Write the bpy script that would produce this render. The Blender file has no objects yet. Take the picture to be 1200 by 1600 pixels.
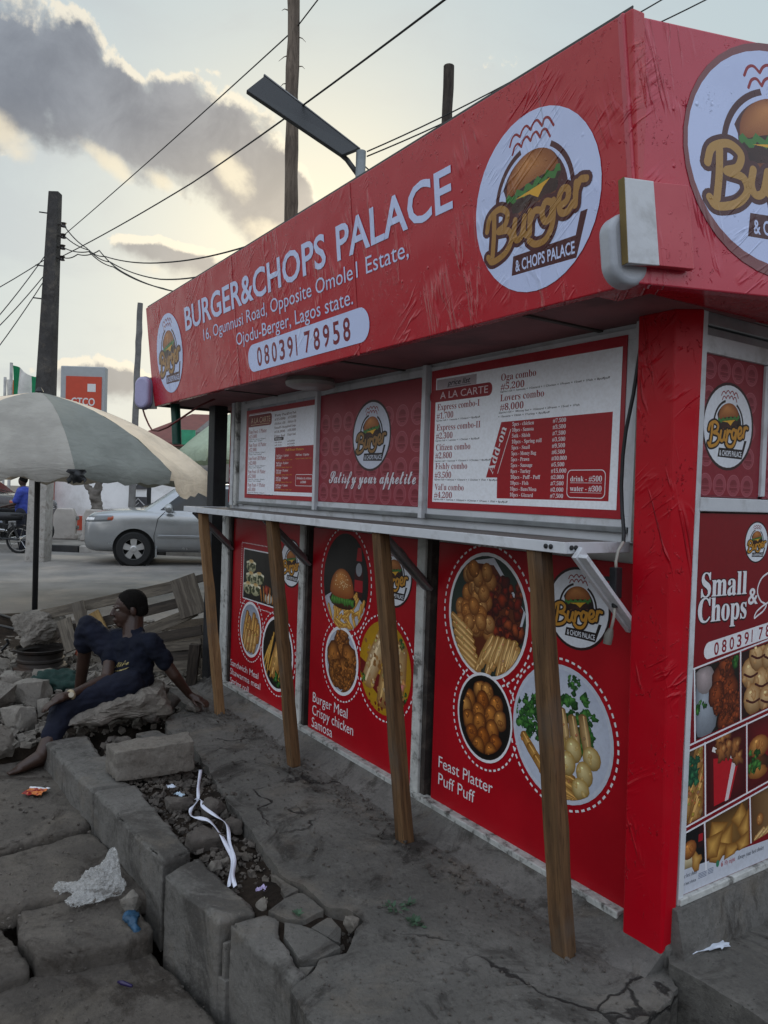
import bpy, bmesh, math, random
from mathutils import Vector, Matrix, noise as mnoise
from math import pi, sin, cos, radians as rad

scn = bpy.context.scene
COL = scn.collection
random.seed(7)

# ------------------------------------------------------------------ camera
CAM = Vector((1.4431, -2.0552, 1.45))
cam_data = bpy.data.cameras.new('camera')
cam_data.sensor_fit = 'HORIZONTAL'; cam_data.sensor_width = 36.0
cam_data.lens = 36.0 * 1196 / 1200
cam_data.clip_start = 0.05; cam_data.clip_end = 2000
cam = bpy.data.objects.new('camera', cam_data)
COL.objects.link(cam)
_x = Vector((0.554601, 0.831459, 0.033074)); _d = Vector((0.038919, 0.013785, -0.999147)); _f = Vector((-0.831206, 0.555415, -0.024715))
cam.matrix_world = Matrix(((_x.x, -_d.x, -_f.x, CAM.x), (_x.y, -_d.y, -_f.y, CAM.y), (_x.z, -_d.z, -_f.z, CAM.z), (0, 0, 0, 1)))
scn.camera = cam
scn.render.resolution_x = 768; scn.render.resolution_y = 1024
scn.view_settings.view_transform = 'Standard'
scn.view_settings.look = 'None'
scn.view_settings.exposure = 0.0
scn.view_settings.gamma = 1.0
scn.cycles.max_bounces = 6; scn.cycles.diffuse_bounces = 3; scn.cycles.transparent_max_bounces = 8
scn.cycles.use_denoising = True

# street frame: u runs along the street, v across it (away from the pavement), both in metres
SR = Vector((0.554904, 0.831914, 0)); SF = Vector((-0.831460, 0.555585, 0))
def S(u, v, z=0.0): return Vector((CAM.x, CAM.y, 0)) + SR * u + SF * v + Vector((0, 0, z))
STREET_YAW = math.atan2(SR.y, SR.x)

def lin(h):
    if not isinstance(h, str): return tuple(h)
    r = []
    for i in (0, 2, 4):
        c = int(h[i:i + 2], 16) / 255
        r.append(c / 12.92 if c <= .04045 else ((c + .055) / 1.055) ** 2.4)
    return tuple(r)

# ------------------------------------------------------------------ node helper
class NB:
    def __init__(s, tree): s.t = tree; s.n = tree.nodes; s.l = tree.links
    def node(s, typ, **kw):
        n = s.n.new(typ)
        for k, v in kw.items(): setattr(n, k, v)
        return n
    def put(s, sock, v):
        if isinstance(v, bpy.types.NodeSocket): s.l.new(v, sock)
        elif v is not None:
            if hasattr(sock.default_value, '__len__'):
                v = tuple(v) if hasattr(v, '__len__') else (v,) * 3
                sock.default_value = v if len(v) == len(sock.default_value) else (v[0], v[1], v[2], 1.0)
            else: sock.default_value = v
    def m(s, op, a, b=None, c=None, clamp=False):
        n = s.node('ShaderNodeMath', operation=op, use_clamp=clamp)
        for i, v in enumerate((a, b, c)):
            if v is not None: s.put(n.inputs[i], v)
        return n.outputs[0]
    def vm(s, op, a, b=None):
        n = s.node('ShaderNodeVectorMath', operation=op)
        s.put(n.inputs[0], a)
        if b is not None: s.put(n.inputs[3 if op == 'SCALE' else 1], b)
        return n.outputs[1] if op in ('DOT_PRODUCT', 'LENGTH') else n.outputs[0]
    def mix(s, f, a, b, mode='MIX'):
        n = s.node('ShaderNodeMix', data_type='RGBA', blend_type=mode)
        s.put(n.inputs[0], f); s.put(n.inputs[6], a); s.put(n.inputs[7], b)
        return n.outputs[2]
    def ss(s, x, a, b):      # smoothstep
        n = s.node('ShaderNodeMapRange', interpolation_type='SMOOTHSTEP')
        s.put(n.inputs[0], x); s.put(n.inputs[1], a); s.put(n.inputs[2], b)
        return n.outputs[0]
    def noise(s, vec, scale, detail=4, rough=.55, dist=0.0):
        n = s.node('ShaderNodeTexNoise')
        s.put(n.inputs['Vector'], vec); n.inputs['Scale'].default_value = scale
        n.inputs['Detail'].default_value = detail; n.inputs['Roughness'].default_value = rough
        n.inputs['Distortion'].default_value = dist
        return n.outputs[0]
    def voro(s, vec, scale, feature='F1', out=0):
        n = s.node('ShaderNodeTexVoronoi', feature=feature)
        s.put(n.inputs['Vector'], vec); n.inputs['Scale'].default_value = scale
        return n.outputs[out]
    def bump(s, h, strength=.3, dist=.01, normal=None):
        n = s.node('ShaderNodeBump'); n.inputs['Strength'].default_value = strength; n.inputs['Distance'].default_value = dist
        s.put(n.inputs['Height'], h)
        if normal: s.put(n.inputs['Normal'], normal)
        return n.outputs[0]

# ------------------------------------------------------------------ world: hazy evening sky with broken cloud, sun low behind the stall
SUN_DIR = Vector((-0.8455, 0.4575, 0.2755)).normalized()
SUN_EL = math.asin(SUN_DIR.z); SUN_ROT = math.atan2(SUN_DIR.x, SUN_DIR.y) % (2 * pi)
world = bpy.data.worlds.new("World"); scn.world = world; world.use_nodes = True
b = NB(world.node_tree)
bg = world.node_tree.nodes['Background']
sky = b.node('ShaderNodeTexSky', sky_type='NISHITA', sun_disc=False, sun_elevation=SUN_EL, sun_rotation=SUN_ROT, air_density=1.0, dust_density=3.0)
d = b.vm('NORMALIZE', b.node('ShaderNodeTexCoord').outputs['Generated'])
sep = b.node('ShaderNodeSeparateXYZ'); b.put(sep.inputs[0], d)
dz = sep.outputs[2]
az = b.m('MULTIPLY', b.m('ARCTAN2', b.vm('DOT_PRODUCT', d, SR), b.vm('DOT_PRODUCT', d, SF)), 180 / pi)
el = b.m('MULTIPLY', b.m('ARCSINE', dz), 180 / pi)
csun = b.m('MAXIMUM', b.vm('DOT_PRODUCT', d, SUN_DIR), 0.0)
hz = b.m('POWER', b.m('SUBTRACT', 1.0, b.m('ABSOLUTE', dz)), 3.0)
base = b.mix(hz, (.52, .63, .68), (.78, .81, .75))
front = b.ss(b.vm('DOT_PRODUCT', d, SF), -0.5, 0.6)
behind = b.mix(hz, (1.28, 1.46, 1.76), (1.55, 1.64, 1.74))      # the open sky behind the camera is the brighter side; an added dark band dulls its foot
base = b.mix(front, behind, base)
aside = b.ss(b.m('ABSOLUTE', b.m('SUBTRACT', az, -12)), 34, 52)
base = b.mix(b.m('MULTIPLY', aside, b.ss(el, 21.0, 4.0)), base, (.13, .125, .12))      # dark skyline band added outside the view to darken reflections in the signboard
veil = b.ss(b.noise(b.vm('MULTIPLY', d, (1, 1, 2.2)), 4.2, 7, .6, .5), .42, .66)
base = b.mix(b.m('MULTIPLY', veil, .55), base, (.50, .56, .61))
base = b.mix(b.m('MULTIPLY', b.m('POWER', csun, 24.0), .7), base, (.84, .82, .71))
base = b.mix(b.m('MULTIPLY', b.m('POWER', csun, 70.0), .9, clamp=True), base, (1.0, .93, .68))
n2 = b.noise(d, 2.2, 3, .5)
def field(el_, vec, blobs):
    out = None
    for a0, e0, sa, se, w, tilt in blobs:
        da = b.m('SUBTRACT', az, a0); de = b.m('SUBTRACT', el_, e0)
        if tilt: de = b.m('SUBTRACT', de, b.m('MULTIPLY', da, tilt))
        q = b.m('ADD', b.m('POWER', b.m('DIVIDE', da, sa), 2.0), b.m('POWER', b.m('DIVIDE', de, se), 2.0))
        g_ = b.m('MULTIPLY', b.m('EXPONENT', b.m('MULTIPLY', q, -1.0)), w); out = g_ if out is None else b.m('MAXIMUM', out, g_)
    nz = b.m('ADD', b.m('MULTIPLY', b.noise(vec, 6.0, 10, .58, .15), .60), b.m('MULTIPLY', b.noise(vec, 17.0, 8, .6, .2), .40))
    return b.m('ADD', out, b.m('MULTIPLY', b.m('SUBTRACT', nz, .5), 2.3)), nz
BIG = [(-27, 25.2, 6.0, 3.6, 1.0, -.10), (-22.6, 25.2, 3.8, 3.6, 1.05, -.15), (-19.4, 24.2, 4.0, 3.8, 1.0, -.2), (-15.6, 24.6, 3.4, 4.0, 1.05, -.25), (-12.0, 22.8, 3.6, 3.4, 1.0, -.4), (-8.6, 21.0, 3.8, 2.9, .95, -.5), (-4.6, 18.8, 2.8, 2.4, .72, -.6), (-16.0, 16.2, 4.4, 1.2, .85, -.12), (-11.4, 15.0, 2.6, 1.0, .70, -.1), (-19.5, 7.2, 5.5, 1.5, .8, 0), (-10.4, 19.0, 3.6, 1.7, .70, -.4)]
D, n1 = field(el, d, BIG)
Dup, _ = field(b.m('ADD', el, .60), b.vm('ADD', d, (0, 0, .0104)), BIG)
far = b.ss(b.m('ABSOLUTE', b.m('SUBTRACT', az, -12)), 30, 60)
D = b.m('ADD', D, b.m('MULTIPLY', far, b.m('MULTIPLY', b.ss(n2, .45, .7), .6)))
inside = b.ss(Dup, .27, .42)
alpha = b.mix(inside, b.ss(D, .30, .38), b.ss(D, .16, .60))
lit = b.mix(b.m('POWER', csun, 8.0), (.74, .73, .69), (1.0, .92, .72))
dark = b.mix(b.m('POWER', csun, 50.0), (.225, .255, .305), (.46, .43, .38))
n3 = b.noise(d, 12.0, 9, .62, .4)
dark = b.mix(b.ss(n3, .28, .74), b.mix(1.0, dark, (1.28, 1.27, 1.24), 'MULTIPLY'), b.mix(1.0, dark, (.80, .81, .83), 'MULTIPLY'))
dark = b.mix(b.m('MULTIPLY', b.ss(el, 24.5, 18.0), .55), dark, (.43, .42, .39))
back = b.ss(front, .9, .3)
dark = b.mix(back, dark, (.75, .80, .88)); lit = b.mix(back, lit, (1.2, 1.2, 1.2))
skyc = b.mix(alpha, base, b.mix(inside, lit, dark))
Dc, _ = field(el, b.vm('ADD', d, (.3, .1, .2)), [(-27.0, 21.8, 2.6, 2.0, .85, -.2), (-20.6, 21.4, 2.8, 1.1, .8, -.45), (-16.6, 20.6, 2.0, 1.0, .75, -.3), (-12.0, 21.8, 2.2, 1.9, .85, -.5), (-8.4, 17.8, 3.0, 1.4, .8, -.3), (-17.5, 15.0, 3.0, .8, .6, 0)])
skyc = b.mix(b.m('MULTIPLY', b.ss(Dc, .36, .80), .85), skyc, b.mix(b.m('POWER', csun, 14.0), (.80, .72, .58), (1.0, .90, .66)))
below = b.ss(dz, -.03, .0)
skyc = b.mix(below, (.10, .10, .10), skyc)
tot = b.mix(1.0, b.vm('SCALE', skyc, 9.4), b.vm('SCALE', sky.outputs[0], .04), 'ADD')
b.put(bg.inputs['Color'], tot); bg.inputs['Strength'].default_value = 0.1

sun_d = bpy.data.lights.new('sun', 'SUN'); sun_d.energy = 0.9; sun_d.angle = rad(14); sun_d.color = (1, .86, .66)
sun_o = bpy.data.objects.new('sun', sun_d); COL.objects.link(sun_o)
sun_o.rotation_euler = SUN_DIR.to_track_quat('Z', 'Y').to_euler()

# ------------------------------------------------------------------ materials
MATS = {}
def new_mat(name):
    m = bpy.data.materials.new(name); m.use_nodes = True
    return m, NB(m.node_tree), m.node_tree.nodes['Principled BSDF']
def mat(name, col, rough=.6, var=.2, vs=5.0, bump=.15, bs=60.0, metal=0.0, spec=.5, dirt=None, dirt_amt=.5, ds=2.5, stretch=None, coat=0.0):
    if name in MATS: return MATS[name]
    m, b, p = new_mat(name)
    col = lin(col)
    v = b.node('ShaderNodeTexCoord').outputs['Object']
    if stretch: v = b.vm('MULTIPLY', v, stretch)
    n = b.noise(v, vs, 6, .6)
    c = b.mix(b.ss(n, .3, .7), tuple(x * (1 - var) for x in col), tuple(min(1, x * (1 + var)) for x in col))
    if dirt is not None:
        k = b.m('MULTIPLY', b.ss(b.noise(v, ds, 8, .65, .3), .48, .68), dirt_amt)
        c = b.mix(k, c, lin(dirt))
    b.put(p.inputs['Base Color'], c)
    r = b.m('ADD', b.m('MULTIPLY', b.m('SUBTRACT', n, .5), .3), rough, clamp=True)
    b.put(p.inputs['Roughness'], r)
    p.inputs['Metallic'].default_value = metal
    p.inputs['Specular IOR Level'].default_value = spec
    p.inputs['Coat Weight'].default_value = coat
    if bump: b.put(p.inputs['Normal'], b.bump(b.noise(v, bs, 5, .6), bump, .01))
    MATS[name] = m
    return m

def wood(name, c1, c2, rough=.75):
    if name in MATS: return MATS[name]
    m, b, p = new_mat(name)
    v = b.vm('MULTIPLY', b.node('ShaderNodeTexCoord').outputs['UV'], (1.0, 14.0, 1.0))
    n = b.noise(v, 2.2, 6, .62, .6); n2 = b.noise(v, 9.0, 4, .6)
    c = b.mix(b.ss(n, .32, .68), lin(c1), lin(c2))
    c = b.mix(b.m('MULTIPLY', b.ss(n2, .52, .66), .55), c, tuple(x * .35 for x in lin(c1)))
    big = b.noise(b.node('ShaderNodeTexCoord').outputs['UV'], 3.0, 5, .6)
    c = b.mix(b.m('MULTIPLY', b.ss(big, .5, .72), .5), c, (.09, .08, .07))
    b.put(p.inputs['Base Color'], c); p.inputs['Roughness'].default_value = rough
    p.inputs['Specular IOR Level'].default_value = .25
    b.put(p.inputs['Normal'], b.bump(b.m('ADD', n, b.m('MULTIPLY', n2, .5)), .5, .006))
    MATS[name] = m
    return m

def vinyl_bump(b, v):
    """creases and bubbles of badly stretched vinyl film"""
    ca, sa = .82, .57
    sx = b.node('ShaderNodeSeparateXYZ'); b.put(sx.inputs[0], v); hx = b.m('ADD', sx.outputs[0], sx.outputs[1])
    def pulls(c_, s_, sc, mscale, lo, hi, width):
        cx = b.node('ShaderNodeCombineXYZ'); b.put(cx.inputs[0], b.m('MULTIPLY', b.m('ADD', b.m('MULTIPLY', hx, c_), b.m('MULTIPLY', sx.outputs[2], s_)), sc)); b.put(cx.inputs[1], b.m('MULTIPLY', b.m('SUBTRACT', b.m('MULTIPLY', sx.outputs[2], c_), b.m('MULTIPLY', hx, s_)), sc * .16))
        n_ = b.noise(cx.outputs[0], 1.0, 3, .5, .35)
        r_ = b.m('SUBTRACT', 1.0, b.m('MULTIPLY', b.m('ABSOLUTE', b.m('SUBTRACT', n_, .5)), width), clamp=True)
        return b.m('MULTIPLY', r_, b.ss(b.noise(v, mscale, 3, .5), lo, hi))
    ridge = pulls(.95, .30, 11.0, 2.6, .50, .64, 26.0); rid2 = pulls(.60, -.80, 16.0, 3.9, .52, .66, 22.0); mask = 1.0; mask2 = 1.0
    blis = b.m('MULTIPLY', b.ss(b.voro(v, 17.0), .13, .02), b.ss(b.noise(v, 2.3, 2), .5, .6))
    h = b.m('ADD', b.m('MULTIPLY', ridge, mask), b.m('MULTIPLY', b.m('MULTIPLY', rid2, mask2), .55))
    h = b.m('ADD', h, b.m('MULTIPLY', blis, .8))
    n4 = b.noise(b.vm('MULTIPLY', v, (1, 1, .6)), 60.0, 3, .6, 1.2)
    h = b.m('ADD', h, b.m('MULTIPLY', b.m('MULTIPLY', b.ss(n4, .60, .70), b.ss(b.noise(v, 5.5, 3), .48, .6)), .6))
    return b.m('ADD', h, b.m('MULTIPLY', b.noise(v, 2.4, 2), 2.2))

def vinyl(name, col=None, rough=.30, strength=.55, spec=.75):
    if name in MATS: return MATS[name]
    m, b, p = new_mat(name)
    v = b.node('ShaderNodeTexCoord').outputs['Object']
    if col is None:
        a = b.node('ShaderNodeAttribute', attribute_name='Col'); c = a.outputs['Color']
    else:
        c = lin(col)
    k = b.ss(b.noise(v, 7.0, 7, .7), .35, .75)
    c = b.mix(b.m('MULTIPLY', k, .16), c, b.mix(1.0, c, (.62, .62, .66), 'MULTIPLY'))
    b.put(p.inputs['Base Color'], c)
    b.put(p.inputs['Roughness'], b.m('ADD', rough, b.m('MULTIPLY', k, .12)))
    p.inputs['Specular IOR Level'].default_value = spec
    b.put(p.inputs['Normal'], b.bump(vinyl_bump(b, v), strength, .008))
    MATS[name] = m
    return m

def printm(name='printed_sheet', rough=.38):
    """flat printed film: the colours are the printed picture"""
    if name in MATS: return MATS[name]
    m, b, p = new_mat(name)
    v = b.node('ShaderNodeTexCoord').outputs['Object']
    c = b.node('ShaderNodeAttribute', attribute_name='Col').outputs['Color']
    k = b.ss(b.noise(v, 5.0, 8, .7), .42, .8)
    c = b.mix(b.m('MULTIPLY', k, .2), c, b.mix(1.0, c, (.68, .66, .64), 'MULTIPLY'))
    fine = b.noise(v, 75.0, 5, .65)
    c = b.mix(b.m('MULTIPLY', b.ss(fine, .35, .7), .18), c, b.mix(1.0, c, (.5, .45, .4), 'MULTIPLY'))
    b.put(p.inputs['Base Color'], c)
    b.put(p.inputs['Roughness'], b.m('ADD', rough, b.m('MULTIPLY', k, .15)))
    p.inputs['Specular IOR Level'].default_value = .4
    b.put(p.inputs['Normal'], b.bump(b.noise(v, 3.0, 2), .08, .02))
    MATS[name] = m
    return m

def concrete(name, col, crack=True, dirt='2b2620', rough=.9, crack_scale=1.6, dirt_amt=.75):
    if name in MATS: return MATS[name]
    m, b, p = new_mat(name)
    col = lin(col)
    v = b.node('ShaderNodeTexCoord').outputs['Object']
    big = b.noise(v, 1.5, 8, .66, .6); mid = b.noise(v, 7.0, 9, .72, .4); fine = b.noise(v, 55.0, 8, .78)
    c = b.mix(b.ss(big, .3, .7), tuple(x * .74 for x in col), tuple(x * 1.2 for x in col))
    c = b.mix(b.m('MULTIPLY', b.ss(mid, .46, .72), .6), c, tuple(x * 1.5 for x in col))
    c = b.mix(b.m('MULTIPLY', b.ss(b.noise(v, 2.3, 10, .74, 1.0), .5, .62), dirt_amt), c, lin(dirt))
    c = b.mix(b.m('MULTIPLY', b.ss(fine, .50, .68), .6), c, tuple(x * .42 for x in col))
    c = b.mix(b.m('MULTIPLY', b.ss(fine, .46, .30), .45), c, tuple(x * 1.7 for x in col))
    c = b.mix(b.m('MULTIPLY', b.ss(b.noise(v, 3.1, 9, .7, .7), .50, .70), .55), c, (.175, .15, .12))
    c = b.mix(b.m('MULTIPLY', b.ss(b.noise(v, .9, 6, .6), .5, .75), .45), c, (.19, .18, .165))
    c = b.mix(b.m('MULTIPLY', b.ss(b.noise(v, 22.0, 6, .75), .54, .66), .5), c, tuple(x * .4 for x in col))
    sp = b.ss(b.voro(v, 120.0), .17, .05)
    c = b.mix(b.m('MULTIPLY', sp, b.m('MULTIPLY', b.ss(mid, .48, .6), .6)), c, tuple(min(1, x * 2.4) for x in col))
    h = b.m('ADD', b.m('MULTIPLY', big, .9), b.m('ADD', b.m('MULTIPLY', mid, .9), b.m('MULTIPLY', fine, .55)))
    pit = b.ss(b.voro(v, 44.0), .15, .04)
    pit = b.m('MULTIPLY', pit, b.ss(b.noise(v, 6.0, 3), .50, .60))
    h = b.m('SUBTRACT', h, b.m('MULTIPLY', pit, .7)); c = b.mix(b.m('MULTIPLY', pit, .55), c, tuple(x * .3 for x in col))
    if crack:
        wv = b.vm('ADD', v, b.vm('SCALE', b.vm('SUBTRACT', b.node('ShaderNodeTexNoise').outputs[1], (.5, .5, .5)), 0.0))
        nn = b.node('ShaderNodeTexNoise'); b.put(nn.inputs['Vector'], v); nn.inputs['Scale'].default_value = 3.5; nn.inputs['Detail'].default_value = 6
        wv = b.vm('ADD', v, b.vm('SCALE', nn.outputs[1], .32))
        e = b.voro(wv, crack_scale, 'DISTANCE_TO_EDGE')
        cr = b.m('MULTIPLY', b.ss(e, .011, .002), b.ss(b.noise(v, 1.3, 2), .50, .57))
        c = b.mix(b.m('MULTIPLY', cr, .9), c, (.015, .013, .012))
        h = b.m('SUBTRACT', h, b.m('MULTIPLY', cr, 1.5))
    b.put(p.inputs['Base Color'], c)
    b.put(p.inputs['Roughness'], b.m('SUBTRACT', rough, b.m('MULTIPLY', b.ss(big, .5, .8), .2)))
    p.inputs['Specular IOR Level'].default_value = .3
    b.put(p.inputs['Normal'], b.bump(h, .85, .014))
    MATS[name] = m
    return m

# ------------------------------------------------------------------ mesh helpers
def link(o, parent=None):
    COL.objects.link(o)
    if parent: o.parent = parent
    return o
def tag(o, label=None, cat=None, group=None, kind=None):
    if label: o['label'] = label
    if cat: o['category'] = cat
    if group: o['group'] = group
    if kind: o['kind'] = kind
    return o
def empty(name, loc=(0, 0, 0), rz=0.0, label=None, cat=None, group=None):
    o = bpy.data.objects.new(name, None); o.empty_display_size = .2
    o.location = loc; o.rotation_euler = (0, 0, rz); link(o)
    return tag(o, label, cat, group)

class MB:
    """collects shapes, then becomes ONE mesh object"""
    def __init__(s): s.v = []; s.f = []; s.uv = []; s.mi = []
    def add(s, verts, faces, uvs=None, mi=0):
        o = len(s.v); s.v += [tuple(x) for x in verts]
        for k, f in enumerate(faces):
            s.f.append([i + o for i in f]); s.uv.append(uvs[k] if uvs else None); s.mi.append(mi)
        return s
    def box(s, c, size, rot=None, mi=0):
        x, y, z = (q / 2 for q in size); c = Vector(c)
        vs = [Vector((a, bb, e)) for a in (-x, x) for bb in (-y, y) for e in (-z, z)]
        if rot is not None: vs = [rot @ q for q in vs]
        s.add([q + c for q in vs], [(0, 1, 3, 2), (4, 6, 7, 5), (0, 4, 5, 1), (2, 3, 7, 6), (0, 2, 6, 4), (1, 5, 7, 3)], None, mi)
        return s
    def hexa(s, vs, mi=0):       # 8 corners: 4 bottom ccw, 4 top ccw
        s.add(vs, [(3, 2, 1, 0), (4, 5, 6, 7), (0, 1, 5, 4), (1, 2, 6, 5), (2, 3, 7, 6), (3, 0, 4, 7)], None, mi)
        return s
    def bar(s, p0, p1, w, t, up=(0, 0, 1), seg=1, jit=0.0, w1=None):
        """plank from p0 to p1; w across, t thick; uv runs along its length"""
        p0 = Vector(p0); p1 = Vector(p1); ax = p1 - p0; L = ax.length; ax.normalize()
        side = ax.cross(Vector(up)); side.normalize(); nn = side.cross(ax)
        rows = []
        for i in range(seg + 1):
            q = p0 + ax * (L * i / seg); ww = w + ((w1 or w) - w) * i / seg
            j = [Vector((random.uniform(-1, 1), random.uniform(-1, 1), random.uniform(-1, 1))) * jit for _ in range(5)]
            q = q + j[4] * .6
            rows.append([q - side * ww / 2 - nn * t / 2 + j[0], q + side * ww / 2 - nn * t / 2 + j[1], q + side * ww / 2 + nn * t / 2 + j[2], q - side * ww / 2 + nn * t / 2 + j[3]])
        vs = [x for r in rows for x in r]; fs = []; uvs = []
        per = [0, w, w + t, 2 * w + t, 2 * w + 2 * t]; off = random.uniform(0, 9)
        for i in range(seg):
            for k in range(4):
                a = i * 4 + k; bb = i * 4 + (k + 1) % 4
                fs.append((a, bb, bb + 4, a + 4))
                u0, u1 = L * i / seg + off, L * (i + 1) / seg + off
                uvs.append([(u0, per[k] + off), (u0, per[k + 1] + off), (u1, per[k + 1] + off), (u1, per[k] + off)])
        fs += [(3, 2, 1, 0), tuple(seg * 4 + k for k in range(4))]
        uvs += [[(off, 0), (off, w * .2), (off + t * .2, w * .2), (off + t * .2, 0)]] * 2
        return s.add(vs, fs, uvs)
    def tube(s, pts, r, n=8, caps=True, mi=0):
        pts = [Vector(p) for p in pts]; rs = r if hasattr(r, '__len__') else [r] * len(pts)
        prev = None; rows = []
        for i, p in enumerate(pts):
            t = (pts[min(i + 1, len(pts) - 1)] - pts[max(i - 1, 0)]); t.normalize()
            if prev is None:
                a = Vector((0, 0, 1)) if abs(t.z) < .9 else Vector((1, 0, 0))
                prev = t.cross(a).normalized()
            nx = (prev - t * prev.dot(t)).normalized(); prev = nx; ny = t.cross(nx)
            rows.append([p + (nx * cos(2 * pi * k / n) + ny * sin(2 * pi * k / n)) * rs[i] for k in range(n)])
        vs = [x for q in rows for x in q]; fs = []; uvs = []; L = 0
        for i in range(len(pts) - 1):
            L1 = L + (pts[i + 1] - pts[i]).length
            for k in range(n):
                fs.append((i * n + k, i * n + (k + 1) % n, (i + 1) * n + (k + 1) % n, (i + 1) * n + k))
                uvs.append([(L, k * .02), (L, (k + 1) * .02), (L1, (k + 1) * .02), (L1, k * .02)])
            L = L1
        if caps:
            fs += [tuple(reversed(range(n))), tuple((len(pts) - 1) * n + k for k in range(n))]
            uvs += [[(0, 0)] * n] * 2
        return s.add(vs, fs, uvs, mi)
    def lathe(s, prof, c=(0, 0, 0), axis='z', n=24, rot=None, mi=0, caps=True):
        c = Vector(c); vs = []; fs = []
        for r, h in prof:
            for k in range(n):
                a = 2 * pi * k / n
                q = Vector((r * cos(a), r * sin(a), h)) if axis == 'z' else (Vector((h, r * cos(a), r * sin(a))) if axis == 'x' else Vector((r * sin(a), h, r * cos(a))))
                if rot is not None: q = rot @ q
                vs.append(q + c)
        for i in range(len(prof) - 1):
            for k in range(n): fs.append((i * n + k, i * n + (k + 1) % n, (i + 1) * n + (k + 1) % n, (i + 1) * n + k))
        if caps: fs += [tuple(reversed(range(n))), tuple((len(prof) - 1) * n + k for k in range(n))]
        return s.add(vs, fs, None, mi)
    def prism(s, poly, z0, z1, frame=None, mi=0):
        n = len(poly); fr = frame or (lambda x, y, z: (x, y, z))
        vs = [fr(x, y, z0) for x, y in poly] + [fr(x, y, z1) for x, y in poly]
        fs = [tuple(reversed(range(n))), tuple(range(n, 2 * n))] + [(i, (i + 1) % n, n + (i + 1) % n, n + i) for i in range(n)]
        return s.add(vs, fs, None, mi)
    def build(s, name, mats, parent=None, smooth=False, bevel=0.0, bseg=2, recalc=True, angle=None):
        me = bpy.data.meshes.new(name); me.from_pydata(s.v, [], s.f)
        for mm in (mats if isinstance(mats, (list, tuple)) else [mats]): me.materials.append(mm)
        if any(u for u in s.uv):
            ul = me.uv_layers.new(name='UVMap')
            for pl, u in zip(me.polygons, s.uv):
                if u:
                    for li, q in zip(pl.loop_indices, u): ul.data[li].uv = q
        for pl, k in zip(me.polygons, s.mi): pl.material_index = k
        if recalc:
            bm = bmesh.new(); bm.from_mesh(me); bmesh.ops.recalc_face_normals(bm, faces=bm.faces); bm.to_mesh(me); bm.free()
        if smooth: me.polygons.foreach_set('use_smooth', [True] * len(me.polygons))
        o = bpy.data.objects.new(name, me); link(o, parent)
        if bevel:
            md = o.modifiers.new('bevel', 'BEVEL'); md.width = bevel; md.segments = bseg; md.limit_method = 'ANGLE'; md.angle_limit = rad(40)
        if smooth and angle:
            me.set_sharp_from_angle(angle=rad(angle))
        return o

def bake(o):
    """apply the modifiers of o"""
    dg = bpy.context.evaluated_depsgraph_get(); dg.update()
    me = bpy.data.meshes.new_from_object(o.evaluated_get(dg))
    old = o.data; o.modifiers.clear(); o.data = me; me.name = o.name
    if old.users == 0: bpy.data.meshes.remove(old)
    return o

def fbm(p, sc=1.0, oct=3):
    p = Vector(p) * sc; v = 0; a = 1
    for _ in range(oct): v += a * mnoise.noise(p); p = p * 2.03 + Vector((3.1, 1.7, 9.2)); a *= .5
    return v

def rock(name, loc, dims, seed, m, rz=0.0, label=None, cat='stone', group=None, rough=.10, box=.55, tilt=0.0, flat=True, sub=4):
    """broken stone: hull of scattered points, split and roughened; loc is the middle of its underside"""
    rr = random.Random(seed); bm = bmesh.new()
    if box >= 1:
        for k in range(8): bm.verts.new((dims[0] / 2 * (1 if k & 1 else -1) * rr.uniform(.86, 1), dims[1] / 2 * (1 if k & 2 else -1) * rr.uniform(.9, 1), dims[2] / 2 * (1 if k & 4 else -1) * rr.uniform(.88, 1)))
    for _ in range(0 if box >= 1 else 16):
        q = Vector((rr.uniform(-1, 1), rr.uniform(-1, 1), rr.uniform(-1, 1)))
        q = q.normalized() * (1 - box) + Vector([math.copysign(min(abs(x) * 1.6, 1), x) for x in q]) * box
        bm.verts.new((q.x * dims[0] / 2, q.y * dims[1] / 2, q.z * dims[2] / 2))
    r = bmesh.ops.convex_hull(bm, input=bm.verts)
    bmesh.ops.delete(bm, geom=list({g for g in r['geom_interior'] + r['geom_unused'] if isinstance(g, bmesh.types.BMVert)}), context='VERTS')
    for _ in range(sub):
        bmesh.ops.subdivide_edges(bm, edges=[e for e in bm.edges if e.calc_length() > max(dims) * .045], cuts=1, use_grid_fill=True)
        bmesh.ops.triangulate(bm, faces=bm.faces)
    for _ in range(1): bmesh.ops.smooth_vert(bm, verts=bm.verts, factor=.35, use_axis_x=True, use_axis_y=True, use_axis_z=True)
    bm.normal_update(); s = max(dims)
    offs = [(v, v.normal.copy(), .7 * fbm(v.co + Vector((seed * .13, seed * .07, 0)), 3.0 / s, 3) + .45 * abs(fbm(v.co + Vector((seed * .17, 0, 0)), 9.0 / s, 3)) + .16 * fbm(v.co, 26.0 / s, 2)) for v in bm.verts]
    for v, nn, h in offs: v.co += nn * h * s * rough
    zmin = min(v.co.z for v in bm.verts); zmax = max(v.co.z for v in bm.verts)
    R = Matrix.Rotation(rz, 4, 'Z') @ Matrix.Rotation(tilt, 4, 'X')
    me = bpy.data.meshes.new(name)
    for v in bm.verts: v.co.z -= zmin
    bmesh.ops.transform(bm, matrix=R, verts=bm.verts)
    bm.to_mesh(me); bm.free(); me.materials.append(m)
    me.polygons.foreach_set('use_smooth', [True] * len(me.polygons)); me.set_sharp_from_angle(angle=rad(30))
    o = bpy.data.objects.new(name, me); o.location = loc; link(o)
    return tag(o, label, cat, group)

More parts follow.
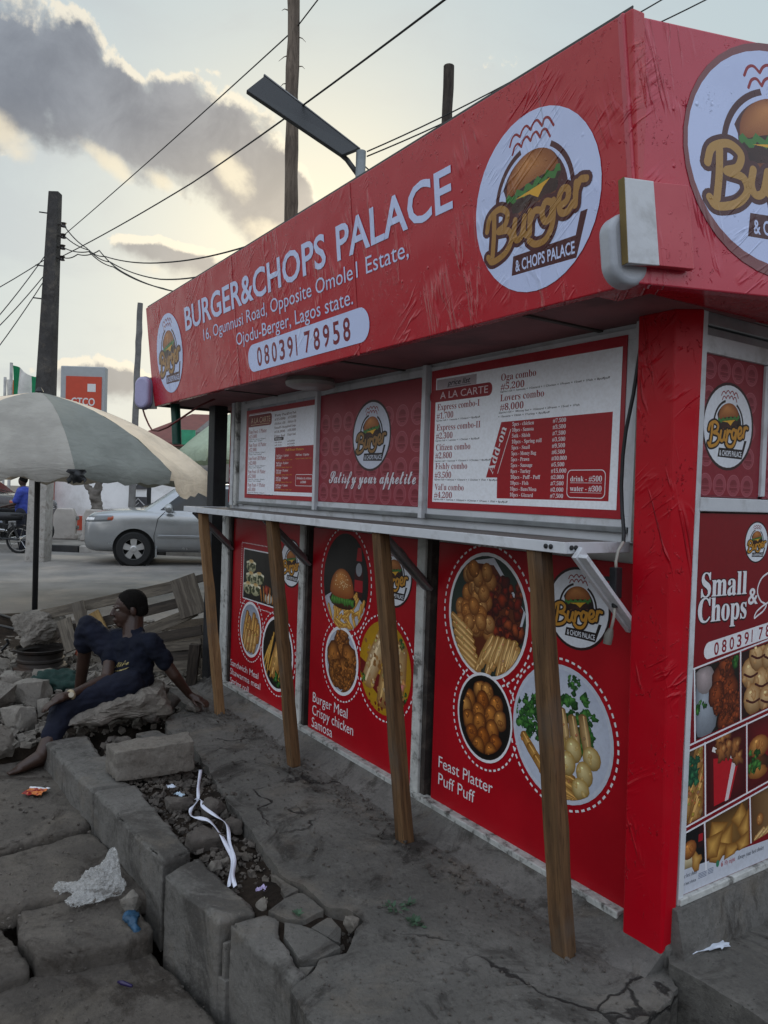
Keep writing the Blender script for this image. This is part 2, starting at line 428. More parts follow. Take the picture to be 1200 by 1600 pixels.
def capsule(mb, p0, p1, r0, r1, n=14):
    p0 = Vector(p0); p1 = Vector(p1); ax = (p1 - p0).normalized()
    pts = []; rs = []
    for k in range(5):
        a = pi / 2 * (1 - k / 4); pts.append(p0 - ax * (r0 * sin(a))); rs.append(max(r0 * cos(a), r0 * .02))
    for k in range(5):
        a = pi / 2 * k / 4; pts.append(p1 + ax * (r1 * sin(a))); rs.append(max(r1 * cos(a), r1 * .02))
    if (p1 - p0).length < 1e-6: return
    mb.tube(pts, rs, n)
def ellipsoid(mb, c, r, rot=None, n=16):
    prof = [(max(sin(pi * k / 10), .01), -cos(pi * k / 10)) for k in range(11)]
    vs = []; c = Vector(c)
    m2 = MB(); m2.lathe(prof, n=n)
    vs = [Vector((x * r[0], y * r[1], z * r[2])) for x, y, z in m2.v]
    if rot is not None: vs = [rot @ q for q in vs]
    mb.add([q + c for q in vs], m2.f)
def organic(name, shapes, voxel, m, parent=None, smooth=4, wrinkle=0.0, wsc=20.0, cut=None):
    """one continuous skin over tapered limbs: shapes = (p0,p1,r0,r1) or ('e',c,radii,rot)"""
    mb = MB()
    for s_ in shapes:
        if s_[0] == 'e': ellipsoid(mb, s_[1], s_[2], s_[3] if len(s_) > 3 else None)
        else: capsule(mb, *s_)
    o = mb.build(name, m, None)
    md = o.modifiers.new('r', 'REMESH'); md.mode = 'VOXEL'; md.voxel_size = voxel
    if smooth:
        ms = o.modifiers.new('s', 'SMOOTH'); ms.iterations = smooth; ms.factor = .5
    bake(o)
    me = o.data
    if wrinkle:
        offs = [(v.index, v.normal.copy(), fbm(Vector((v.co.x, v.co.y, v.co.z * 1.6)), wsc, 3)) for v in me.vertices]
        for i, nn, h in offs: me.vertices[i].co += nn * h * wrinkle
    if not me.materials: me.materials.append(m)
    me.polygons.foreach_set('use_smooth', [True] * len(me.polygons))
    if parent: o.parent = parent
    return o

# ------------------------------------------------------------------ prints: lettering and pictures on signs, as thin coloured sheets in front of a panel
_glyph = {}
def _alpha(s, up, lo, dg=None):
    o = ''
    for ch in s:
        if 'A' <= ch <= 'Z': o += chr(up + ord(ch) - 65)
        elif 'a' <= ch <= 'z': o += chr(lo + ord(ch) - 97)
        elif dg and '0' <= ch <= '9': o += chr(dg + ord(ch) - 48)
        else: o += ch
    return o
def text_mesh(s, style):
    key = (s, style)
    if key in _glyph: return _glyph[key]
    cu = bpy.data.curves.new('t', 'FONT'); cu.resolution_u = 3
    if style == 'serif': cu.body = _alpha(s, 0x1D400, 0x1D41A, 0x1D7CE)
    elif style == 'script': cu.body = _alpha(s, 0x1D4D0, 0x1D4EA)
    else: cu.body = s
    if style in ('bold', 'italic'): cu.offset = .018
    if style in ('script', 'serifb'): cu.offset = .012
    if style == 'italic': cu.shear = .25
    ob = bpy.data.objects.new('t', cu)
    COL.objects.link(ob)
    dg = bpy.context.evaluated_depsgraph_get(); dg.update()
    me = bpy.data.meshes.new_from_object(ob.evaluated_get(dg))
    vs = [(v.co.x, v.co.y) for v in me.vertices]; fs = [tuple(p.vertices) for p in me.polygons]
    bpy.data.meshes.remove(me); bpy.data.objects.remove(ob); bpy.data.curves.remove(cu)
    _glyph[key] = (vs, fs)
    return vs, fs
def cap_h(style):
    vs, _ = text_mesh('H', style)
    return max(y for x, y in vs) - min(y for x, y in vs)

class Print:
    """flat coloured shapes in reading order; shapes that overlap are stacked a few hundredths of a millimetre apart"""
    def __init__(s, frame, step=.00002, base=.001):
        """frame(x, y, off) -> world point"""
        s.fr = frame; s.step = step; s.base = base; s.items = []
    def item(s, vs, fs, cs, layer): s.items.append((layer, len(s.items), vs, fs, cs))
    def poly(s, pts, col, layer): s.item(list(pts), [list(range(len(pts)))], [[lin(col)] * len(pts)], layer)
    def fan(s, c, ring, cc, ce, layer):
        n = len(ring); cc = lin(cc); ces = [lin(ce)] * n if isinstance(ce, str) or not hasattr(ce[0], '__len__') else [lin(q) for q in ce]
        s.item([tuple(c)] + list(ring), [[0, 1 + k, 1 + (k + 1) % n] for k in range(n)], [[cc, ces[k], ces[(k + 1) % n]] for k in range(n)], layer)
    def disc(s, cx, cy, rx, ry, col, layer, n=40, edge=None):
        ring = [(cx + rx * cos(2 * pi * k / n), cy + ry * sin(2 * pi * k / n)) for k in range(n)]
        s.fan((cx, cy), ring, col, edge or col, layer)
    def ring(s, cx, cy, r0, r1, col, layer, n=48, a0=0.0, a1=2 * pi):
        vs = []
        for k in range(n + 1):
            a = a0 + (a1 - a0) * k / n; vs += [(cx + r0 * cos(a), cy + r0 * sin(a)), (cx + r1 * cos(a), cy + r1 * sin(a))]
        s.item(vs, [[2 * k, 2 * k + 1, 2 * k + 3, 2 * k + 2] for k in range(n)], [[lin(col)] * 4] * n, layer)
    def dashes(s, cx, cy, rx, ry, col, layer, n=44, w=.008, a0=0.0, a1=2 * pi):
        vs = []
        for k in range(n):
            a = a0 + (a1 - a0) * k / n; c = a + (a1 - a0) / n * .55
            vs += [(cx + (rx) * cos(a), cy + ry * sin(a)), (cx + (rx + w) * cos(a), cy + (ry + w) * sin(a)), (cx + (rx + w) * cos(c), cy + (ry + w) * sin(c)), (cx + rx * cos(c), cy + ry * sin(c))]
        s.item(vs, [[4 * k, 4 * k + 1, 4 * k + 2, 4 * k + 3] for k in range(n)], [[lin(col)] * 4] * n, layer)
    def rect(s, x0, y0, x1, y1, col, layer): s.poly([(x0, y0), (x1, y0), (x1, y1), (x0, y1)], col, layer)
    def rrect(s, x0, y0, x1, y1, r, col, layer, n=6, slant=0.0):
        pts = []
        for cx, cy, a in ((x1 - r, y0 + r, -pi / 2), (x1 - r, y1 - r, 0), (x0 + r, y1 - r, pi / 2), (x0 + r, y0 + r, pi)):
            pts += [(cx + r * cos(a + pi / 2 * k / n), cy + r * sin(a + pi / 2 * k / n)) for k in range(n + 1)]
        s.poly([(x, y + slant * (x - x0)) for x, y in pts], col, layer)
    def text(s, body, x, y, h, col, layer, w=None, style='sans', rot=0.0, align='l'):
        vs, fs = text_mesh(body, style)
        if not vs: return
        k = h / cap_h(style); x0 = min(q[0] for q in vs); x1 = max(q[0] for q in vs)
        kx = w / (x1 - x0) if w else k
        if align == 'c': x -= (x1 - x0) * kx / 2
        ca, sa = cos(rot), sin(rot); out = []
        for a, c in vs:
            p, q = (a - x0) * kx, c * k
            out.append((x + p * ca - q * sa, y + p * sa + q * ca))
        s.item(out, [list(f) for f in fs], [[lin(col)] * len(f) for f in fs], layer)
    def stroke(s, pts, w, col, layer):
        """brush stroke with round ends through pts (Catmull-Rom)"""
        P = [Vector((p[0], p[1])) for p in pts]; per = 1
        if len(P) > 2:
            Q = [P[0] * 2 - P[1]] + P + [P[-1] * 2 - P[-2]]; out = []; per = 6
            for i in range(1, len(Q) - 2):
                for k in range(6):
                    t = k / 6; a, bb, c, e = Q[i - 1], Q[i], Q[i + 1], Q[i + 2]
                    out.append(.5 * ((2 * bb) + (c - a) * t + (2 * a - 5 * bb + 4 * c - e) * t * t + (3 * bb - a - 3 * c + e) * t ** 3))
            P = out + [P[-1]]
        L = []; R = []
        for i, q in enumerate(P):
            t = P[min(i + 1, len(P) - 1)] - P[max(i - 1, 0)]
            if t.length < 1e-9: t = Vector((1, 0))
            t.normalize(); nn = Vector((-t.y, t.x)) * w / 2; L.append(tuple(q + nn)); R.append(tuple(q - nn))
        for i in range(0, len(P) - 1, per):
            j = min(i + per, len(P) - 1); vs = []
            for k in range(i, j + 1): vs += [L[k], R[k]]
            s.item(vs, [[2 * k, 2 * k + 1, 2 * k + 3, 2 * k + 2] for k in range(j - i)], [[lin(col)] * 4] * (j - i), layer)
        for q in (P[0], P[-1]): s.disc(q.x, q.y, w / 2, w / 2, col, layer, 12)
        for i in range(per, len(P) - 1, per): s.disc(P[i].x, P[i].y, w / 2, w / 2, col, layer, 12)
    def build(s, name, m, parent=None):
        xs = [p[0] for it in s.items for p in it[2]]; ys = [p[1] for it in s.items for p in it[2]]
        ox, oy = min(xs), min(ys); cell = max(max(xs) - ox, max(ys) - oy) / 160 + 1e-9; grid = {}
        V_ = []; F_ = []; C_ = []
        for layer, _, vs, fs, cs in sorted(s.items, key=lambda q: (q[0], q[1])):
            i0 = int((min(p[0] for p in vs) - ox) / cell); i1 = int((max(p[0] for p in vs) - ox) / cell)
            j0 = int((min(p[1] for p in vs) - oy) / cell); j1 = int((max(p[1] for p in vs) - oy) / cell)
            cells = [(i, j) for i in range(i0, i1 + 1) for j in range(j0, j1 + 1)]
            r = 1 + max(grid.get(c, 0) for c in cells)
            for c in cells: grid[c] = r
            o = len(V_); V_ += [tuple(s.fr(x, y, s.base + s.step * r)) for x, y in vs]
            F_ += [[i + o for i in f] for f in fs]; C_ += cs
        me = bpy.data.meshes.new(name); me.from_pydata(V_, [], F_)
        at = me.color_attributes.new('Col', 'FLOAT_COLOR', 'CORNER')
        flat = []
        for c4 in C_:
            for c in c4: flat += [c[0], c[1], c[2], 1.0]
        at.data.foreach_set('color', flat)
        me.materials.append(m)
        o = bpy.data.objects.new(name, me); link(o, parent)
        return o

def front(Y):    # sheet on a wall that faces -Y
    return lambda x, z, off: Vector((x, Y - off, z))
def sideX(X):    # sheet on a wall that faces +X; first coordinate is Y
    return lambda y, z, off: Vector((X + off, y, z))
def plane(o, u, v):
    o = Vector(o); u = Vector(u).normalized(); v = Vector(v).normalized(); n = u.cross(v)
    return lambda x, y, off: o + u * x + v * y + n * off
# ------------------------------------------------------------------ the stall's emblem (burger on a white disc with the shop's name)
def clampc(c, r):
    def f(x, y):
        dx, dy = (x - c[0]) / r[0], (y - c[1]) / r[1]; q = math.hypot(dx, dy)
        return (x, y) if q <= 1 else (c[0] + dx / q * r[0], c[1] + dy / q * r[1])
    return f
LETTERS = [  # pen strokes of the word, unit disc
    [(-.66, -.04), (-.68, -.30), (-.72, -.56)],
    [(-.80, -.20), (-.74, -.04), (-.56, .03), (-.43, -.06), (-.47, -.20), (-.60, -.26), (-.42, -.30), (-.38, -.44), (-.50, -.58), (-.72, -.64), (-.80, -.56)],
    [(-.30, -.20), (-.33, -.36), (-.29, -.46), (-.20, -.42), (-.14, -.20), (-.17, -.38), (-.11, -.45)],
    [(-.05, -.16), (-.07, -.44)], [(-.06, -.30), (.02, -.18), (.10, -.19)],
    [(.30, -.16), (.20, -.12), (.14, -.24), (.18, -.36), (.27, -.32), (.32, -.14), (.29, -.42), (.18, -.58), (.02, -.60), (-.08, -.53)],
    [(.40, -.25), (.52, -.20), (.54, -.08), (.46, -.05), (.40, -.16), (.42, -.32), (.52, -.34), (.60, -.26)],
    [(.66, -.04), (.63, -.30)], [(.64, -.16), (.71, -.03), (.80, -.04)]]
def emblem(pr, cx, cy, R, L, line='1c0f0e', gold='c58b2e', ring=None, detail=2, disc='dfe3ea', steam='8e1420', alpha=None):
    """alpha: one colour for a tone-on-tone repeat"""
    g = lambda x, y: (cx + x * R, cy + y * R)
    if ring: pr.disc(cx, cy, R * 1.07, R * 1.07, ring, L)
    pr.disc(cx, cy, R, R, disc, L + 1)
    L += 2
    rot = .14
    def e(x0, y0, rx, ry, a0, a1, n=22, px=0.0, py=.19):
        out = []
        for k in range(n + 1):
            a = a0 + (a1 - a0) * k / n; x, y = x0 + rx * cos(a), y0 + ry * sin(a)
            out.append(g(px + (x - px) * cos(rot) - (y - py) * sin(rot), py + (x - px) * sin(rot) + (y - py) * cos(rot)))
        return out
    # plate arcs behind the burger
    for a0, a1 in ((.12, 1.05), (pi - 1.05, pi - .12)):
        pr.ring(cx, cy + .02 * R, .58 * R, .64 * R, line, L, 12, a0 - .25, a1)
        pr.poly([(cx + .54 * R * cos(a), cy + .02 * R + .54 * R * sin(a)) for a in [a0 - .1 + (a1 - a0 - .25) * k / 6 for k in range(7)]] + [g(.36 * (1 if a0 < 1 else -1), -.02)], line, L)
    # burger
    pr.poly(e(0, .19, .45, .38, 0, 2 * pi, 36), line, L + 1)
    ring_ = e(0, .24, .42, .33, 0, pi) + e(0, .24, .42, .05, pi, 2 * pi)
    pr.fan(g(-.10, .46), ring_, 'c98648', '8a4a1e', L + 2)
    pr.fan(g(0, .0), e(0, .08, .38, .24, pi, 2 * pi), '4a2417', '2a130d', L + 2)
    if detail:
        pr.poly(e(0, .14, .44, .10, 0, 2 * pi), '35190f', L + 3)
        wav = [(-.44 + .88 * k / 18, .19 + .035 * sin(k * 1.9)) for k in range(19)]
        tr = lambda x, y: g(x * cos(rot) - (y - .19) * sin(rot), .19 + x * sin(rot) + (y - .19) * cos(rot))
        pr.poly([tr(x, y + .03) for x, y in wav] + [tr(x, y - .05) for x, y in reversed(wav)], '3f7a34', L + 4)
        pr.poly([tr(-.30, .15), tr(.28, .15), tr(.16, .10), tr(.06, .02), tr(-.06, .11)], 'e0a92c', L + 5)
        pr.fan(g(0, -.09), e(0, -.02, .36, .13, pi, 2 * pi), '9c5a2a', '6b3718', L + 4)
    # steam
    if detail:
        for y0, x0, x1 in ((.80, -.34, .36), (.68, -.30, .30)):
            n = 4
            for k in range(n):
                a, c = x0 + (x1 - x0) * k / n, x0 + (x1 - x0) * (k + 1) / n
                dy = -.30 * abs(a + c) * .25
                pr.stroke([g(a, y0 - .30 * a * a * 2), g(a + (c - a) * .25, y0 + .055 - .2 * a * a * 2), g((a + c) / 2 + .02, y0 + .07 - .30 * ((a + c) / 2) ** 2 * 2), g(c, y0 - .30 * c * c * 2)], .028 * R, steam, L + 1)
    # banner, then the word over it
    pr.poly([g(-.40, -.75), g(-.36, -.53), g(.62, -.53), g(.70, -.30), g(.80, -.30), g(.62, -.77)], line, L + 5)
    if detail: pr.text('& CHOPS PALACE', cx - .33 * R, cy - .715 * R, .135 * R, disc, L + 6, w=.93 * R, style='bold')
    w_ = lambda x, y: g(x, y * .88 + .05)
    for st in LETTERS: pr.stroke([w_(*q) for q in st], .168 * R, line, L + 7)
    for st in LETTERS: pr.stroke([w_(*q) for q in st], .078 * R, gold, L + 9)

def ball(pr, x, y, r, L, c0='d9a05a', c1='6e3614', cl=None, sq=1.0, rr=random):
    ring = []
    ph = rr.uniform(0, 6)
    for k in range(14):
        a = 2 * pi * k / 14; q = r * (1 + .05 * sin(2 * a + ph))
        p = (x + q * cos(a), y + q * sq * sin(a)); ring.append(cl(*p) if cl else p)
    c = (x - r * .25, y + r * .3 * sq); c = cl(*c) if cl else c
    dk = tuple(q * .55 for q in lin(c1)); ces = [tuple(a + (b_ - a) * (.5 - .5 * sin(2 * pi * k / 14)) for a, b_ in zip(lin(c1), dk)) for k in range(14)]
    pr.fan(c, ring, c0, ces, L)
    for q in range(3):
        a, d_ = rr.uniform(0, 6.28), rr.uniform(.2, .7) * r; p = (x + d_ * cos(a), y + d_ * sin(a) * sq)
        blob(pr, *(cl(*p) if cl else p), r * rr.uniform(.12, .28), L + .05, tuple(v * .8 for v in lin(c0)), tuple(v * 1.3 for v in lin(c1)), cl, .4, 8, rr)
    hp_ = (x - r * .3, y + r * .45 * sq); hp_ = cl(*hp_) if cl else hp_
    pr.disc(*hp_, r * .13, r * .09, tuple(min(1, q * 1.5) for q in lin(c0)), L + .1, 8)
rr_roll = random.Random(21)
def roll(pr, p0, p1, w, L, c0='d8ab63', c1='8a5a24', cl=None):
    a, c = Vector(p0), Vector(p1); t = (c - a).normalized(); n = Vector((-t.y, t.x)) * w / 2
    ks = [(-1, 0), (-.8, .7), (-.3, 1), (.3, 1), (.8, .7), (1, 0)]
    side1 = [a + n * .2 - t * w * .15, a + n * .8, a + (c - a) * .5 + n, c + n * .8, c + n * .2 + t * w * .15]
    side2 = [c - n * .2 + t * w * .15, c - n * .8, a + (c - a) * .5 - n, a - n * .8, a - n * .2 - t * w * .15]
    ring = [tuple(q) for q in side1 + side2]
    if cl: ring = [cl(*q) for q in ring]
    m_ = tuple((a + c) / 2 + n * .3); m_ = cl(*m_) if cl else m_
    pr.fan(m_, ring, c0, c1, L)
    h0, h1 = a + n * .35, c + n * .35
    q = [tuple(h0), tuple(h1), tuple(h1 - n * .25), tuple(h0 - n * .25)]
    pr.poly([cl(*x) for x in q] if cl else q, tuple(min(1, x * 1.25) for x in lin(c0)), L + .1)
    for k in range(5):
        t_ = rr_roll.random(); p = a + (c - a) * t_ + n * rr_roll.uniform(-.8, .8); p = tuple(p)
        blob(pr, *(cl(*p) if cl else p), w * rr_roll.uniform(.06, .17), L + .15, tuple(v * rr_roll.choice((.55, .75, 1.2)) for v in lin(c0)), tuple(v * 1.3 for v in lin(c1)), cl, .4, 8, rr_roll)
def blob(pr, x, y, r, L, c0, c1, cl=None, jag=.3, n=16, rr=random, sq=1.0):
    ring = []
    for k in range(n):
        a = 2 * pi * k / n; q = r * (1 + rr.uniform(-jag, jag)); p = (x + q * cos(a), y + sq * q * sin(a)); ring.append(cl(*p) if cl else p)
    p = (x - r * .2, y + r * .25); pr.fan(cl(*p) if cl else p, ring, c0, c1, L)
def leafy(pr, x, y, r, L, cl=None, rr=random, n=9, cs=(('3f7f34', '123612'), ('2a5f26', '0b260c'), ('5b9a44', '1d4c1c'))):
    for k in range(int(n * 2.4)):
        c = rr.choice(cs); blob(pr, x + rr.uniform(-1, 1) * r * .85, y + rr.uniform(-1, 1) * r * .85, r * rr.uniform(.16, .36), L + .04 * k, c[0], c[1], cl, .5, 13, rr)
def chicken(pr, x, y, r, L, ang, cl=None, rr=random, c=('c07a36', '46200a')):
    """a battered wing or drumstick"""
    dx, dy = cos(ang), sin(ang)
    blob(pr, x, y, r, L, c[0], c[1], cl, .14, 16, rr, 1.0)
    blob(pr, x + dx * r * .9, y + dy * r * .9, r * .62, L + .2, c[0], c[1], cl, .16, 14, rr)
    for k in range(26):
        q = rr.random(); px, py = x + dx * r * q * 1.2 + rr.uniform(-.7, .7) * r, y + dy * r * q * 1.2 + rr.uniform(-.7, .7) * r
        t_ = rr.choice((.45, .65, .8, 1.1, 1.35)); blob(pr, px, py, r * rr.uniform(.06, .2), L + .4 + k * .01, tuple(min(1, v * t_ * 1.15) for v in lin(c[0])), tuple(v * t_ * 1.3 for v in lin(c[1])), cl, .45, 9, rr)

# ------------------------------------------------------------------ the stall
M_red = vinyl('red_vinyl', (.46, .006, .018), .22, .62, .55)
M_redv = vinyl('vinyl_print', None, .24, .5, .5)
M_redpost = vinyl('red_post_vinyl', (.44, .001, .010), .30, .9, .30)
M_print = printm()
M_white = mat('white_painted_frame', 'c9ccd0', .45, .08, 3, .08, 60, dirt='7d7a72', dirt_amt=.45, ds=6)
M_oldwhite = mat('peeling_white_paint', 'b9bab6', .7, .15, 9, .5, 70, dirt='4a4640', dirt_amt=.9, ds=13)
M_alu = mat('grey_metal', '8f9396', .4, .15, 6, .1, 60, metal=.7, dirt='4c4a46', dirt_amt=.5)
M_black = mat('black_paint', '17191c', .5, .3, 5, .2, 40)
M_dark = mat('dark_gap', '0f0e0e', .8, .2)
M_conc = concrete('render_plinth', (.135, .128, .118), crack=False)
M_plywood = mat('plywood_soffit', (.22, .085, .09), .7, .2, 4, .2, 30, dirt='2d2a28')

kiosk = empty('burger_kiosk', (0, 0, 0), 0, 'red roadside burger stall with a large signboard, menu boards and a white serving shelf', 'food stall')
X0, X1, YB, ZT = -3.86, 0.0, 2.5, 2.08      # shell
W = .075
mb = MB()
mb.box(((X0 + X1) / 2 - .01, YB, 1.14), (X1 - X0 - .04, .05, 1.9))
mb.box((X0 + .03, (YB + W) / 2 + .02, 1.14), (.05, YB - W - .08, 1.9))
mb.box((-.065, (YB + W) / 2 + .05, 1.14), (.05, YB - W - .16, 1.9))
mb.box(((X0 + X1) / 2, W + .05, 1.14), (X1 - X0 - .12, .05, 1.9))
mb.build('wall', mat('stall_wall', 'a9a6a0', .6, .1), kiosk)
mb = MB(); mb.box(((X0 + X1) / 2 - .06, 1.31, -.02), (X1 - X0 - .06, 2.36, .17)); mb.build('floor_slab', M_conc, kiosk, bevel=.01)

# mortar plinth that slopes to the pavement
mb = MB(); xs = [X0 - .1 + i * .09 for i in range(45)]; prof = [(.09, .075), (.035, .072), (.0, .045), (-.06, .018), (-.13, -.01), (-.14, -.06), (.09, -.06)]
vs = []; fs = []
for i, x in enumerate(xs):
    for k, (y, z) in enumerate(prof):
        j = .018 * fbm((x * 5, k * .9, 2.0), 1.0) if 0 < k < 5 else 0
        sc = 1.0 if x < -.05 else max(.2, 1 - (x + .05) * 6)
        vs.append((x, (y + j * .8) * (sc if y < 0 else 1), z + j * .7))
n = len(prof)
for i in range(len(xs) - 1):
    for k in range(n): fs.append((i * n + k, i * n + (k + 1) % n, (i + 1) * n + (k + 1) % n, (i + 1) * n + k))
fs += [tuple(range(n)), tuple((len(xs) - 1) * n + k for k in reversed(range(n)))]
mb.add(vs, fs); mb.build('plinth', M_conc, kiosk, smooth=True, angle=50)

# white sill strip along the foot, paint flaking off
mb = MB(); vs = []
mb.box(((X0 + .06 - .19) / 2, .045, .062), (3.61, .05, .042)); mb.build('base_strip', mat('flaking_base_paint', 'a9aaa6', .8, .2, 14, .6, 60, dirt='3a3732', dirt_amt=.95, ds=22), kiosk, bevel=.004)

# ---- lower front: posts, panels, pictures
PAN = [(-3.645, -2.575), (-2.445, -1.395), (-1.268, -.17)]
for k, (x0, x1) in enumerate(PAN):
    mb = MB(); mb.box(((x0 + x1) / 2, .07, .655), (x1 - x0, .02, 1.17)); mb.build('lower_panel', mat('red_panel', (.36, .001, .008), .38, .12, 2.5, .05, 20, spec=.28), kiosk, bevel=.003)
for xa in (-3.675, -2.535, -1.365):
    mb = MB(); mb.box((xa, .062, .665), (.062, .058, 1.19)); o = mb.build('upright', M_oldwhite, kiosk, bevel=.004)
    mb = MB(); mb.box((xa + .048, .066, .66), (.032, .04, 1.17)); mb.build('upright_gap', mat('dark_wood_gap', '2a2320', .8, .4, 8, .5, 40, dirt='5a5048', dirt_amt=.5, ds=14), kiosk)
mb = MB(); mb.box((-3.79, .07, .66), (.06, .03, 1.19)); mb.build('upright', M_oldwhite, kiosk, bevel=.004)
rr = random.Random(3)
pr = Print(front(.060))     # narrow end sheet with peeking pictures
pr.rect(-3.757, .09, -3.709, 1.22, '7d0614', 0)
for z0, z1, c in ((1.02, 1.14, '5a3a20'), (.92, 1.0, '2f5d2c'), (.80, .9, '8aa7c0'), (.70, .78, 'b07f46')):
    pr.fan((-3.73, (z0 + z1) / 2), [(-3.756, z0), (-3.712, z0 + .01), (-3.710, z1 - .01), (-3.75, z1)], c, '20140f', 1)
pr.build('end_picture', M_print, kiosk)
WT = 'e6e6ea'
# first panel: sandwiches, spring rolls, shawarma
pr = Print(front(.060))
pr.rect(-3.428, .70, -2.935, 1.045, WT, 0); pr.rect(-3.420, .708, -2.943, 1.037, '15130f', 1)
for k in range(26):
    for (ax, ay, bx, by) in ((-3.462, .665, -2.90, .665), (-3.462, 1.08, -2.90, 1.08), (-3.462, .665, -3.462, 1.08), (-2.90, .665, -2.90, 1.08)):
        t = k / 26; x, y = ax + (bx - ax) * t, ay + (by - ay) * t
        if ax == bx: pr.rect(x - .003, y, x + .003, y + .009, WT, 0)
        else: pr.rect(x, y - .003, x + .012, y + .003, WT, 0)
for (x, y) in ((-3.30, .93), (-3.30, .85), (-3.34, .78), (-3.22, .78), (-3.17, .86)):
    blob(pr, x, y, .075, 2, 'd8d3b0', '8f8f6a', None, .06, 18, rr, .55)
    for q in range(9): blob(pr, x + rr.uniform(-.06, .06), y + rr.uniform(-.03, .03), .014, 3, '46512a', '2a3018', None, .3, 8, rr)
    pr.stroke([(x - .07, y + .022), (x, y + .034), (x + .07, y + .022)], .014, 'e9e4c8', 3.4)
    blob(pr, x, y + .034, .04, 3.6, 'c9903f', 'd9c492', None, .1, 12, rr, .3)
for q in range(5): roll(pr, (-3.12 + .04 * q, .72), (-3.15 + .05 * q, .82), .02, 3, 'c9873c', '7a4418')
blob(pr, -3.02, .75, .06, 2.5, 'e8e2d2', '9b968a', None, .1, 14, rr, .6); blob(pr, -3.05, .80, .04, 3, 'b53a24', '5d140c', None, .3, 12, rr)
c, r = (-3.283, .508), (.155, .168)
pr.disc(*c, .172, .186, WT, 0); pr.disc(*c, *r, 'b9c0cc', 1, edge='8e96a6'); pr.dashes(*c, .198, .212, WT, 0)
cl = clampc(c, r)
for q in range(6): roll(pr, (-3.40 + q * .045, .40 + (q % 2) * .04), (-3.33 + q * .035, .62 - (q % 3) * .03), .068, 2 + q * .3, 'd9a85c', '7c4d1c', cl)
for q in range(4): roll(pr, (-3.38 + q * .05, .36), (-3.34 + q * .05, .50), .062, 5 + q * .3, 'e0b672', '8a5924', cl)
c, r = (-2.872, .424), (.205, .216)
pr.disc(*c, .222, .234, WT, 0); pr.disc(*c, *r, '17120d', 1); pr.dashes(*c, .246, .258, WT, 0)
cl = clampc(c, r)
for q in range(12): roll(pr, (-3.06 + q * .02, .34 - (q % 3) * .04), (-2.98 + q * .02, .46 + (q % 4) * .03), .024, 2 + q * .1, 'e2b45a', '9a6a22', cl)
roll(pr, (-2.92, .28), (-2.80, .58), .12, 5, 'dcae68', '93622c', cl); roll(pr, (-2.80, .26), (-2.72, .48), .10, 6, 'd4a25a', '8a5826', cl)
blob(pr, -2.72, .38, .06, 7, 'd9d3c4', '7a746a', cl, .2, 14, rr); leafy(pr, -2.86, .27, .05, 7, cl, rr, 5)
emblem(pr, -2.717, 1.005, .138, 0, ring='2a0b0c')
for s_, x, z, w in (('Sandwich Meal', -3.612, .204, .475), ('Shawarma meal', -3.608, .142, .505), ('Spring roll', -3.605, .078, .32)):
    pr.text(s_, x, z, .042, WT, 1, w)
pr.build('picture', M_print, kiosk)
# second panel: burger with chips, crispy chicken, wraps
pr = Print(front(.060))
c, r = (-2.075, .965), (.232, .262)
pr.dashes(*c, .258, .288, WT, 0, 50); pr.disc(*c, *r, '23201e', 1, edge='141312'); cl = clampc(c, r)
blob(pr, -2.08, .79, .25, 1.4, 'd9dce2', 'a9adb8', cl, .03, 30, rr, .52)
for q in range(46): 
    x, y = -2.06 + rr.uniform(-.16, .15), .80 + rr.uniform(-.08, .06); a = rr.uniform(-.9, 2.2)
    roll(pr, (x, y), (x + .085 * cos(a), y + .085 * sin(a)), .027, 2 + q * .04, 'e6b85e', 'a06a22', cl)
blob(pr, -2.10, .865, .135, 4.2, '6b3a1c', '33180c', cl, .06, 20, rr, .36)
for q in range(9): blob(pr, -2.20 + q * .026, .862, .022, 4.8, '5f9a3e', '2f5f22', cl, .4, 9, rr)
pr.fan((-2.13, 1.00), [(-2.105 + .125 * cos(a), .905 + (.13 if sin(a) > 0 else .03) * sin(a)) for a in [2 * pi * k / 28 for k in range(28)]], 'd9914a', '8a4418', 5.4)
for q in range(40):
    a, d_ = rr.uniform(.35, 2.8), rr.uniform(.2, .9); pr.disc(-2.105 + .11 * d_ * cos(a), .915 + .11 * d_ * sin(a), .0035, .003, 'f0dcae', 5.8, 6)
pr.poly([(-1.975, .90), (-1.90, .90), (-1.895, 1.02), (-1.92, 1.08), (-1.955, 1.08), (-1.98, 1.02)], '3b0c0e', 2); pr.rect(-1.977, .93, -1.897, .99, 'a31522', 2.4); pr.disc(-1.938, 1.045, .03, .035, '8d9096', 2.6); pr.poly([(-1.965, 1.09), (-1.91, 1.09), (-1.92, 1.16), (-1.955, 1.16)], '9c0f1a', 2.4)
c, r = (-2.088, .538), (.158, .168)
pr.disc(*c, .176, .186, WT, 3); pr.disc(*c, *r, 'c9ced8', 4, edge='aeb4c2'); pr.dashes(*c, .205, .215, WT, 0); cl = clampc(c, r)
for (x, y, a, s_) in ((-2.09, .62, 1.3, .082), (-2.01, .56, -1.2, .085), (-2.17, .55, -1.0, .078), (-2.06, .48, -1.1, .082), (-2.15, .46, -.6, .075), (-1.99, .46, -1.5, .07)): chicken(pr, x, y, s_, 5, a, cl, rr)
c, r = (-1.673, .585), (.228, .232)
pr.dashes(*c, .256, .258, WT, 0, 52); pr.disc(*c, *r, 'c79a1d', 1, edge='a97f12'); cl = clampc(c, r)
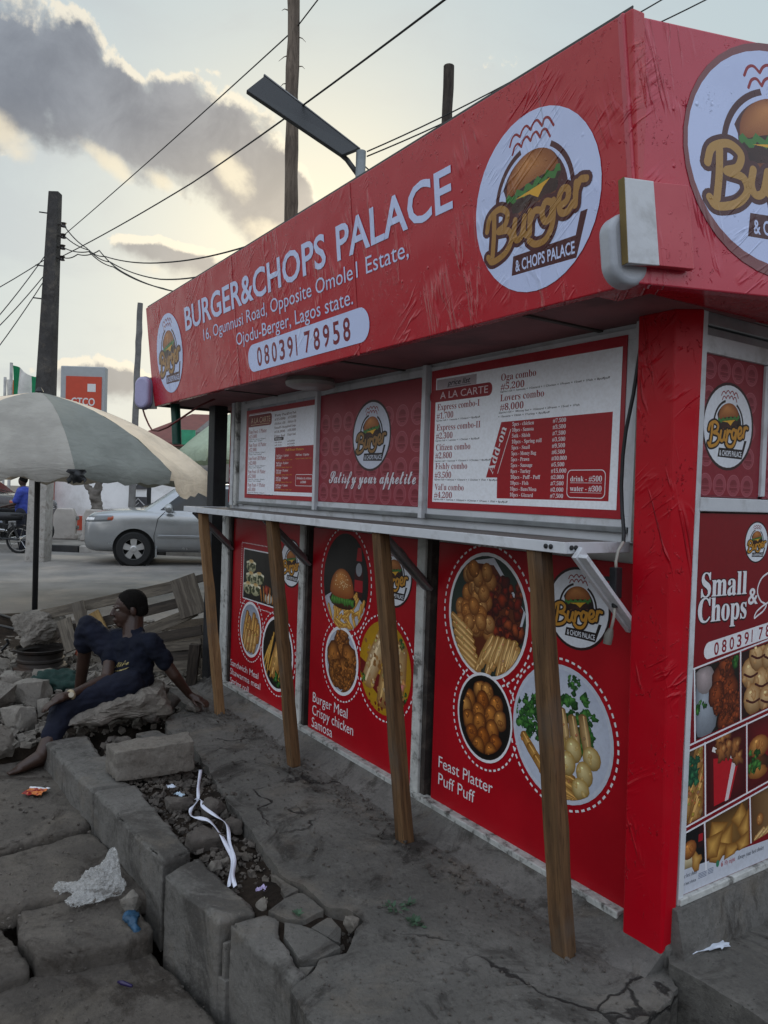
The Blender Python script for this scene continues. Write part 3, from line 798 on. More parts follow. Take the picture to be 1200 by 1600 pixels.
pr.poly([cl(-1.95, .33), cl(-1.40, .33), cl(-1.40, .42), cl(-1.80, .52), cl(-1.95, .49)], 'a98312', 1.4); pr.poly([cl(-1.92, .52), cl(-1.72, .44), cl(-1.44, .40), cl(-1.43, .44), cl(-1.70, .54), cl(-1.92, .60)], '6a1414', 1.8)
roll(pr, (-1.83, .48), (-1.69, .74), .125, 3, 'd9c29a', '946a36', cl); roll(pr, (-1.575, .42), (-1.535, .72), .14, 3, 'd6b884', '8a5f30', cl); roll(pr, (-1.69, .40), (-1.625, .66), .11, 4, 'c9a468', '7d5526', cl)
for q in range(60): x, y = rr.uniform(-1.85, -1.5), rr.uniform(.42, .74); blob(pr, x, y, rr.uniform(.006, .016), 5, rr.choice(('b98a4a', 'e6d6b0', '8a5a28')), rr.choice(('8a5f30', 'b58a50')), cl, .4, 8, rr)
for x, y in ((-1.87, .50), (-1.49, .47), (-1.60, .37), (-1.66, .74), (-1.54, .73)): leafy(pr, x, y, .03, 6, cl, rr, 5)
for q in range(12): blob(pr, rr.uniform(-1.85, -1.6), rr.uniform(.36, .43), .009, 5, '8a1a12', '4a0c08', cl, .3, 7, rr)
emblem(pr, -1.615, 1.047, .143, 0, ring='2a0b0c')
for s_, x, z, w in (('Burger Meal', -2.392, .243, .385), ('Crispy chicken', -2.394, .170, .45), ('Samosa', -2.396, .098, .235)): pr.text(s_, x, z, .055, WT, 1, w)
pr.build('picture', M_print, kiosk)
# third panel: mixed platter, puff puff bowl, feast plate
pr = Print(front(.060))
c, r = (-.935, .957), (.232, .248)
pr.dashes(*c, .272, .288, WT, 0, 54); pr.disc(*c, .246, .262, WT, 2); pr.disc(*c, *r, '3a4a42', 3, edge='26332d'); cl = clampc(c, r)
pr.poly([cl(-1.20, .68), cl(-.70, .68), cl(-.70, 1.0), cl(-.90, 1.20), cl(-1.06, 1.20)], 'c9ccd6', 3.4)
pr.poly([cl(-1.18, .70), cl(-.74, .70), cl(-.72, 1.0), cl(-.90, 1.17), cl(-1.05, 1.17)], '5d2a14', 3.8)
for q in range(90): blob(pr, -.83 + rr.uniform(-.09, .1), .99 + rr.uniform(-.13, .13), rr.uniform(.010, .030), 4.2 + q * .012, rr.choice(('8e2412', 'a83a18', '5c140c', 'b8562a', '77200f')), '2a0906', cl, .3, 12, rr)
for q in range(34): ball(pr, -1.02 + rr.uniform(-.10, .09) + .03 * (q % 3), .99 + rr.uniform(-.13, .16), .036, 5.6 + q * .03, rr.choice(('d69a56', 'cf8b45', 'e0ad6c')), '7d4216', cl, 1.1, rr)
for q in range(9): roll(pr, (-1.16 + q * .012, .93 - q * .032), (-1.02 + q * .012, .86 - q * .03), .042, 7 + q * .2, 'e0b878', '9a6a30', cl)
for q in range(11): roll(pr, (-.98 + q * .022, .72 + (q % 3) * .025), (-.90 + q * .016, .86 + (q % 2) * .02), .046, 9 + q * .2, 'e4bd7e', '9a6c34', cl)
c, r = (-.925, .537), (.148, .160)
pr.dashes(*c, .196, .210, WT, 0, 46); pr.disc(*c, .170, .184, WT, 12); pr.disc(*c, .160, .172, '16120f', 13); pr.disc(*c, *r, '241a14', 14, edge='0b0908'); cl = clampc(c, (.135, .15))
for row, (y, xs_) in enumerate(((.645, (-.96, -.90)), (.60, (-1.01, -.935, -.865)), (.555, (-1.035, -.965, -.89, -.83)), (.50, (-1.02, -.94, -.86)), (.45, (-.99, -.915, -.84)), (.405, (-.955, -.885)))):
    for x in xs_: ball(pr, x + rr.uniform(-.012, .012), y + rr.uniform(-.01, .01), .042, 15 + row * .5, rr.choice(('d08436', 'b96a24', 'dc9a4c')), '54230a', cl, 1.08, rr)
c, r = (-.508, .588), (.232, .236)
pr.dashes(*c, .262, .270, WT, 0, 56); pr.disc(*c, .247, .253, 'e2e5ec', 2, edge='c3c9d6'); pr.disc(*c, *r, 'dbe0ea', 3, edge='b9c1d2'); cl = clampc(c, r)
for x, y, q in ((-.70, .62, .06), (-.64, .58, .05), (-.50, .68, .055), (-.43, .70, .06), (-.39, .64, .055), (-.40, .58, .05), (-.45, .79, .03), (-.66, .66, .045)): leafy(pr, x, y, q, 4, cl, rr, 9)
for q in range(4): roll(pr, (-.555 + q * .050, .665 + (.014 if q % 2 else 0)), (-.520 + q * .050, .54), .047, 6 + q * .3, 'cfae78', '7a5930', cl)
for q in range(5): roll(pr, (-.70 + q * .035, .535 - q * .035), (-.60 + q * .035, .44 - q * .025), .045, 7 + q * .3, 'd5a55a', '85571f', cl)
for q in range(4): roll(pr, (-.57 + q * .012, .46 - q * .03), (-.43 + q * .010, .435 - q * .032), .047, 9 + q * .3, 'd5a55a', '7d5220', cl)
for x, y in ((-.515, .555), (-.44, .545), (-.355, .54), (-.465, .49), (-.385, .475), (-.40, .415)): ball(pr, x, y, .040, 11, 'ead79c', 'a8843e', cl, 1.1, rr)
emblem(pr, -.447, 1.058, .140, 0, ring='2a0b0c')
for s_, x, z, w in (('Feast Platter', -1.216, .238, .357), ('Puff Puff', -1.214, .163, .248)): pr.text(s_, x, z, .050, WT, 1, w)
pr.build('picture', M_print, kiosk)

# ---- window band: white frames, price boards, logo sheet
YW = .055
mb = MB()
mb.box((-1.93, YW + .045, 2.055), (3.52, .06, .05)); mb.box((-1.93, YW + .045, 1.325), (3.52, .06, .035))
mb.build('window_frame', M_white, kiosk, bevel=.003)
mb = MB(); mb.box((-1.96, YW + .02, 1.352), (3.44, .05, .02)); mb.build('window_track', M_alu, kiosk, bevel=.002)
for x0, x1 in ((-3.47, -2.42), (-2.40, -1.395), (-1.365, -.225)):
    mb = MB(); t = .045
    mb.box(((x0 + x1) / 2, YW + .012, 2.012), (x1 - x0, .024, .036)); mb.box(((x0 + x1) / 2, YW + .012, 1.379), (x1 - x0, .024, .036))
    mb.box((x0 + t / 2, YW + .012, 1.6955), (t, .024, .597)); mb.box((x1 - t / 2, YW + .012, 1.6955), (t, .024, .597))
    mb.build('sash', M_white, kiosk, bevel=.002)
    mb = MB(); mb.box(((x0 + x1) / 2, YW + .016, 1.695), (x1 - x0 - .08, .006, .60))
    mb.build('pane', mat('sheet_backing', 'b9c0ca', .3, .05), kiosk)
for x in (-1.385, -2.41):
    mb = MB(); mb.box((x, YW - .008, 1.69), (.028, .036, .70)); mb.build('mullion', M_white, kiosk, bevel=.003)
for x, w in ((-3.58, .045), (-3.515, .07), (-3.645, .05)):
    mb = MB(); mb.box((x, YW + .01 + (.02 if w > .06 else 0), 1.69), (w, .05, .72)); mb.build('jamb', M_oldwhite if w < .05 else M_white, kiosk, bevel=.003)
pr = Print(front(.070)); pr.rect(-3.755, 1.35, -3.69, 2.03, '8d0a18', 0)
for z, q in ((1.52, 'k'), (1.58, 'e'), (1.46, 'v')): pr.text(q, -3.745, z, .03, WT, 1)
blob(pr, -3.72, 1.74, .03, 1, '5d6b72', '2a3034', None, .2); pr.build('end_picture', M_print, kiosk)
mb = MB(); mb.box((-.205, YW + .02, 1.69), (.05, .06, .75)); mb.build('jamb', M_white, kiosk, bevel=.003)
mb = MB(); mb.box((-.182, YW - .0, 1.69), (.018, .09, .75)); mb.build('jamb', mat('grey_mastic', '75726c', .9, .3, 12, .6, 50), kiosk, bevel=.004)
# right price board
R_ = '8f0f1c'; BL = 'b9c1d6'
fb = front(YW - .004)
mb = MB(); mb.box((-.811, YW + .002, 1.699), (1.086, .012, .622)); pb = mb.build('price_board', mat('board_red', (.36, .006, .016), .35, .1), kiosk)
pr = Print(fb); pr.rect(-1.318, 1.418, -.285, 1.973, 'f6f9ff', 0)
pr.rect(-1.312, 1.922, -1.04, 1.965, 'b9aeb4', 1); pr.text('price list', -1.235, 1.934, .024, '2a2024', 2, .155, 'italic'); pr.rect(-1.235, 1.927, -1.075, 1.929, '2a2024', 2)
pr.rrect(-1.36, 1.866, -.939, 1.921, .024, R_, 1.5); pr.text('A LA CARTE', -1.285, 1.879, .030, 'dfc9cf', 2.5, .32)
SP = '1spring roll + 1samosa'
for (nm, z, w, price, zp, sm, zs, ws) in (('Express combo-I', 1.829, .288, '#1,700', 1.791, '1spring roll + 1 samosa + 1Gizzard + 8puffpuff', 1.779, .30),
        ('Express combo-II', 1.738, .298, '#2,300', 1.701, '1spring roll + 1 samosa + 1 Chicken + 8puffpuff', 1.689, .30), ('Citizen combo', 1.649, .238, '#2,800', 1.613, SP + ' + 1Gizzard + 1Chicken + 8puffpuff', 1.598, .375),
        ('Fishly combo', 1.565, .222, '#3,500', 1.526, SP + ' + 1Gizzard + 1 Chicken + 1Fish + 8puffpuff', 1.515, .425), ("Val'u combo", 1.472, .204, '#4,200', 1.437, SP + ' + 1Gizzard + 1Chicken + 1Prawn + 1Fish + 8puffpuff', 1.427, .485)):
    pr.text(nm, -1.303, z, .027, R_, 1, w, 'serif'); pr.text(price, -1.306, zp, .026, R_, 1, .118 if price[1] != '4' else .128, 'serif'); pr.text(sm, -1.308, zs, .0075, '33282c', 1, ws, 'bold')
for (nm, z, w, price, zp) in (('Oga combo', 1.919, .197, '#5,200', 1.882), ('Lovers combo', 1.836, .243, '#8,000', 1.799)):
    pr.text(nm, -.888, z, .027, R_, 1, w, 'serif'); pr.text(price, -.888, zp, .026, R_, 1, .135, 'serif')
pr.text(SP + ' + 1Gizzard + 1 Chicken + 1Prawn + 1Snail + 1Fish + 8puffpuff', -.89, 1.871, .0075, '33282c', 1, .556, 'bold')
pr.text('2spring roll + 1Money bag + 1Gizzard + 2Prawn + 1Snail + 1Fish', -.895, 1.787, .0075, '33282c', 1, .428, 'bold'); pr.text('+ 1Sausage + 1Shish + 1Turkey + 8puffpuff', -.897, 1.771, .0075, '33282c', 1, .285, 'bold')
pr.poly([(-.888, 1.444), (-.32, 1.447), (-.316, 1.755), (-.877, 1.752), (-.958, 1.528), (-.890, 1.528)], 'a3131f', 1)
pr.text('Add-on', -.918, 1.541, .036, WT, 2, .20, 'serif', rad(68)); pr.stroke([(-.888, 1.545), (-.82, 1.72)], .003, WT, 2)
rows = ('5pcs - chicken|7,500', '10pcs - Samosa|3,500', '5stk - Shish|7,500', '10pcs - Spring roll|3,500', '5pcs - Snail|9,500', '5pcs - Money Bag|6,500', '5pcs - Prawn|10,000', '5pcs - Sausage|5,500', '8pcs - Turkey|15,000', '10pcs - Puff - Puff|2,000', '10pcs - Fish|7,500', '10pcs - Buns/Mosa|2,000', '10pcs - Gizzard|7,500')
for k, q in enumerate(rows):
    a, p = q.split('|'); z = 1.733 - k * .0233
    pr.text(a, -.812, z, .0145, WT, 2, .0088 * len(a) - .004, 'serif'); pr.text('#' + p, -.594, z, .0145, WT, 2, .0108 * (len(p) + 1), 'serif')
pr.rrect(-.513, 1.455, -.336, 1.557, .02, WT, 2); pr.rrect(-.510, 1.458, -.339, 1.554, .018, 'a3131f', 3)
for s_, z in (('drink - #500', 1.515), ('water - #300', 1.480)): pr.text(s_, -.497, z, .019, WT, 4, .145, 'serif'); pr.rect(-.497, z - .006, -.352, z - .0045, WT, 4)
pr.build('lettering', M_print, pb)
# left price board
mb = MB(); mb.box((-2.935, YW + .002, 1.682), (.985, .012, .588)); pb = mb.build('price_board', MATS['board_red'], kiosk)
pr = Print(fb); pr.rect(-3.385, 1.415, -2.45, 1.944, 'f2f5fd', 0)
pr.rrect(-3.40, 1.862, -3.028, 1.938, .025, '7a1a1c', 1); pr.text('A LA CARTE', -3.35, 1.885, .036, 'd9c0a0', 2, .30); pr.rect(-3.35, 1.873, -3.06, 1.876, 'd9c0a0', 2); pr.rect(-3.38, 1.947, -3.03, 1.950, WT, 2)
for k, (a, p) in enumerate((('Fam Feast - I Platter', '#25,000'), ('Fam Feast -II Platter', '#32,000'), ('Fam Feast -III Platter', '#42,000'), ('Fam Feast -IV Platter', '#52,900'), ('Fam Feast -V Platter', '#65,000'))):
    z = 1.818 - k * .0885
    pr.text(a, -3.375, z, .024, R_, 1, .275, 'serif'); pr.text(p, -3.375, z - .031, .023, R_, 1, .125, 'serif')
    pr.text('10spring roll + 10samosa + 5Gizzard +', -3.375, z - .043, .0075, '33282c', 1, .27, 'bold'); pr.text('5Chicken + 5Fish + 20puffpuff', -3.375, z - .055, .0075, '33282c', 1, .21 + (.19 if k == 4 else 0), 'bold')
for k, q in enumerate(('Party Pack', '#15,000', 'chicken x10', 'Small chops', '#18,000', 'Finger food')):
    pr.text(q, -2.985, 1.91 - k * .026, .014, '5a2a30', 1, .15 if k % 3 else .19, 'serif')
    pr.text(q, -2.80, 1.912 - k * .026, .014, '5a2a30', 1, .11, 'serif')
pr.rrect(-2.985, 1.757, -2.85, 1.778, .008, '3a2a2e', 1); pr.text('Drinks', -2.97, 1.762, .012, WT, 2, .09, 'serif')
for k in range(3):
    pr.text('soft drink', -2.975, 1.741 - k * .017, .010, '5a2a30', 1, .10, 'serif'); pr.text('#500', -2.80, 1.743 - k * .017, .010, '5a2a30', 1, .10, 'serif')
pr.rect(-2.965, 1.437, -2.445, 1.714, '9c1320', 1); pr.text('Puff Feast Platters', -2.82, 1.688, .014, 'd9a32c', 2, .24, 'serif')
for k in range(5):
    z = 1.655 - k * .046; y_ = '#' + ('5,000', '8,000', '10,500', '12,500', '15,000')[k]
    pr.text('Puff Feast - ' + ('I', 'II', 'III', 'IV', 'V')[k] + ' platter', -2.945, z, .013, WT, 2, .17, 'serif'); pr.text(y_, -2.945, z - .014, .011, WT, 2, .07, 'serif')
    pr.text('Spring roll + Samosa + Shish + Puff', -2.945, z - .024, .007, 'd9a32c', 2, .22)
    if k < 1: pr.text('Puff Feast - VI platter', -2.68, z, .013, WT, 2, .17, 'serif'); pr.text('Samosa + Shish + Puff + Fish', -2.68, z - .02, .007, 'd9a32c', 2, .20)
pr.rrect(-2.675, 1.475, -2.46, 1.545, .012, WT, 2); pr.rrect(-2.672, 1.478, -2.463, 1.542, .010, '9c1320', 3); pr.text('Drinks & extras', -2.66, 1.515, .014, WT, 4, .185, 'serif'); pr.text('#500', -2.61, 1.492, .013, WT, 4, .07, 'serif')
pr.build('lettering', M_print, pb)
# sheet with repeated emblems between the boards
mb = MB(); mb.box((-1.898, YW + .004, 1.69), (.99, .010, .60)); ls = mb.build('logo_sheet', mat('logo_sheet_red', '8a3440', .35, .1), kiosk)
pr = Print(front(YW - .002)); pr.rect(-2.392, 1.392, -1.404, 1.988, '8e2d39', 0)
def tone(x, y, q, L):
    pr.ring(x, y, q * .9, q, 'a65660', L, 24); pr.disc(x, y, q * .88, q * .88, '9a444f', L, 20)
    pr.poly([(x + q * .55 * cos(a), y + .05 * q + q * .5 * sin(a)) for a in [pi * k / 8 for k in range(9)]], '7d2631', L + 1); pr.rect(x - q * .5, y - .1 * q, x + q * .5, y + .03 * q, '84303a', L + 1)
    pr.rect(x - q * .6, y - .45 * q, x + q * .6, y - .2 * q, '7d2631', L + 1); pr.rect(x - q * .3, y - .62 * q, x + q * .4, y - .5 * q, '7d2631', L + 1)
for i in range(8):
    for j in range(5): 
        x, y = -2.33 + i * .125, 1.445 + j * .127
        if y < 1.95: tone(x, y, .053, 1)
emblem(pr, -1.852, 1.741, .170, 3, ring='3a2426', disc='c6cbda', gold='8f6a3c')
pr.text('Satisfy your appetite', -2.268, 1.494, .066, '4a1a22', 6, .82, 'script'); pr.text('Satisfy your appetite', -2.271, 1.497, .066, 'd9d6de', 8, .82, 'script')
pr.build('logo', M_print, ls)

# ---- serving shelf, its brackets
sh = MB(); sh.box((-1.98, -.10, 1.2985), (3.50, .295, .022)); shelf = sh.build('serving_shelf', mat('worn_shelf', '6d6a66', .7, .25, 6, .5, 30, dirt='33302c', stretch=(.4, 4, 4)), kiosk, bevel=.002)
mb = MB(); mb.box((-1.98, -.256, 1.297), (3.52, .014, .036)); mb.build('edge_strip', M_white, shelf, bevel=.002)
for x in (-.226, -3.734):
    mb = MB(); mb.box((x, -.100, 1.297), (.012, .296, .036)); mb.build('edge_strip', M_white, shelf, bevel=.002)
for x in (-.300, -.278): mb = MB(); mb.lathe([(.008, 0), (.008, .004), (.004, .006)], (x, -.263, 1.298), 'y', 10, Matrix.Rotation(pi, 3, 'Z')); mb.build('bolt', M_black, shelf)
for y in (-.235, -.215): mb = MB(); mb.lathe([(.008, 0), (.008, .004), (.004, .006)], (-.220, y, 1.298), 'x', 10); mb.build('bolt', M_black, shelf)
for x, mm in ((-.205, M_white), (-1.335, M_alu), (-2.49, M_alu), (-3.63, M_alu)):
    mb = MB(); mb.bar((x, -.225, 1.285), (x, .052, 1.03), .045, .018, (1, 0, 0)); mb.bar((x + .016, -.225, 1.275), (x + .016, .052, 1.02), .014, .05, (1, 0, 0))
    mb.build('bracket', mm, kiosk, bevel=.002)

# ---- signboard leaning out over the front
FO, FU, FV = (0, -.35, 2.04), (1, 0, 0), (0, -.075, .695)
fp = plane(FO, FU, FV)
mb = MB()
mb.hexa([fp(-4.203, -.012, 0), fp(.094, -.002, 0), fp(.094, -.002, -.05), fp(-4.203, -.012, -.05), fp(-4.200, .699, 0), fp(.092, .701, 0), fp(.092, .701, -.05), fp(-4.200, .699, -.05)])
sign = mb.build('signboard', M_red, kiosk, bevel=.004)
mb = MB(); mb.bar(fp(-4.205, .7035, -.016), fp(.080, .7055, -.016), .022, .004, (0, -1, .1)); mb.build('top_trim', mat('dull_tin', '35322f', .6, .3, 8, .3), sign)
for x in (-2.62, -1.35):
    mb = MB(); mb.add([fp(x, -.01, .001), fp(x + .018, -.01, .0018), fp(x + .018, .70, .0018), fp(x, .70, .001)], [(0, 1, 2, 3)]); mb.build('vinyl_seam', M_red, sign)
pr = Print(fp, .00002, .0022); LB = 'ccd8fa'
pr.text('BURGER&CHOPS', -3.405, .415, .146, LB, 0, 1.84, 'bold'); pr.text('PALACE', -1.468, .412, .146, LB, 0, .795, 'bold')
pr.text('16, Ogunnusi Road, Opposite Omole1 Estate,', -3.100, .308, .066, LB, 0, 2.155); pr.text('Ojodu-Berger, Lagos state.', -2.610, .208, .066, LB, 0, 1.25)
pr.rrect(-2.468, .040, -1.243, .184, .070, LB, 0)
for k, ch in enumerate('08039178958'):
    pr.text(ch, -2.352 + k * .0897, .064, .099, '7a1024', 1, .013 if ch == '1' else .060, 'bold'); 
pr.build('lettering', M_redv, sign)
for x in (-3.758, -.290):
    pr = Print(fp, .00002, .0022); emblem(pr, x, .318, .266, 0, line='4a1418', gold='a87a3a', disc='ccd8fa'); pr.build('logo', M_redv, sign)
# box behind the signboard: roof, soffit, end returns
mb = MB(); mb.box(((-4.19 + .03) / 2, .005, 2.062), (4.19, .66, .03)); mb.build('soffit', M_plywood, kiosk)
for x in (-3.0, -1.6, -.4):
    mb = MB(); mb.box((x, .0, 2.0435), (.02, .60, .006)); mb.build('soffit_batten', mat('dirty_batten', '4a4541', .8, .3), kiosk)
mb = MB(); mb.box((-2.05, 1.25, 2.66), (4.25, 3.2, .03)); mb.build('roof', mat('roof_tin', '6b6865', .5, .2, metal=.4), kiosk)
mb = MB(); mb.hexa([(-4.2, -.33, 2.03), (-4.185, -.33, 2.03), (-4.185, 2.6, 2.03), (-4.2, 2.6, 2.03), (-4.2, -.40, 2.70), (-4.185, -.40, 2.70), (-4.185, 2.6, 2.70), (-4.2, 2.6, 2.70)]); mb.build('end_return', MATS['dull_tin'], kiosk)
# end signboard, swung out from the side wall
SU = Vector((.31804, .94808, 0)); SV = (-.03, -.075, .69); SO = (.0965, -.353, 2.039)
sp = plane(SO, SU, SV)
mb = MB(); mb.hexa([sp(-.005, -.006, 0), sp(2.6, .03, 0), sp(2.6, .03, -.04), sp(-.005, -.006, -.04), sp(-.004, .702, 0), sp(2.6, .70, 0), sp(2.6, .70, -.04), sp(-.004, .702, -.04)])
side = mb.build('end_signboard', vinyl('sky_tinted_red_vinyl', (.50, .030, .058), .22, .7, .6), kiosk, bevel=.004)  # pinker than the front board: sky reflection put into the base colour
pr = Print(sp, .00002, .0022); pr.disc(.470, .378, .312, .325, '7d4a4c', 0); emblem(pr, .470, .384, .298, .5, line='4a2426', gold='b08848', disc='c4d0f2'); pr.build('logo', M_redv, side)
mb = MB(); mb.hexa([(-.10, -.33, 2.045), (.09, -.33, 2.045), (.85, 2.1, 2.085), (-.10, 2.1, 2.085), (-.10, -.33, 2.06), (.09, -.33, 2.06), (.85, 2.1, 2.10), (-.10, 2.1, 2.10)]); mb.build('soffit', M_red, kiosk)

# corner post wrapped in film
mb = MB(); mb.hexa([(-.150, 0, .015), (-.002, 0, .035), (0.004, .060, .08), (-.150, .060, .03), (-.182, -.006, 2.05), (-.044, -.006, 2.05), (.012, .062, 2.05), (-.182, .062, 2.05)]); mb.build('corner_post', M_redpost, kiosk, bevel=.006)
mb = MB(); mb.box((-.055, .055, .03), (.13, .09, .09)); mb.build('post_foot', M_conc, kiosk, bevel=.02)

# side wall: white trim, header, window with logo film, picture panel
mb = MB(); mb.box((-.012, .082, 1.12), (.03, .026, 1.90)); mb.build('jamb', M_white, kiosk, bevel=.002)
mb = MB(); mb.box((-.015, .60, 2.105), (.02, 1.02, .105)); mb.build('header', mat('grey_ply_header', '9a9794', .7, .15, 4, .2, 30, dirt='5a5652', stretch=(1, .5, 4)), kiosk)
mb = MB(); mb.box((-.012, .60, 2.028), (.026, 1.02, .042)); mb.box((-.020, .60, 1.99), (.02, 1.02, .03)); mb.build('window_frame', M_alu, kiosk, bevel=.003)
mb = MB(); mb.box((-.012, .60, 1.950), (.024, 1.02, .055)); mb.box((-.008, .60, 1.448), (.03, 1.02, .044)); mb.box((-.012, .450, 1.70), (.022, .024, .44)); mb.build('window_frame', M_white, kiosk, bevel=.003)
sf = sideX(-.012)
for y0, y1 in ((.0945, .437), (.463, 1.05)):
    mb = MB(); mb.box((-.018, (y0 + y1) / 2, 1.70), (.010, y1 - y0, .455)); ls = mb.build('window_sheet', MATS['logo_sheet_red'], kiosk)
    pr = Print(sf); pr.rect(y0, 1.478, y1, 1.924, '87202e', 0)
    for i in range(7):
        for j in range(5):
            x, y = y0 + .04 + i * .0775, 1.512 + j * .092
            if x < y1 - .03: tone(x, y, .036, 1)
    emblem(pr, (y0 + y1) / 2 - .018, 1.702, .133, 3, ring='33191a'); pr.build('logo', M_print, ls)
mb = MB(); mb.box((-.016, .60, .80), (.02, 1.04, 1.235)); sp_ = mb.build('side_panel', MATS['red_panel'], kiosk)
pr = Print(sideX(-.0055))
pr.rect(.078, .205, 1.1, 1.42, '7d0414', 0)
emblem(pr, .430, 1.326, .066, 1, ring='1c0808')
for s_, x, z, w in (('Small', .130, 1.153, .252), ('Chops', .118, 1.072, .268)):
    for dx, dz in ((.004, -.003), (-.004, -.003), (.0, -.006), (.004, .003), (-.004, .003)): pr.text(s_, x + dx, z + dz, .077, '2a080c', 1, w, 'serif')
    for dx in (-.0015, .0015): pr.text(s_, x + dx, z, .077, WT, 2 + dx * 100, w, 'serif')
pr.text('&', .395, 1.115, .058, '2a080c', 1, .062, 'bold'); pr.text('&', .393, 1.117, .056, WT, 2, .06, 'bold')
pr.stroke([(.60, 1.235), (.52, 1.222), (.468, 1.20), (.448, 1.16), (.470, 1.125), (.505, 1.11), (.490, 1.09), (.455, 1.075), (.436, 1.068), (.450, 1.09), (.51, 1.115), (.62, 1.14)], .006, WT, 2)
sk = lambda y, z: (y, z + (y - .30) * .13)
pr.poly([sk(.078, .949), sk(1.1, .96), sk(1.1, .965), sk(.078, .955)], WT, 2)
pr.rrect(.158, .949, 1.08, 1.004, .026, WT, 3, 6, .118)
for k, ch in enumerate('08039178958'): pr.text(ch, .212 + k * .0425, .962 + k * .0052, .042, '8a1024', 4, .0055 if ch == '1' else .026, 'bold')
# tilted picture grid
def tile(y0, y1, za, zb, bgc, bge, tilt=.13, lean=.02):
    P4 = [(y0 - 0, za + (y0 - .3) * tilt), (y1, za + (y1 - .3) * tilt), (y1 - lean, zb + (y1 - .3) * tilt), (y0 - lean, zb + (y0 - .3) * tilt)]
    c = (sum(q[0] for q in P4) / 4, sum(q[1] for q in P4) / 4)
    pr.fan(c, P4, bgc, bge, 1)
    def cl(x, y):
        z = min(max(y - (x - .3) * tilt, za), zb); t = (z - za) / (zb - za); x = min(max(x, y0 - lean * t), y1 - lean * t)
        return (x, z + (x - .3) * tilt)
    return c, cl
def vline(y, za, zb, lean=.02): pr.poly([(y - .004, za + (y - .3) * .13), (y + .004, za + (y - .3) * .13), (y + .004 - lean, zb + (y - .3) * .13), (y - .004 - lean, zb + (y - .3) * .13)], WT, 12)
def hline(z): pr.poly([sk(.078, z - .012), sk(1.1, z - .012), sk(1.1, z - .006), sk(.078, z - .006)], WT, 12); pr.poly([sk(.078, z + .006), sk(1.1, z + .006), sk(1.1, z + .012), sk(.078, z + .012)], WT, 12)
c, cl = tile(.136, .375, .718, .945, '2a2620', '17120f')
blob(pr, .18, .80, .07, 2, 'aab2bc', '6a7078', cl, .1, 18, rr, 1.5); blob(pr, .17, .89, .05, 2.4, 'b9a8a8', '7d7474', cl, .1, 14, rr); leafy(pr, .31, .93, .04, 3, cl, rr, 8); leafy(pr, .155, .80, .03, 3, cl, rr, 6)
for x, y, q, a in ((.27, .87, .06, 1.4), (.31, .84, .05, -1.2), (.24, .83, .045, -1.4), (.32, .77, .06, .2), (.29, .74, .04, -.4)): chicken(pr, x, y, q, 4, a, cl, rr, ('a04a20', '3a1006'))
c, cl = tile(.390, .62, .718, .945, '4a1a1c', '241012')
for x, y in ((.43, .88), (.47, .94), (.50, .84), (.55, .93), (.45, .79), (.54, .78), (.58, .86)): ball(pr, x, y, .058, 3, 'e6c08a', '9a6a3a', cl, .95, rr); pr.stroke([cl(x - .04, y), cl(x, y - .012), cl(x + .04, y - .004)], .008, '4a1a10', 5)
c, cl = tile(.640, 1.08, .718, .945, '3a1a14', '1a0c0a')
for x, y in ((.72, .9), (.8, .85), (.9, .93), (.98, .88)): chicken(pr, x, y, .06, 3, .6, cl, rr)
c, cl = tile(.078, .195, .455, .690, '8a6a4a', '4a3420')
leafy(pr, .11, .60, .05, 4, cl, rr, 14, (('2f6b4a', '0f3324'), ('3f8a5a', '16442c')))
for x, y in ((.16, .66), (.15, .62), (.18, .56), (.12, .52), (.10, .48), (.16, .50), (.15, .45)): roll(pr, (x - .02, y - .05), (x + .02, y + .05), .06, 3, 'd0a05c', '7a4f20', cl)
c, cl = tile(.212, .430, .455, .690, '6a0810', '3d040a')
pr.poly([cl(.25, .46), cl(.34, .47), cl(.385, .60), cl(.235, .62)], 'b81222', 2); pr.poly([cl(.31, .465), cl(.33, .467), cl(.37, .60), cl(.345, .605)], 'd9c9cc', 2.4); pr.poly([cl(.225, .645), cl(.39, .585), cl(.392, .597), cl(.23, .66)], 'e9e4e2', 3)
for x, y, q in ((.27, .67, .034), (.30, .70, .03), (.31, .645, .038), (.36, .64, .032), (.375, .60, .03), (.28, .635, .03)): blob(pr, x, y, q, 4, 'b8763e', '4a200e', cl, .38, 18, rr); blob(pr, x + .01, y + .01, q * .4, 4.6, 'd29a5c', '8a4c22', cl, .3, 9, rr)
c, cl = tile(.447, .72, .455, .690, '7d0a14', '4a060c')
blob(pr, .50, .56, .07, 3, '6b3a1c', '2c140a', cl, .1, 18, rr, .5); ball(pr, .50, .62, .06, 4, 'd99a50', '8a4a1c', cl, .7, rr); leafy(pr, .48, .575, .04, 5, cl, rr, 8); blob(pr, .50, .53, .06, 5, 'c98a44', '7a4418', cl, .06, 18, rr, .4)
c, cl = tile(.078, .215, .275, .428, '141316', '0c0b0d')
ball(pr, .125, .345, .040, 3, 'd08a44', '7a3c16', cl, .75, rr); blob(pr, .13, .305, .055, 2.4, 'd9c9a4', '8a7a58', cl, .2, 14, rr, .4); blob(pr, .17, .30, .03, 2.8, 'd9a85a', '8a5a24', cl, .4, 10, rr)
pr.poly([cl(.172, .34), cl(.196, .34), cl(.196, .40), cl(.190, .43), cl(.178, .43), cl(.172, .40)], '2a0c0e', 3); pr.poly([cl(.172, .36), cl(.196, .36), cl(.196, .385), cl(.172, .385)], 'a01420', 3.4)
c, cl = tile(.228, .470, .262, .428, '8a6430', '4a3016')
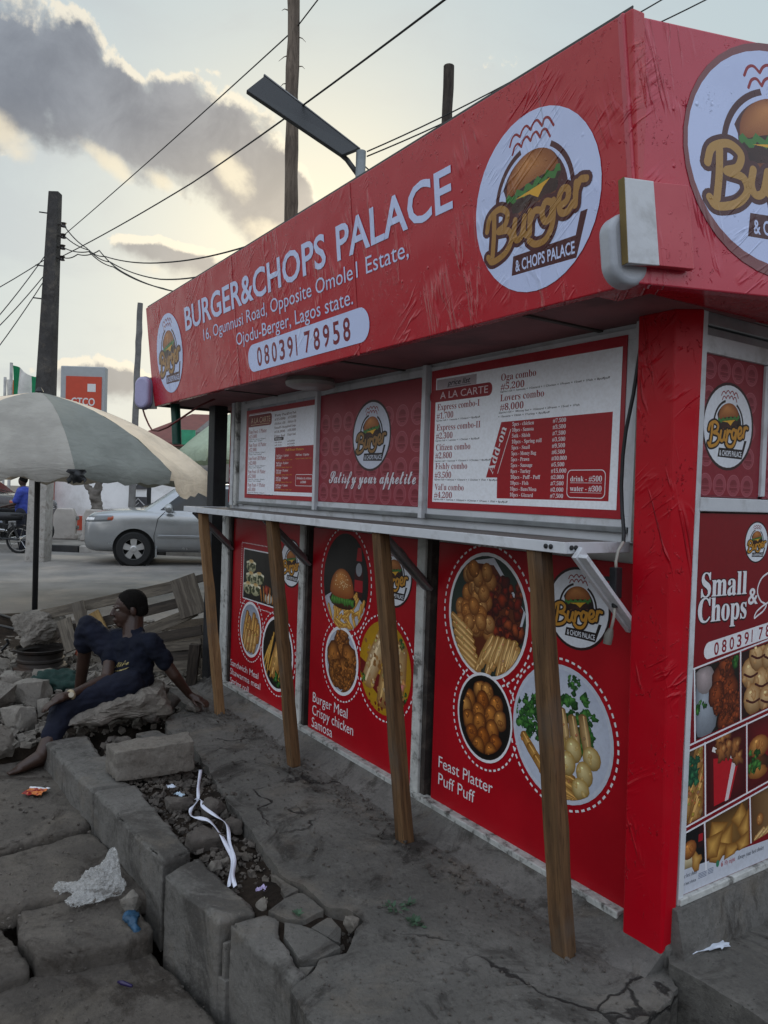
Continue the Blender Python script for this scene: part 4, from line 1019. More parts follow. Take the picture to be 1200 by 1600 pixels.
for x, y, a in ((.27, .37, .3), (.32, .33, .9), (.40, .40, 1.4), (.44, .35, 1.2), (.28, .30, .2), (.36, .28, .4), (.25, .33, .6), (.43, .29, .8)): 
    pr.fan(cl(x, y), [cl(x + .07 * cos(a), y + .07 * sin(a)), cl(x + .05 * cos(a + 1.9), y + .05 * sin(a + 1.9)), cl(x + .05 * cos(a + 3.4), y + .05 * sin(a + 3.4)), cl(x + .055 * cos(a + 4.7), y + .055 * sin(a + 4.7))], 'd9a552', '7a4c18', 3)
c, cl = tile(.485, 1.08, .262, .428, 'b08a5a', '5a3c20')
for q in range(12): ball(pr, .50 + rr.uniform(0, .3), .36 + rr.uniform(-.05, .08), .022, 3 + q * .1, 'd99c58', '7a4418', cl, 1.1, rr)
for q in range(8): roll(pr, (.50 + q * .03, .29), (.56 + q * .03, .32), .026, 5 + q * .1, 'e0bd84', '9a6c38', cl)
hline(.702); hline(.440)
for y, za, zb in ((.382, .715, .95), (.130, .715, .95), (.204, .45, .695), (.438, .45, .695), (.221, .265, .43), (.478, .262, .43), (.632, .715, .95)): vline(y, za, zb)
pr.poly([(.078, .206), (1.1, .206), (1.1, .262), (.078, .287)], 'c4c8d2', 2); pr.text('your best choice', .088, .258, .013, '1f2a3a', 3, .085, 'serif'); pr.text('your best choice', .088, .234, .010, '1f2a3a', 3, .08, 'bold')
for k in range(4): pr.rect(.180, .252 - k * .005, .225, .254 - k * .005, '4a5a7a', 3); pr.rect(.232, .254 - k * .005, .262, .256 - k * .005, '4a5a7a', 3)
pr.disc(.285, .262, .009, .012, '2f7a5a', 3, 14); pr.text('6', .305, .246, .018, 'a01420', 3, .011, 'bold'); pr.text('Always your best choice', .40, .246, .014, '1f2430', 3, .16, 'serif'); pr.text('Fly right', .325, .247, .014, 'a01420', 3, .06, 'serif')
pr.build('picture', M_print, sp_)
mb = MB(); mb.box((-.004, .60, .193), (.03, 1.06, .022)); mb.build('base_strip', M_oldwhite, kiosk, bevel=.003)
mb = MB(); mb.box((-.03, 1.33, .8), (.03, .42 * 2 + .1, 1.235)); mb.build('side_panel', MATS['red_panel'], kiosk)
mb = MB(); vs = []
for i in range(16):
    y = .04 + i * .17
    for z, x in ((.185, -.02), (.18, .02), (.13, .03 + .01 * fbm((y * 3, 0, 0))), (.05, .055 + .02 * fbm((y * 3, 2, 0))), (-.06, .06), (-.06, -.02)): vs.append((x, y, z))
fs = [(i * 6 + k, i * 6 + (k + 1) % 6, (i + 1) * 6 + (k + 1) % 6, (i + 1) * 6 + k) for i in range(15) for k in range(6)] + [(0, 1, 2, 3, 4, 5), tuple(90 + k for k in reversed(range(6)))]
mb.add(vs, fs); mb.build('plinth', M_conc, kiosk, smooth=True, angle=50)

# ---- lamps, cable, pipe on the stall
mb = MB()
mb.hexa([sp(-.055, .036, .006), sp(.148, .040, .006), sp(.148, .040, .030), sp(-.055, .036, .030), sp(-.050, .253, .006), sp(.146, .262, .006), sp(.146, .262, .030), sp(-.050, .253, .030)])
bx = mb.build('lamp_board', vinyl('pale_red_vinyl', (.50, .035, .055), .35, .5), kiosk, bevel=.002)
mb = MB(); mb.hexa([sp(-.057, .034, .008), sp(.038, .037, .028), sp(.038, .037, .033), sp(-.057, .034, .033), sp(-.052, .255, .008), sp(.036, .257, .028), sp(.036, .257, .033), sp(-.052, .255, .033)]); mb.build('cover', M_white, bx, bevel=.002)
mb = MB(); mb.hexa([sp(-.060, .034, .008), sp(-.0572, .034, .008), sp(-.0572, .034, .034), sp(-.060, .034, .034), sp(-.055, .255, .008), sp(-.0522, .255, .008), sp(-.0522, .255, .034), sp(-.055, .255, .034)]); mb.build('ply_edge', mat('ply_edge', '6d5a2c', .7), bx)
nn = 24; oc = lambda x, y, z: sp(-.028 + x, .083 + y, z)
lp = [(.056 * cos(a), .04 + .056 * sin(a)) for a in [pi * k / nn for k in range(nn + 1)]] + [(.056 * cos(a), -.04 + .056 * sin(a)) for a in [pi + pi * k / nn for k in range(nn + 1)]]
mb = MB(); mb.prism(lp, -.065, .003, oc); mb.build('lamp_body', mat('lamp_plastic', 'a9aeb6', .35, .08), bx, bevel=.016, bseg=4, smooth=True, angle=50)
# oval bulkhead lamp on the far end
bu = Vector((.80, .60, 0)); bn = Vector((.60, -.80, 0)); bc = Vector((-4.245, -.395, 2.125))
bp = lambda x, y, z: bc + bu * x + bn * z + Vector((0, 0, y))
mb = MB(); mb.prism([(-.085, -.115), (.095, -.115), (.095, .115), (-.085, .115)], -.006, .006, bp); bl = mb.build('bulkhead_board', mat('grey_board', '77756f', .8, .2), kiosk)
ov = [(.062 * cos(a), .055 + .062 * sin(a)) for a in [pi * k / 14 for k in range(15)]] + [(.062 * cos(a), -.055 + .062 * sin(a)) for a in [pi + pi * k / 14 for k in range(15)]]
mb = MB(); mb.prism(ov, .0062, .06, bp); lc = mb.build('lamp_cover', mat('opal_plastic', 'a5a1c2', .3, .05), bl, bevel=.02, bseg=4, smooth=True, angle=60)
mb = MB(); mb.prism([(x * 1.08, y * 1.05) for x, y in ov], .0061, .020, bp); mb.build('lamp_rim', mat('opal_rim', '6f6b86', .4, .05), bl, bevel=.004, smooth=True, angle=50)
mb = MB(); mb.tube([(-4.25, -.42, 2.03), (-4.24, -.40, 1.96), (-4.20, -.38, 1.89), (-4.12, -.38, 1.85), (-4.0, -.37, 1.84), (-3.86, -.35, 1.86), (-3.72, -.30, 1.92), (-3.6, -.22, 2.0), (-3.5, -.15, 2.045)], .007, 6); mb.build('wire', mat('red_wire', '5a1a18', .5), bl, smooth=True)
mb = MB(); mb.lathe([(.0, .0), (.10, .0), (.13, .012), (.135, .03), (.12, .055), (.0, .055)][1:-1], (-2.2, -.12, 1.995), 'z', 28); mb.build('ceiling_lamp', mat('lamp_disc', '8f8e8a', .4), kiosk, smooth=True, angle=40)
mb = MB(); mb.tube([(-4.065, -.235, 2.06), (-4.045, -.23, 1.92), (-4.03, -.225, 1.755)], .034, 14); mb.build('pipe', mat('green_pipe', '0f4a3c', .45, .2), kiosk, smooth=True, angle=40)
mb = MB(); mb.box((-3.955, .055, 1.04), (.12, .10, 2.08)); mb.build('end_post', mat('black_post', '1b1d22', .55, .35, 4, .3, 30, dirt='3a3a3a'), kiosk, bevel=.004)
pts = [(-.17, .012, 2.05), (-.178, .008, 1.96), (-.186, .008, 1.90), (-.20, .008, 1.80), (-.226, .01, 1.68), (-.234, .01, 1.60), (-.235, .01, 1.50), (-.228, .01, 1.42), (-.205, -.005, 1.35), (-.185, -.03, 1.318)]
mb = MB(); mb.tube(pts, .0065, 7); cb = mb.build('power_cable', M_black, kiosk, smooth=True)
mb = MB(); mb.tube([(-.185, -.03, 1.318), (-.188, -.05, 1.29), (-.192, -.055, 1.255), (-.190, -.055, 1.225)], .005, 6); mb.build('white_flex', mat('white_flex', 'a8a59c', .6), cb, smooth=True); mb = MB(); mb.tube([(-.188, -.055, 1.14), (-.190, -.055, 1.08), (-.196, -.06, 1.03)], .005, 6); mb.build('white_flex', mat('white_flex', 'a8a59c', .6), cb, smooth=True)
mb = MB(); mb.bar((-.190, -.056, 1.235), (-.188, -.056, 1.135), .032, .028); mb.bar((-.19, -.056, 1.195), (-.232, -.058, 1.195), .016, .014); mb.tube([(-.188, -.056, 1.14), (-.188, -.056, 1.105)], .011, 8); mb.build('connector', M_black, cb, bevel=.003)
mb = MB(); mb.tube([(-.196, -.06, 1.035), (-.2, -.065, 1.015), (-.203, -.068, .985)], [.008, .015, .014], 10); mb.build('lamp_socket', mat('grey_socket', '6a675f', .6), cb, smooth=True, angle=40)
# ------------------------------------------------------------------ ground
M_pave = concrete('pavement_screed', (.118, .112, .101), crack=True, crack_scale=1.35, dirt='221e1a', dirt_amt=.8)
M_kerb = concrete('kerb_concrete', (.145, .137, .124), crack=False, dirt='2e2a26', dirt_amt=.6)
M_gut = concrete('gutter_slab', (.098, .085, .072), crack=False, dirt='2c241d', dirt_amt=.75)
M_soil = mat('soil', '2a231d', .98, .45, 7, .9, 45, dirt='16120f', dirt_amt=.8, ds=12, spec=.15)
M_asph = mat('asphalt', (.215, .205, .192), .9, .22, 1.2, .5, 120, dirt=(.38, .335, .285), dirt_amt=.85, ds=.38, spec=.3)
M_stone = concrete('broken_concrete', (.185, .166, .142), crack=False, dirt='3b332b', dirt_amt=.7)
M_stone2 = concrete('dark_rubble', (.105, .092, .080), crack=False, dirt='1f1a16', dirt_amt=.7)
M_stone3 = concrete('pale_rubble', (.215, .196, .17), crack=False, dirt='4b4338', dirt_amt=.6)

def jag(poly, step=.05, amp=.008, seed=0.0, skip=()):
    out = []
    for i, p in enumerate(poly):
        q = poly[(i + 1) % len(poly)]; p = Vector(p); q = Vector(q); L = (q - p).length
        n = max(1, int(L / step)) if i not in skip else 1
        t = (q - p).normalized() if L > 0 else Vector((1, 0)); nn = Vector((-t.y, t.x))
        for k in range(n):
            s = p + (q - p) * k / n
            h = fbm((s.x * 9 + seed, s.y * 9, seed), 1.0, 3) * amp if (k or True) else 0
            out.append((s.x + nn.x * h, s.y + nn.y * h))
    return out
def slab(name, poly, z0, z1, m, jit=.008, step=.05, seed=0.0, kind='structure', bevel=.006, tilt=None, skip=(), erode=0):
    mb = MB(); P = jag(poly, step, jit, seed, skip)
    fr = (lambda x, y, z: (x, y, z + (tilt(x, y) if tilt else 0)))
    mb.prism(P, z0, z1, fr)
    if erode:
        o = mb.build(name, m); md = o.modifiers.new('r', 'REMESH'); md.mode = 'VOXEL'; md.voxel_size = erode; ms = o.modifiers.new('s', 'SMOOTH'); ms.iterations = 2; ms.factor = .5; bake(o); me = o.data
        offs = []
        for v_ in me.vertices:
            q = v_.co + Vector((seed, 0, 0)); nn = v_.normal; edge_ = max(abs(nn.z), math.hypot(nn.x, nn.y)) < .96
            h = .0030 * fbm(q, 9.0, 3) + .0014 * fbm(q, 45.0, 2)
            if edge_: h -= .016 * max(0.0, fbm(q, 10.0, 3) + .10) + .004
            offs.append(nn * h)
        for v_, h in zip(me.vertices, offs): v_.co += h
        if not me.materials: me.materials.append(m)
        me.polygons.foreach_set('use_smooth', [True] * len(me.polygons))
        return tag(o, kind=kind)
    o = mb.build(name, m, None, bevel=bevel)
    me = o.data
    # split the big caps so that they shade cleanly
    bm = bmesh.new(); bm.from_mesh(me); bmesh.ops.triangulate(bm, faces=[f for f in bm.faces if len(f.verts) > 4]); bm.to_mesh(me); bm.free()
    o.modifiers['bevel'].limit_method = 'ANGLE'
    return tag(o, kind=kind)
# soil under everything close by, and the far ground
mb = MB(); nx, ny = 70, 50; vs = []; fs = []
for i in range(nx + 1):
    for j in range(ny + 1):
        x, y = -7.6 + 8.6 * i / nx, -2.6 + 4.4 * j / ny
        z = -.16 + .05 * fbm((x * 1.5, y * 1.5, 1), 1.0, 4)
        if y < -.99 and x > -3.4: z = -.45
        elif y < -1.15: z = -.42 if x > -3.4 else z
        if -3.1 < x < -.45 and -1.0 < y < -.5: z = -.045 + .045 * fbm((x * 4, y * 4, 5), 1.0, 4) - .02 * max(0, x + 1.4)
        if -1.17 < x < -.5 and -.97 < y < -.68: z = max(z, -.024 + .008 * fbm((x * 9, y * 9, 1), 1.0))
        if x < -3.4: z = max(z, -.10 + .05 * fbm((x * 2.2, y * 2.2, 3), 1.0, 4) + .10 * math.exp(-((x + 6.9) / .8) ** 2 - ((y + 1.2) / .9) ** 2))
        if x < -7.0: z = min(z, -.155 + .0 * x) if x < -7.3 else z
        vs.append((x, y, z))
for i in range(nx):
    for j in range(ny): a = i * (ny + 1) + j; fs.append((a, a + ny + 1, a + ny + 2, a + 1))
mb.add(vs, fs); tag(mb.build('soil_ground', M_soil, smooth=True), kind='structure')
mb = MB(); mb.box((0, 0, -.60), (700, 700, .1)); tag(mb.build('ground', mat('far_ground', (.10, .09, .08), .95)), kind='structure')
# road: asphalt sheet in the street frame
mb = MB(); vs = []; fs = []
us = [-160, -60, -30, -20] + [-14 + i * .8 for i in range(40)] + [22, 40, 90, 160]; vsn = [7.9, 8.3, 8.8, 9.5, 10.5, 12, 14, 16, 17.62]
for u in us:
    for v in vsn:
        e = .25 * fbm((u * .7, v, 4), 1.0, 3) if v == 7.9 else 0
        p = S(u, v + e, -.15 - (.04 if v == 7.9 else 0) + .012 * fbm((u * .4, v * .4, 0))); vs.append(p)
n = len(vsn)
for i in range(len(us) - 1):
    for j in range(n - 1): fs.append((i * n + j, (i + 1) * n + j, (i + 1) * n + j + 1, i * n + j + 1))
mb.add(vs, fs); tag(mb.build('road', M_asph, smooth=True), kind='structure')
mb = MB(); mb.add([S(-160, 17.8, -.03), S(160, 17.8, -.03), S(160, 60, .0), S(-160, 60, .0)], [(0, 1, 2, 3)]); tag(mb.build('far_pavement', mat('far_paving', (.20, .185, .165), .9, .3, .8, .3, 30, dirt='4a4238')), kind='structure')
# kerb across the road, black and white
k = 0; u = -16.0
while u < 6:
    mb = MB(); a, c = S(u, 17.62, -.2), S(u + .98, 17.62, -.2); a2, c2 = S(u, 17.8, -.2), S(u + .98, 17.8, -.2)
    mb.hexa([a, c, c2, a2] + [q + Vector((0, 0, .2)) for q in (a, c, c2, a2)])
    tag(mb.build('road_kerb', mat('kerb_white', (.38, .36, .33), .8, .2, 4, .2, 40, dirt='5a5248') if k % 2 else mat('kerb_black', (.03, .03, .03), .8, .3, 4, .2, 40, dirt='4a443c'), bevel=.02), kind='structure'); u += 1.0; k += 1

# pavement in front of the stall
main = [(.088, -.03), (.104, -.09), (.126, -.263), (.16, -.70), (.12, -1.02), (-.37, -1.05), (-.499, -1.026), (-.525, -.974), (-.581, -.885), (-.572, -.80), (-.600, -.765), (-.66, -.715), (-.69, -.66), (-.79, -.665), (-.835, -.705),
        (-1.000, -.724), (-1.13, -.755), (-1.22, -.745), (-1.30, -.735), (-1.387, -.727), (-1.50, -.70), (-1.867, -.666), (-2.35, -.594), (-2.55, -.56), (-2.661, -.535), (-2.85, -.60), (-3.20, -.53), (-3.45, -.30), (-3.95, -.28), (-3.98, .12), (.012, .12), (.03, .0)]
slab('pavement', main, -.14, 0, M_pave, .014, .016, 1.0, bevel=.003, tilt=lambda x, y: .006 * fbm((x, y, 0), 1.2))
slab('pavement', [(-3.10, -.62), (-2.72, -.555), (-2.70, -.70), (-3.08, -.745)], -.12, -.012, M_pave, .012, .04, 9.0, tilt=lambda x, y: .03 * (x + 2.9))
for nm, P, dz, sd in (('pavement', [(-.917, -.905), (-.962, -.819), (-.973, -.758), (-.957, -.741), (-.833, -.730), (-.824, -.734), (-.806, -.815), (-.842, -.872)], -.006, 2),
        ('pavement', [(-.832, -.884), (-.790, -.846), (-.750, -.828), (-.689, -.806), (-.606, -.796), (-.588, -.890), (-.610, -.942), (-.664, -.933), (-.733, -.925), (-.760, -.922)], -.004, 3),
        ('pavement', [(-.765, -.820), (-.790, -.742), (-.780, -.728), (-.708, -.736), (-.640, -.777), (-.664, -.790)], -.015, 4),
        ('pavement', [(-1.148, -.783), (-1.140, -.765), (-1.003, -.741), (-.980, -.806), (-1.029, -.802), (-1.061, -.783), (-1.12, -.775)], -.008, 5),
        ('pavement', [(-.598, -.95), (-.577, -.906), (-.550, -.949), (-.537, -.98)], -.012, 6)):
    cx_ = sum(q[0] for q in P) / len(P); cy_ = sum(q[1] for q in P) / len(P); P = [(cx_ + (x - cx_) * .985, cy_ + (y - cy_) * .975) for x, y in P]
    slab(nm, P, -.10, dz * .5, M_pave, .005, .012, sd, bevel=.002, tilt=lambda x, y, s=sd: .015 * (x + .8) * (1 if s % 2 else -1))
slab('side_pavement', [(.032, -.004), (.141, .004), (.341, -.003), (.6, .0), (2.6, .0), (2.6, 2.9), (-.03, 2.9), (-.03, .07)], -.32, .04, M_pave, .006, .06, 7.0)
# kerb blocks
KB = [([(-3.20, -1.225), (-2.78, -1.21), (-2.76, -1.01), (-3.18, -.99)], -.02, -.30), ([(-2.765, -1.214), (-2.285, -1.172), (-2.27, -1.0), (-2.75, -1.0)], -.006, -.33), ([(-2.27, -1.172), (-1.432, -1.106), (-1.47, -.985), (-2.255, -.975)], .0, -.36),
      ([(-1.345, -1.130), (-.946, -1.072), (-.940, -.937), (-1.10, -.945), (-1.41, -.965)], -.002, -.40), ([(-.908, -1.050), (-.535, -1.006), (-.515, -.99), (-.545, -.945), (-.60, -.958), (-.742, -.936), (-.775, -.93), (-.85, -.892), (-.904, -.918)], .002, -.42),
      ([(-.512, -1.002), (-.20, -.972), (.12, -.945), (.16, -1.03), (.12, -1.06), (-.2, -1.035)], -.004, -.42)]
for i, (P, zt, zb) in enumerate(KB): slab('kerb', P, zb, zt, M_kerb, .010, .022, 20.0 + i, erode=.0085, tilt=(lambda x, y, i=i: (.012 * (x + 1.1) if i == 3 else 0)))
slab('kerb', [(-.930, -1.062), (-.916, -1.058), (-.914, -1.0), (-.932, -1.0)], -.40, -.07, M_kerb, .004, .03, 31.0, bevel=.004); slab('kerb', [(-.945, -1.07), (-.905, -1.06), (-.905, -1.0), (-.94, -1.0)], -.40, -.19, M_kerb, .004, .03, 32.0, bevel=.004)
# covered-drain slabs beside the kerb
GS = [([(-4.2, -1.75), (-3.376, -1.62), (-3.37, -1.22), (-3.34, -1.07), (-2.28, -1.16), (-2.275, -1.24), (-2.26, -1.41), (-2.21, -1.721), (-2.6, -2.0), (-4.2, -2.2)], -.17, .010),
      ([(-2.195, -1.719), (-2.22, -1.569), (-2.25, -1.242), (-2.247, -1.165), (-1.56, -1.09), (-1.73, -1.375), (-1.745, -1.460), (-1.737, -1.587), (-1.745, -1.652), (-1.735, -1.80), (-2.1, -1.9)], -.185, .012),
      ([(-1.762, -1.57), (-1.752, -1.444), (-1.738, -1.375), (-1.672, -1.160), (-1.420, -1.148), (-1.372, -1.150), (-1.330, -1.185), (-1.379, -1.471), (-1.405, -1.566), (-1.60, -1.58)], -.215, .014),
      ([(-1.80, -1.80), (-1.746, -1.632), (-1.610, -1.606), (-1.453, -1.572), (-1.385, -1.578), (-1.36, -1.80)], -.245, .012),
      ([(-1.42, -1.95), (-1.427, -1.605), (-1.442, -1.498), (-1.385, -1.168), (-1.323, -1.150), (-.880, -1.088), (-.40, -1.06), (-.30, -1.95)], -.29, .010)]
for i, (P, zt, am) in enumerate(GS):
    cx_ = sum(q[0] for q in P) / len(P); cy_ = sum(q[1] for q in P) / len(P); P = [(cx_ + (x - cx_) * .982, cy_ + (y - cy_) * .982) for x, y in P]
    slab('gutter_slab', P, zt - .105, zt, M_gut, am * 1.2, .025, 40.0 + i, erode=.011, tilt=lambda x, y, i=i: .010 * fbm((x * 2, y * 2, i), 1.0))
slab('gutter_slab', [(-.32, -1.08), (2.6, -.95), (2.6, -2.8), (-.28, -2.8)], -.42, -.30, M_gut, .01, .08, 50.0)

# loose grit, crumbs of soil and gravel: one mass
def grit(name, spots, m, label):
    mb = MB(); rr = random.Random(11)
    for (x0, x1, y0, y1, z, n, s0, s1, tst) in spots:
        c = 0
        while c < n:
            x, y = rr.uniform(x0, x1), rr.uniform(y0, y1)
            c += 1
            if tst and not tst(x, y): continue
            s = s0 + (s1 - s0) * rr.random() ** 2.5; zz = z(x, y) if callable(z) else z
            R_ = Matrix.Rotation(rr.uniform(0, 6.3), 3, 'Z') @ Matrix.Rotation(rr.uniform(-.6, .6), 3, 'X') @ Matrix.Rotation(rr.uniform(-.6, .6), 3, 'Y')
            sx, sy, sz = s * rr.uniform(.6, 1.4), s * rr.uniform(.5, 1.1), s * rr.uniform(.3, .8); j = lambda: rr.uniform(.55, 1.15)
            cs = [Vector((a_ * sx * j(), b__ * sy * j(), c_ * sz * j())) for c_ in (-1, 1) for a_, b__ in ((-1, -1), (1, -1), (1, 1), (-1, 1))]
            mb.hexa([Vector((x, y, zz + sz * .3)) + R_ @ v_ for v_ in cs])
    return tag(mb.build(name, m), label, None, None, 'stuff')
inhole = lambda x, y: True
soilz = lambda x, y: -.04 + .04 * fbm((x * 4, y * 4, 5), 1.0, 4) - .02 * max(0, x + 1.4)
grit('gravel', [(-3.0, -.95, -.98, -.60, soilz, 2200, .002, .016, None), (-.72, -.57, -.80, -.68, -.03, 70, .004, .014, None), (-3.1, -2.3, -.95, -.62, soilz, 250, .006, .028, None)], M_stone2, 'dark soil crumbs and gravel in the broken strip of pavement')
grit('gravel', [(-3.3, .05, -.62, -.14, .004, 600, .0015, .006, None), (-3.3, -.1, -.27, -.10, .010, 700, .002, .009, None), (-3.2, -1.4, -1.7, -1.2, -.165, 260, .002, .008, None), (-1.4, -.4, -1.75, -1.1, -.283, 260, .002, .007, None), (-.6, .1, -1.0, -.3, .004, 220, .0015, .005, None), (-.12, .5, .06, .6, .045, 40, .002, .005, None)], M_stone2, 'sparse grit and crumbs scattered over the pavement slabs')
grit('rubble', [(-6.6, -3.3, -1.75, -.2, lambda x, y: -.07, 2600, .005, .040, None), (-5.4, -3.9, -.6, .1, -.06, 700, .006, .05, None), (-7.6, -6.2, -1.6, .6, -.10, 700, .006, .04, None)], M_stone, 'mass of small broken concrete rubble behind the seated person')

# ------------------------------------------------------------------ stones and blocks
ST = 'stones heaped beside the pavement'
rock('concrete_chunk', (-5.36, -.88, .105), (.30, .52, .27), 3, M_stone, .35, 'big rough lump of concrete resting on the rusty wheel rim', 'stone', None, .09, .45)
SEAT = rock('stone_slab', (-3.36, -.80, -.01), (.36, .66, .17), 5, M_stone, -.10, 'long broken concrete slab the person is sitting on', 'stone', None, .07, .8)
rock('concrete_block', (-2.40, -.86, -.005), (.19, .42, .15), 8, M_stone, -.05, 'squared grey concrete block lying on the broken pavement edge', 'concrete block', None, .035, 1.0)
for i, (x, y, z, dx, dy, dz, mm, lab, sd) in enumerate([
    (-5.30, -1.20, -.08, .20, .22, .09, M_stone, 'flat grey stone in front of the rusty wheel rim', 11),
    (-4.56, -1.20, -.08, .17, .19, .17, M_stone3, 'pale rounded stone between the green cloth and the left edge', 13),
    (-4.20, -1.14, -.09, .22, .24, .20, M_stone3, 'smooth pale boulder just left of the clasped hand', 17),
    (-4.06, -1.40, -.09, .28, .30, .26, M_stone3, 'large pale boulder cut by the left edge of the picture', 19),
    (-3.72, -1.29, -.12, .19, .20, .20, M_stone3, 'angular pale stone beside the lowered knee', 23),
    (-3.40, -1.43, -.16, .16, .15, .23, M_stone, 'upright blocky grey stone near the bare foot', 29),
    (-3.78, -1.13, -.06, .09, .09, .14, M_stone3, 'small light stone under the hand with the wristband', 31),
    (-3.42, -.44, -.01, .13, .17, .11, M_stone2, 'dark flat stone between the sitting slab and the hand', 37),
    (-3.30, -.30, -.008, .10, .14, .075, M_stone3, 'round pale stone under the resting hand', 41),
    (-3.20, -.62, -.01, .10, .10, .07, M_stone2, 'small dark stone at the end of the sitting slab', 43),
    (-3.74, -.40, -.02, .14, .14, .12, M_stone, 'grey stone standing behind the propping arm', 47),
    (-3.95, -.52, -.06, .20, .22, .15, M_stone, 'rough grey stone behind the back of the seated person', 53),
    (-4.75, -.30, -.05, .28, .34, .24, M_stone3, 'pale stone slab leaning under the broken pallet', 59),
    (-4.35, -1.62, -.12, .22, .24, .20, M_stone, 'grey stone low at the left edge below the pale boulder', 61),
    (-5.10, -1.50, -.10, .24, .26, .18, M_stone3, 'broad pale stone at the left edge above the large boulder', 67),
    (-4.90, -.95, -.08, .16, .2, .09, M_stone, 'flat grey stone between the wheel rim and the green cloth', 71),
    (-1.52, -1.20, -.205, .08, .085, .075, M_stone3, 'small rough pale stone against the kerb by the plastic bag', 73),
    (-1.52, -.905, -.05, .16, .13, .10, M_stone2, 'biggest brown stone in the soil under the white ribbon', 79),
    (-1.345, -.93, -.05, .055, .055, .062, M_stone3, 'pale pebble wedged beside the cracked kerb block', 83),
    (-1.36, -.88, -.055, .06, .05, .05, M_stone, 'grey pebble beside the pale pebble in the soil', 89),
    (-1.84, -.75, -.05, .13, .10, .085, M_stone2, 'brown clod below the knotted loop of the ribbon', 97),
    (-1.96, -.86, -.05, .14, .11, .08, M_stone2, 'brown clod half under the concrete block', 101),
    (-1.64, -.73, -.05, .10, .09, .07, M_stone2, 'brown clod against the pavement edge right of the ribbon', 103),
    (-.985, -.90, -.05, .06, .05, .06, M_stone, 'grey pebble at the near end of the soil strip', 107),
    (-.70, -.70, -.035, .06, .045, .06, M_stone, 'rounded pebble sitting in the small pothole', 109),
    (-2.66, -.80, -.03, .12, .10, .06, M_stone2, 'dark clod behind the concrete block', 113),
    (-2.90, -.86, -.03, .10, .10, .06, M_stone2, 'dark clod below the sitting slab', 127)]):
    rock('stone', (x, y, z), (dx, dy, dz), sd, mm, sd * .7, lab, 'stone', ST if x < -3.1 else 'stones in the broken pavement', .09, .45, sub=2)

# ------------------------------------------------------------------ timber
W_new = wood('sawn_timber', '6d5238', '8d6d4a'); W_old = wood('brown_timber', '4f3a26', '6e5236'); W_grey = wood('weathered_timber', '4c453d', '726a5e'); W_dk = wood('dark_timber', '2e2925', '4a423a')
PROP = 'timber props under the serving shelf'
for p0, p1, w, w1, mm, lab in (((-3.17, -.185, -.005), (-3.47, -.225, 1.285), .055, .06, W_new, 'thin pale timber prop farthest along the shelf, by the seated person'),
        ((-2.12, -.19, -.005), (-2.40, -.225, 1.285), .062, .066, W_old, 'timber prop in front of the sandwich picture panel'),
        ((-1.115, -.185, -.005), (-1.32, -.225, 1.285), .060, .062, W_old, 'timber prop in front of the burger meal panel'),
        ((-.215, -.20, -.005), (-.365, -.228, 1.285), .062, .064, W_old, 'nearest timber prop, in front of the feast platter panel')):
    mb = MB(); mb.bar(p0, p1, w, .052, (0, -1, .15), 10, .0022, w1); tag(mb.build('timber_prop', mm, bevel=.003), lab, 'timber prop', PROP)
BP = [('weathered grey plank along the top of the broken pallet', (-5.46, -.90, .325), (-4.30, -.06, .695), .085, .022, W_grey),
      ('second grey plank below the top rail of the pallet', (-5.22, -.78, .215), (-4.27, -.02, .575), .08, .022, W_dk),
      ('short split board standing at the left of the pallet', (-5.10, -.76, .345), (-4.95, -.72, .115), .11, .02, W_grey),
      ('short board crossing the pallet behind the raised knee', (-4.99, -.68, .50), (-4.87, -.63, .20), .10, .02, W_grey),
      ('wide upright board at the stall end of the pallet', (-4.20, -.10, .765), (-4.07, -.05, .49), .19, .022, W_grey),
      ('plank slanting up to the stall behind the person', (-4.70, -.36, .22), (-4.10, -.02, .52), .085, .022, W_grey),
      ('upper dark board of the stack by the black post', (-4.40, -.26, .27), (-4.02, .0, .385), .075, .02, W_dk),
      ('middle grey board of the stack by the black post', (-4.42, -.26, .19), (-4.02, .0, .285), .075, .02, W_grey),
      ('lower dark board of the stack by the black post', (-4.42, -.26, .115), (-4.02, .0, .21), .075, .02, W_dk),
      ('lowest grey board of the stack by the black post', (-4.42, -.27, .045), (-4.02, -.01, .135), .07, .02, W_grey),
      ('stub of upright timber behind the propping arm', (-3.96, -.10, -.05), (-3.94, -.08, .30), .075, .06, W_dk),
      ('rear rail of the pallet showing against the road', (-4.75, -.02, .615), (-4.12, .18, .80), .06, .022, W_dk),
      ('yellowish board leaning behind the raised knee', (-4.86, -.60, .42), (-4.62, -.50, .12), .12, .02, wood('ochre_board', '6b5433', '8d7347'))]
for lab, p0, p1, w, t, mm in BP:
    mb = MB(); mb.bar(p0, p1, w, t, (.85, -.5, .2), 6, .002); tag(mb.build('plank', mm, bevel=.002), lab, 'plank', 'planks of the broken pallet')
# wheel rim used as a stand
mb = MB(); mb.lathe([(.205, .0), (.212, .006), (.205, .018), (.178, .026), (.172, .05), (.182, .06), (.182, .075), (.172, .085), (.172, .125), (.196, .138), (.205, .158), (.198, .162), (.188, .140), (.155, .125), (.155, .05), (.10, .045), (.03, .045)], n=40)
ro = mb.build('wheel_rim', mat('rusty_steel', '322d2a', .6, .35, 9, .3, 50, metal=.5, dirt='4b3526', dirt_amt=.7), smooth=True, angle=35); ro.location = (-5.26, -.90, -.06); tag(ro, 'dark rusty steel wheel rim lying flat under the lump of concrete', 'wheel rim')
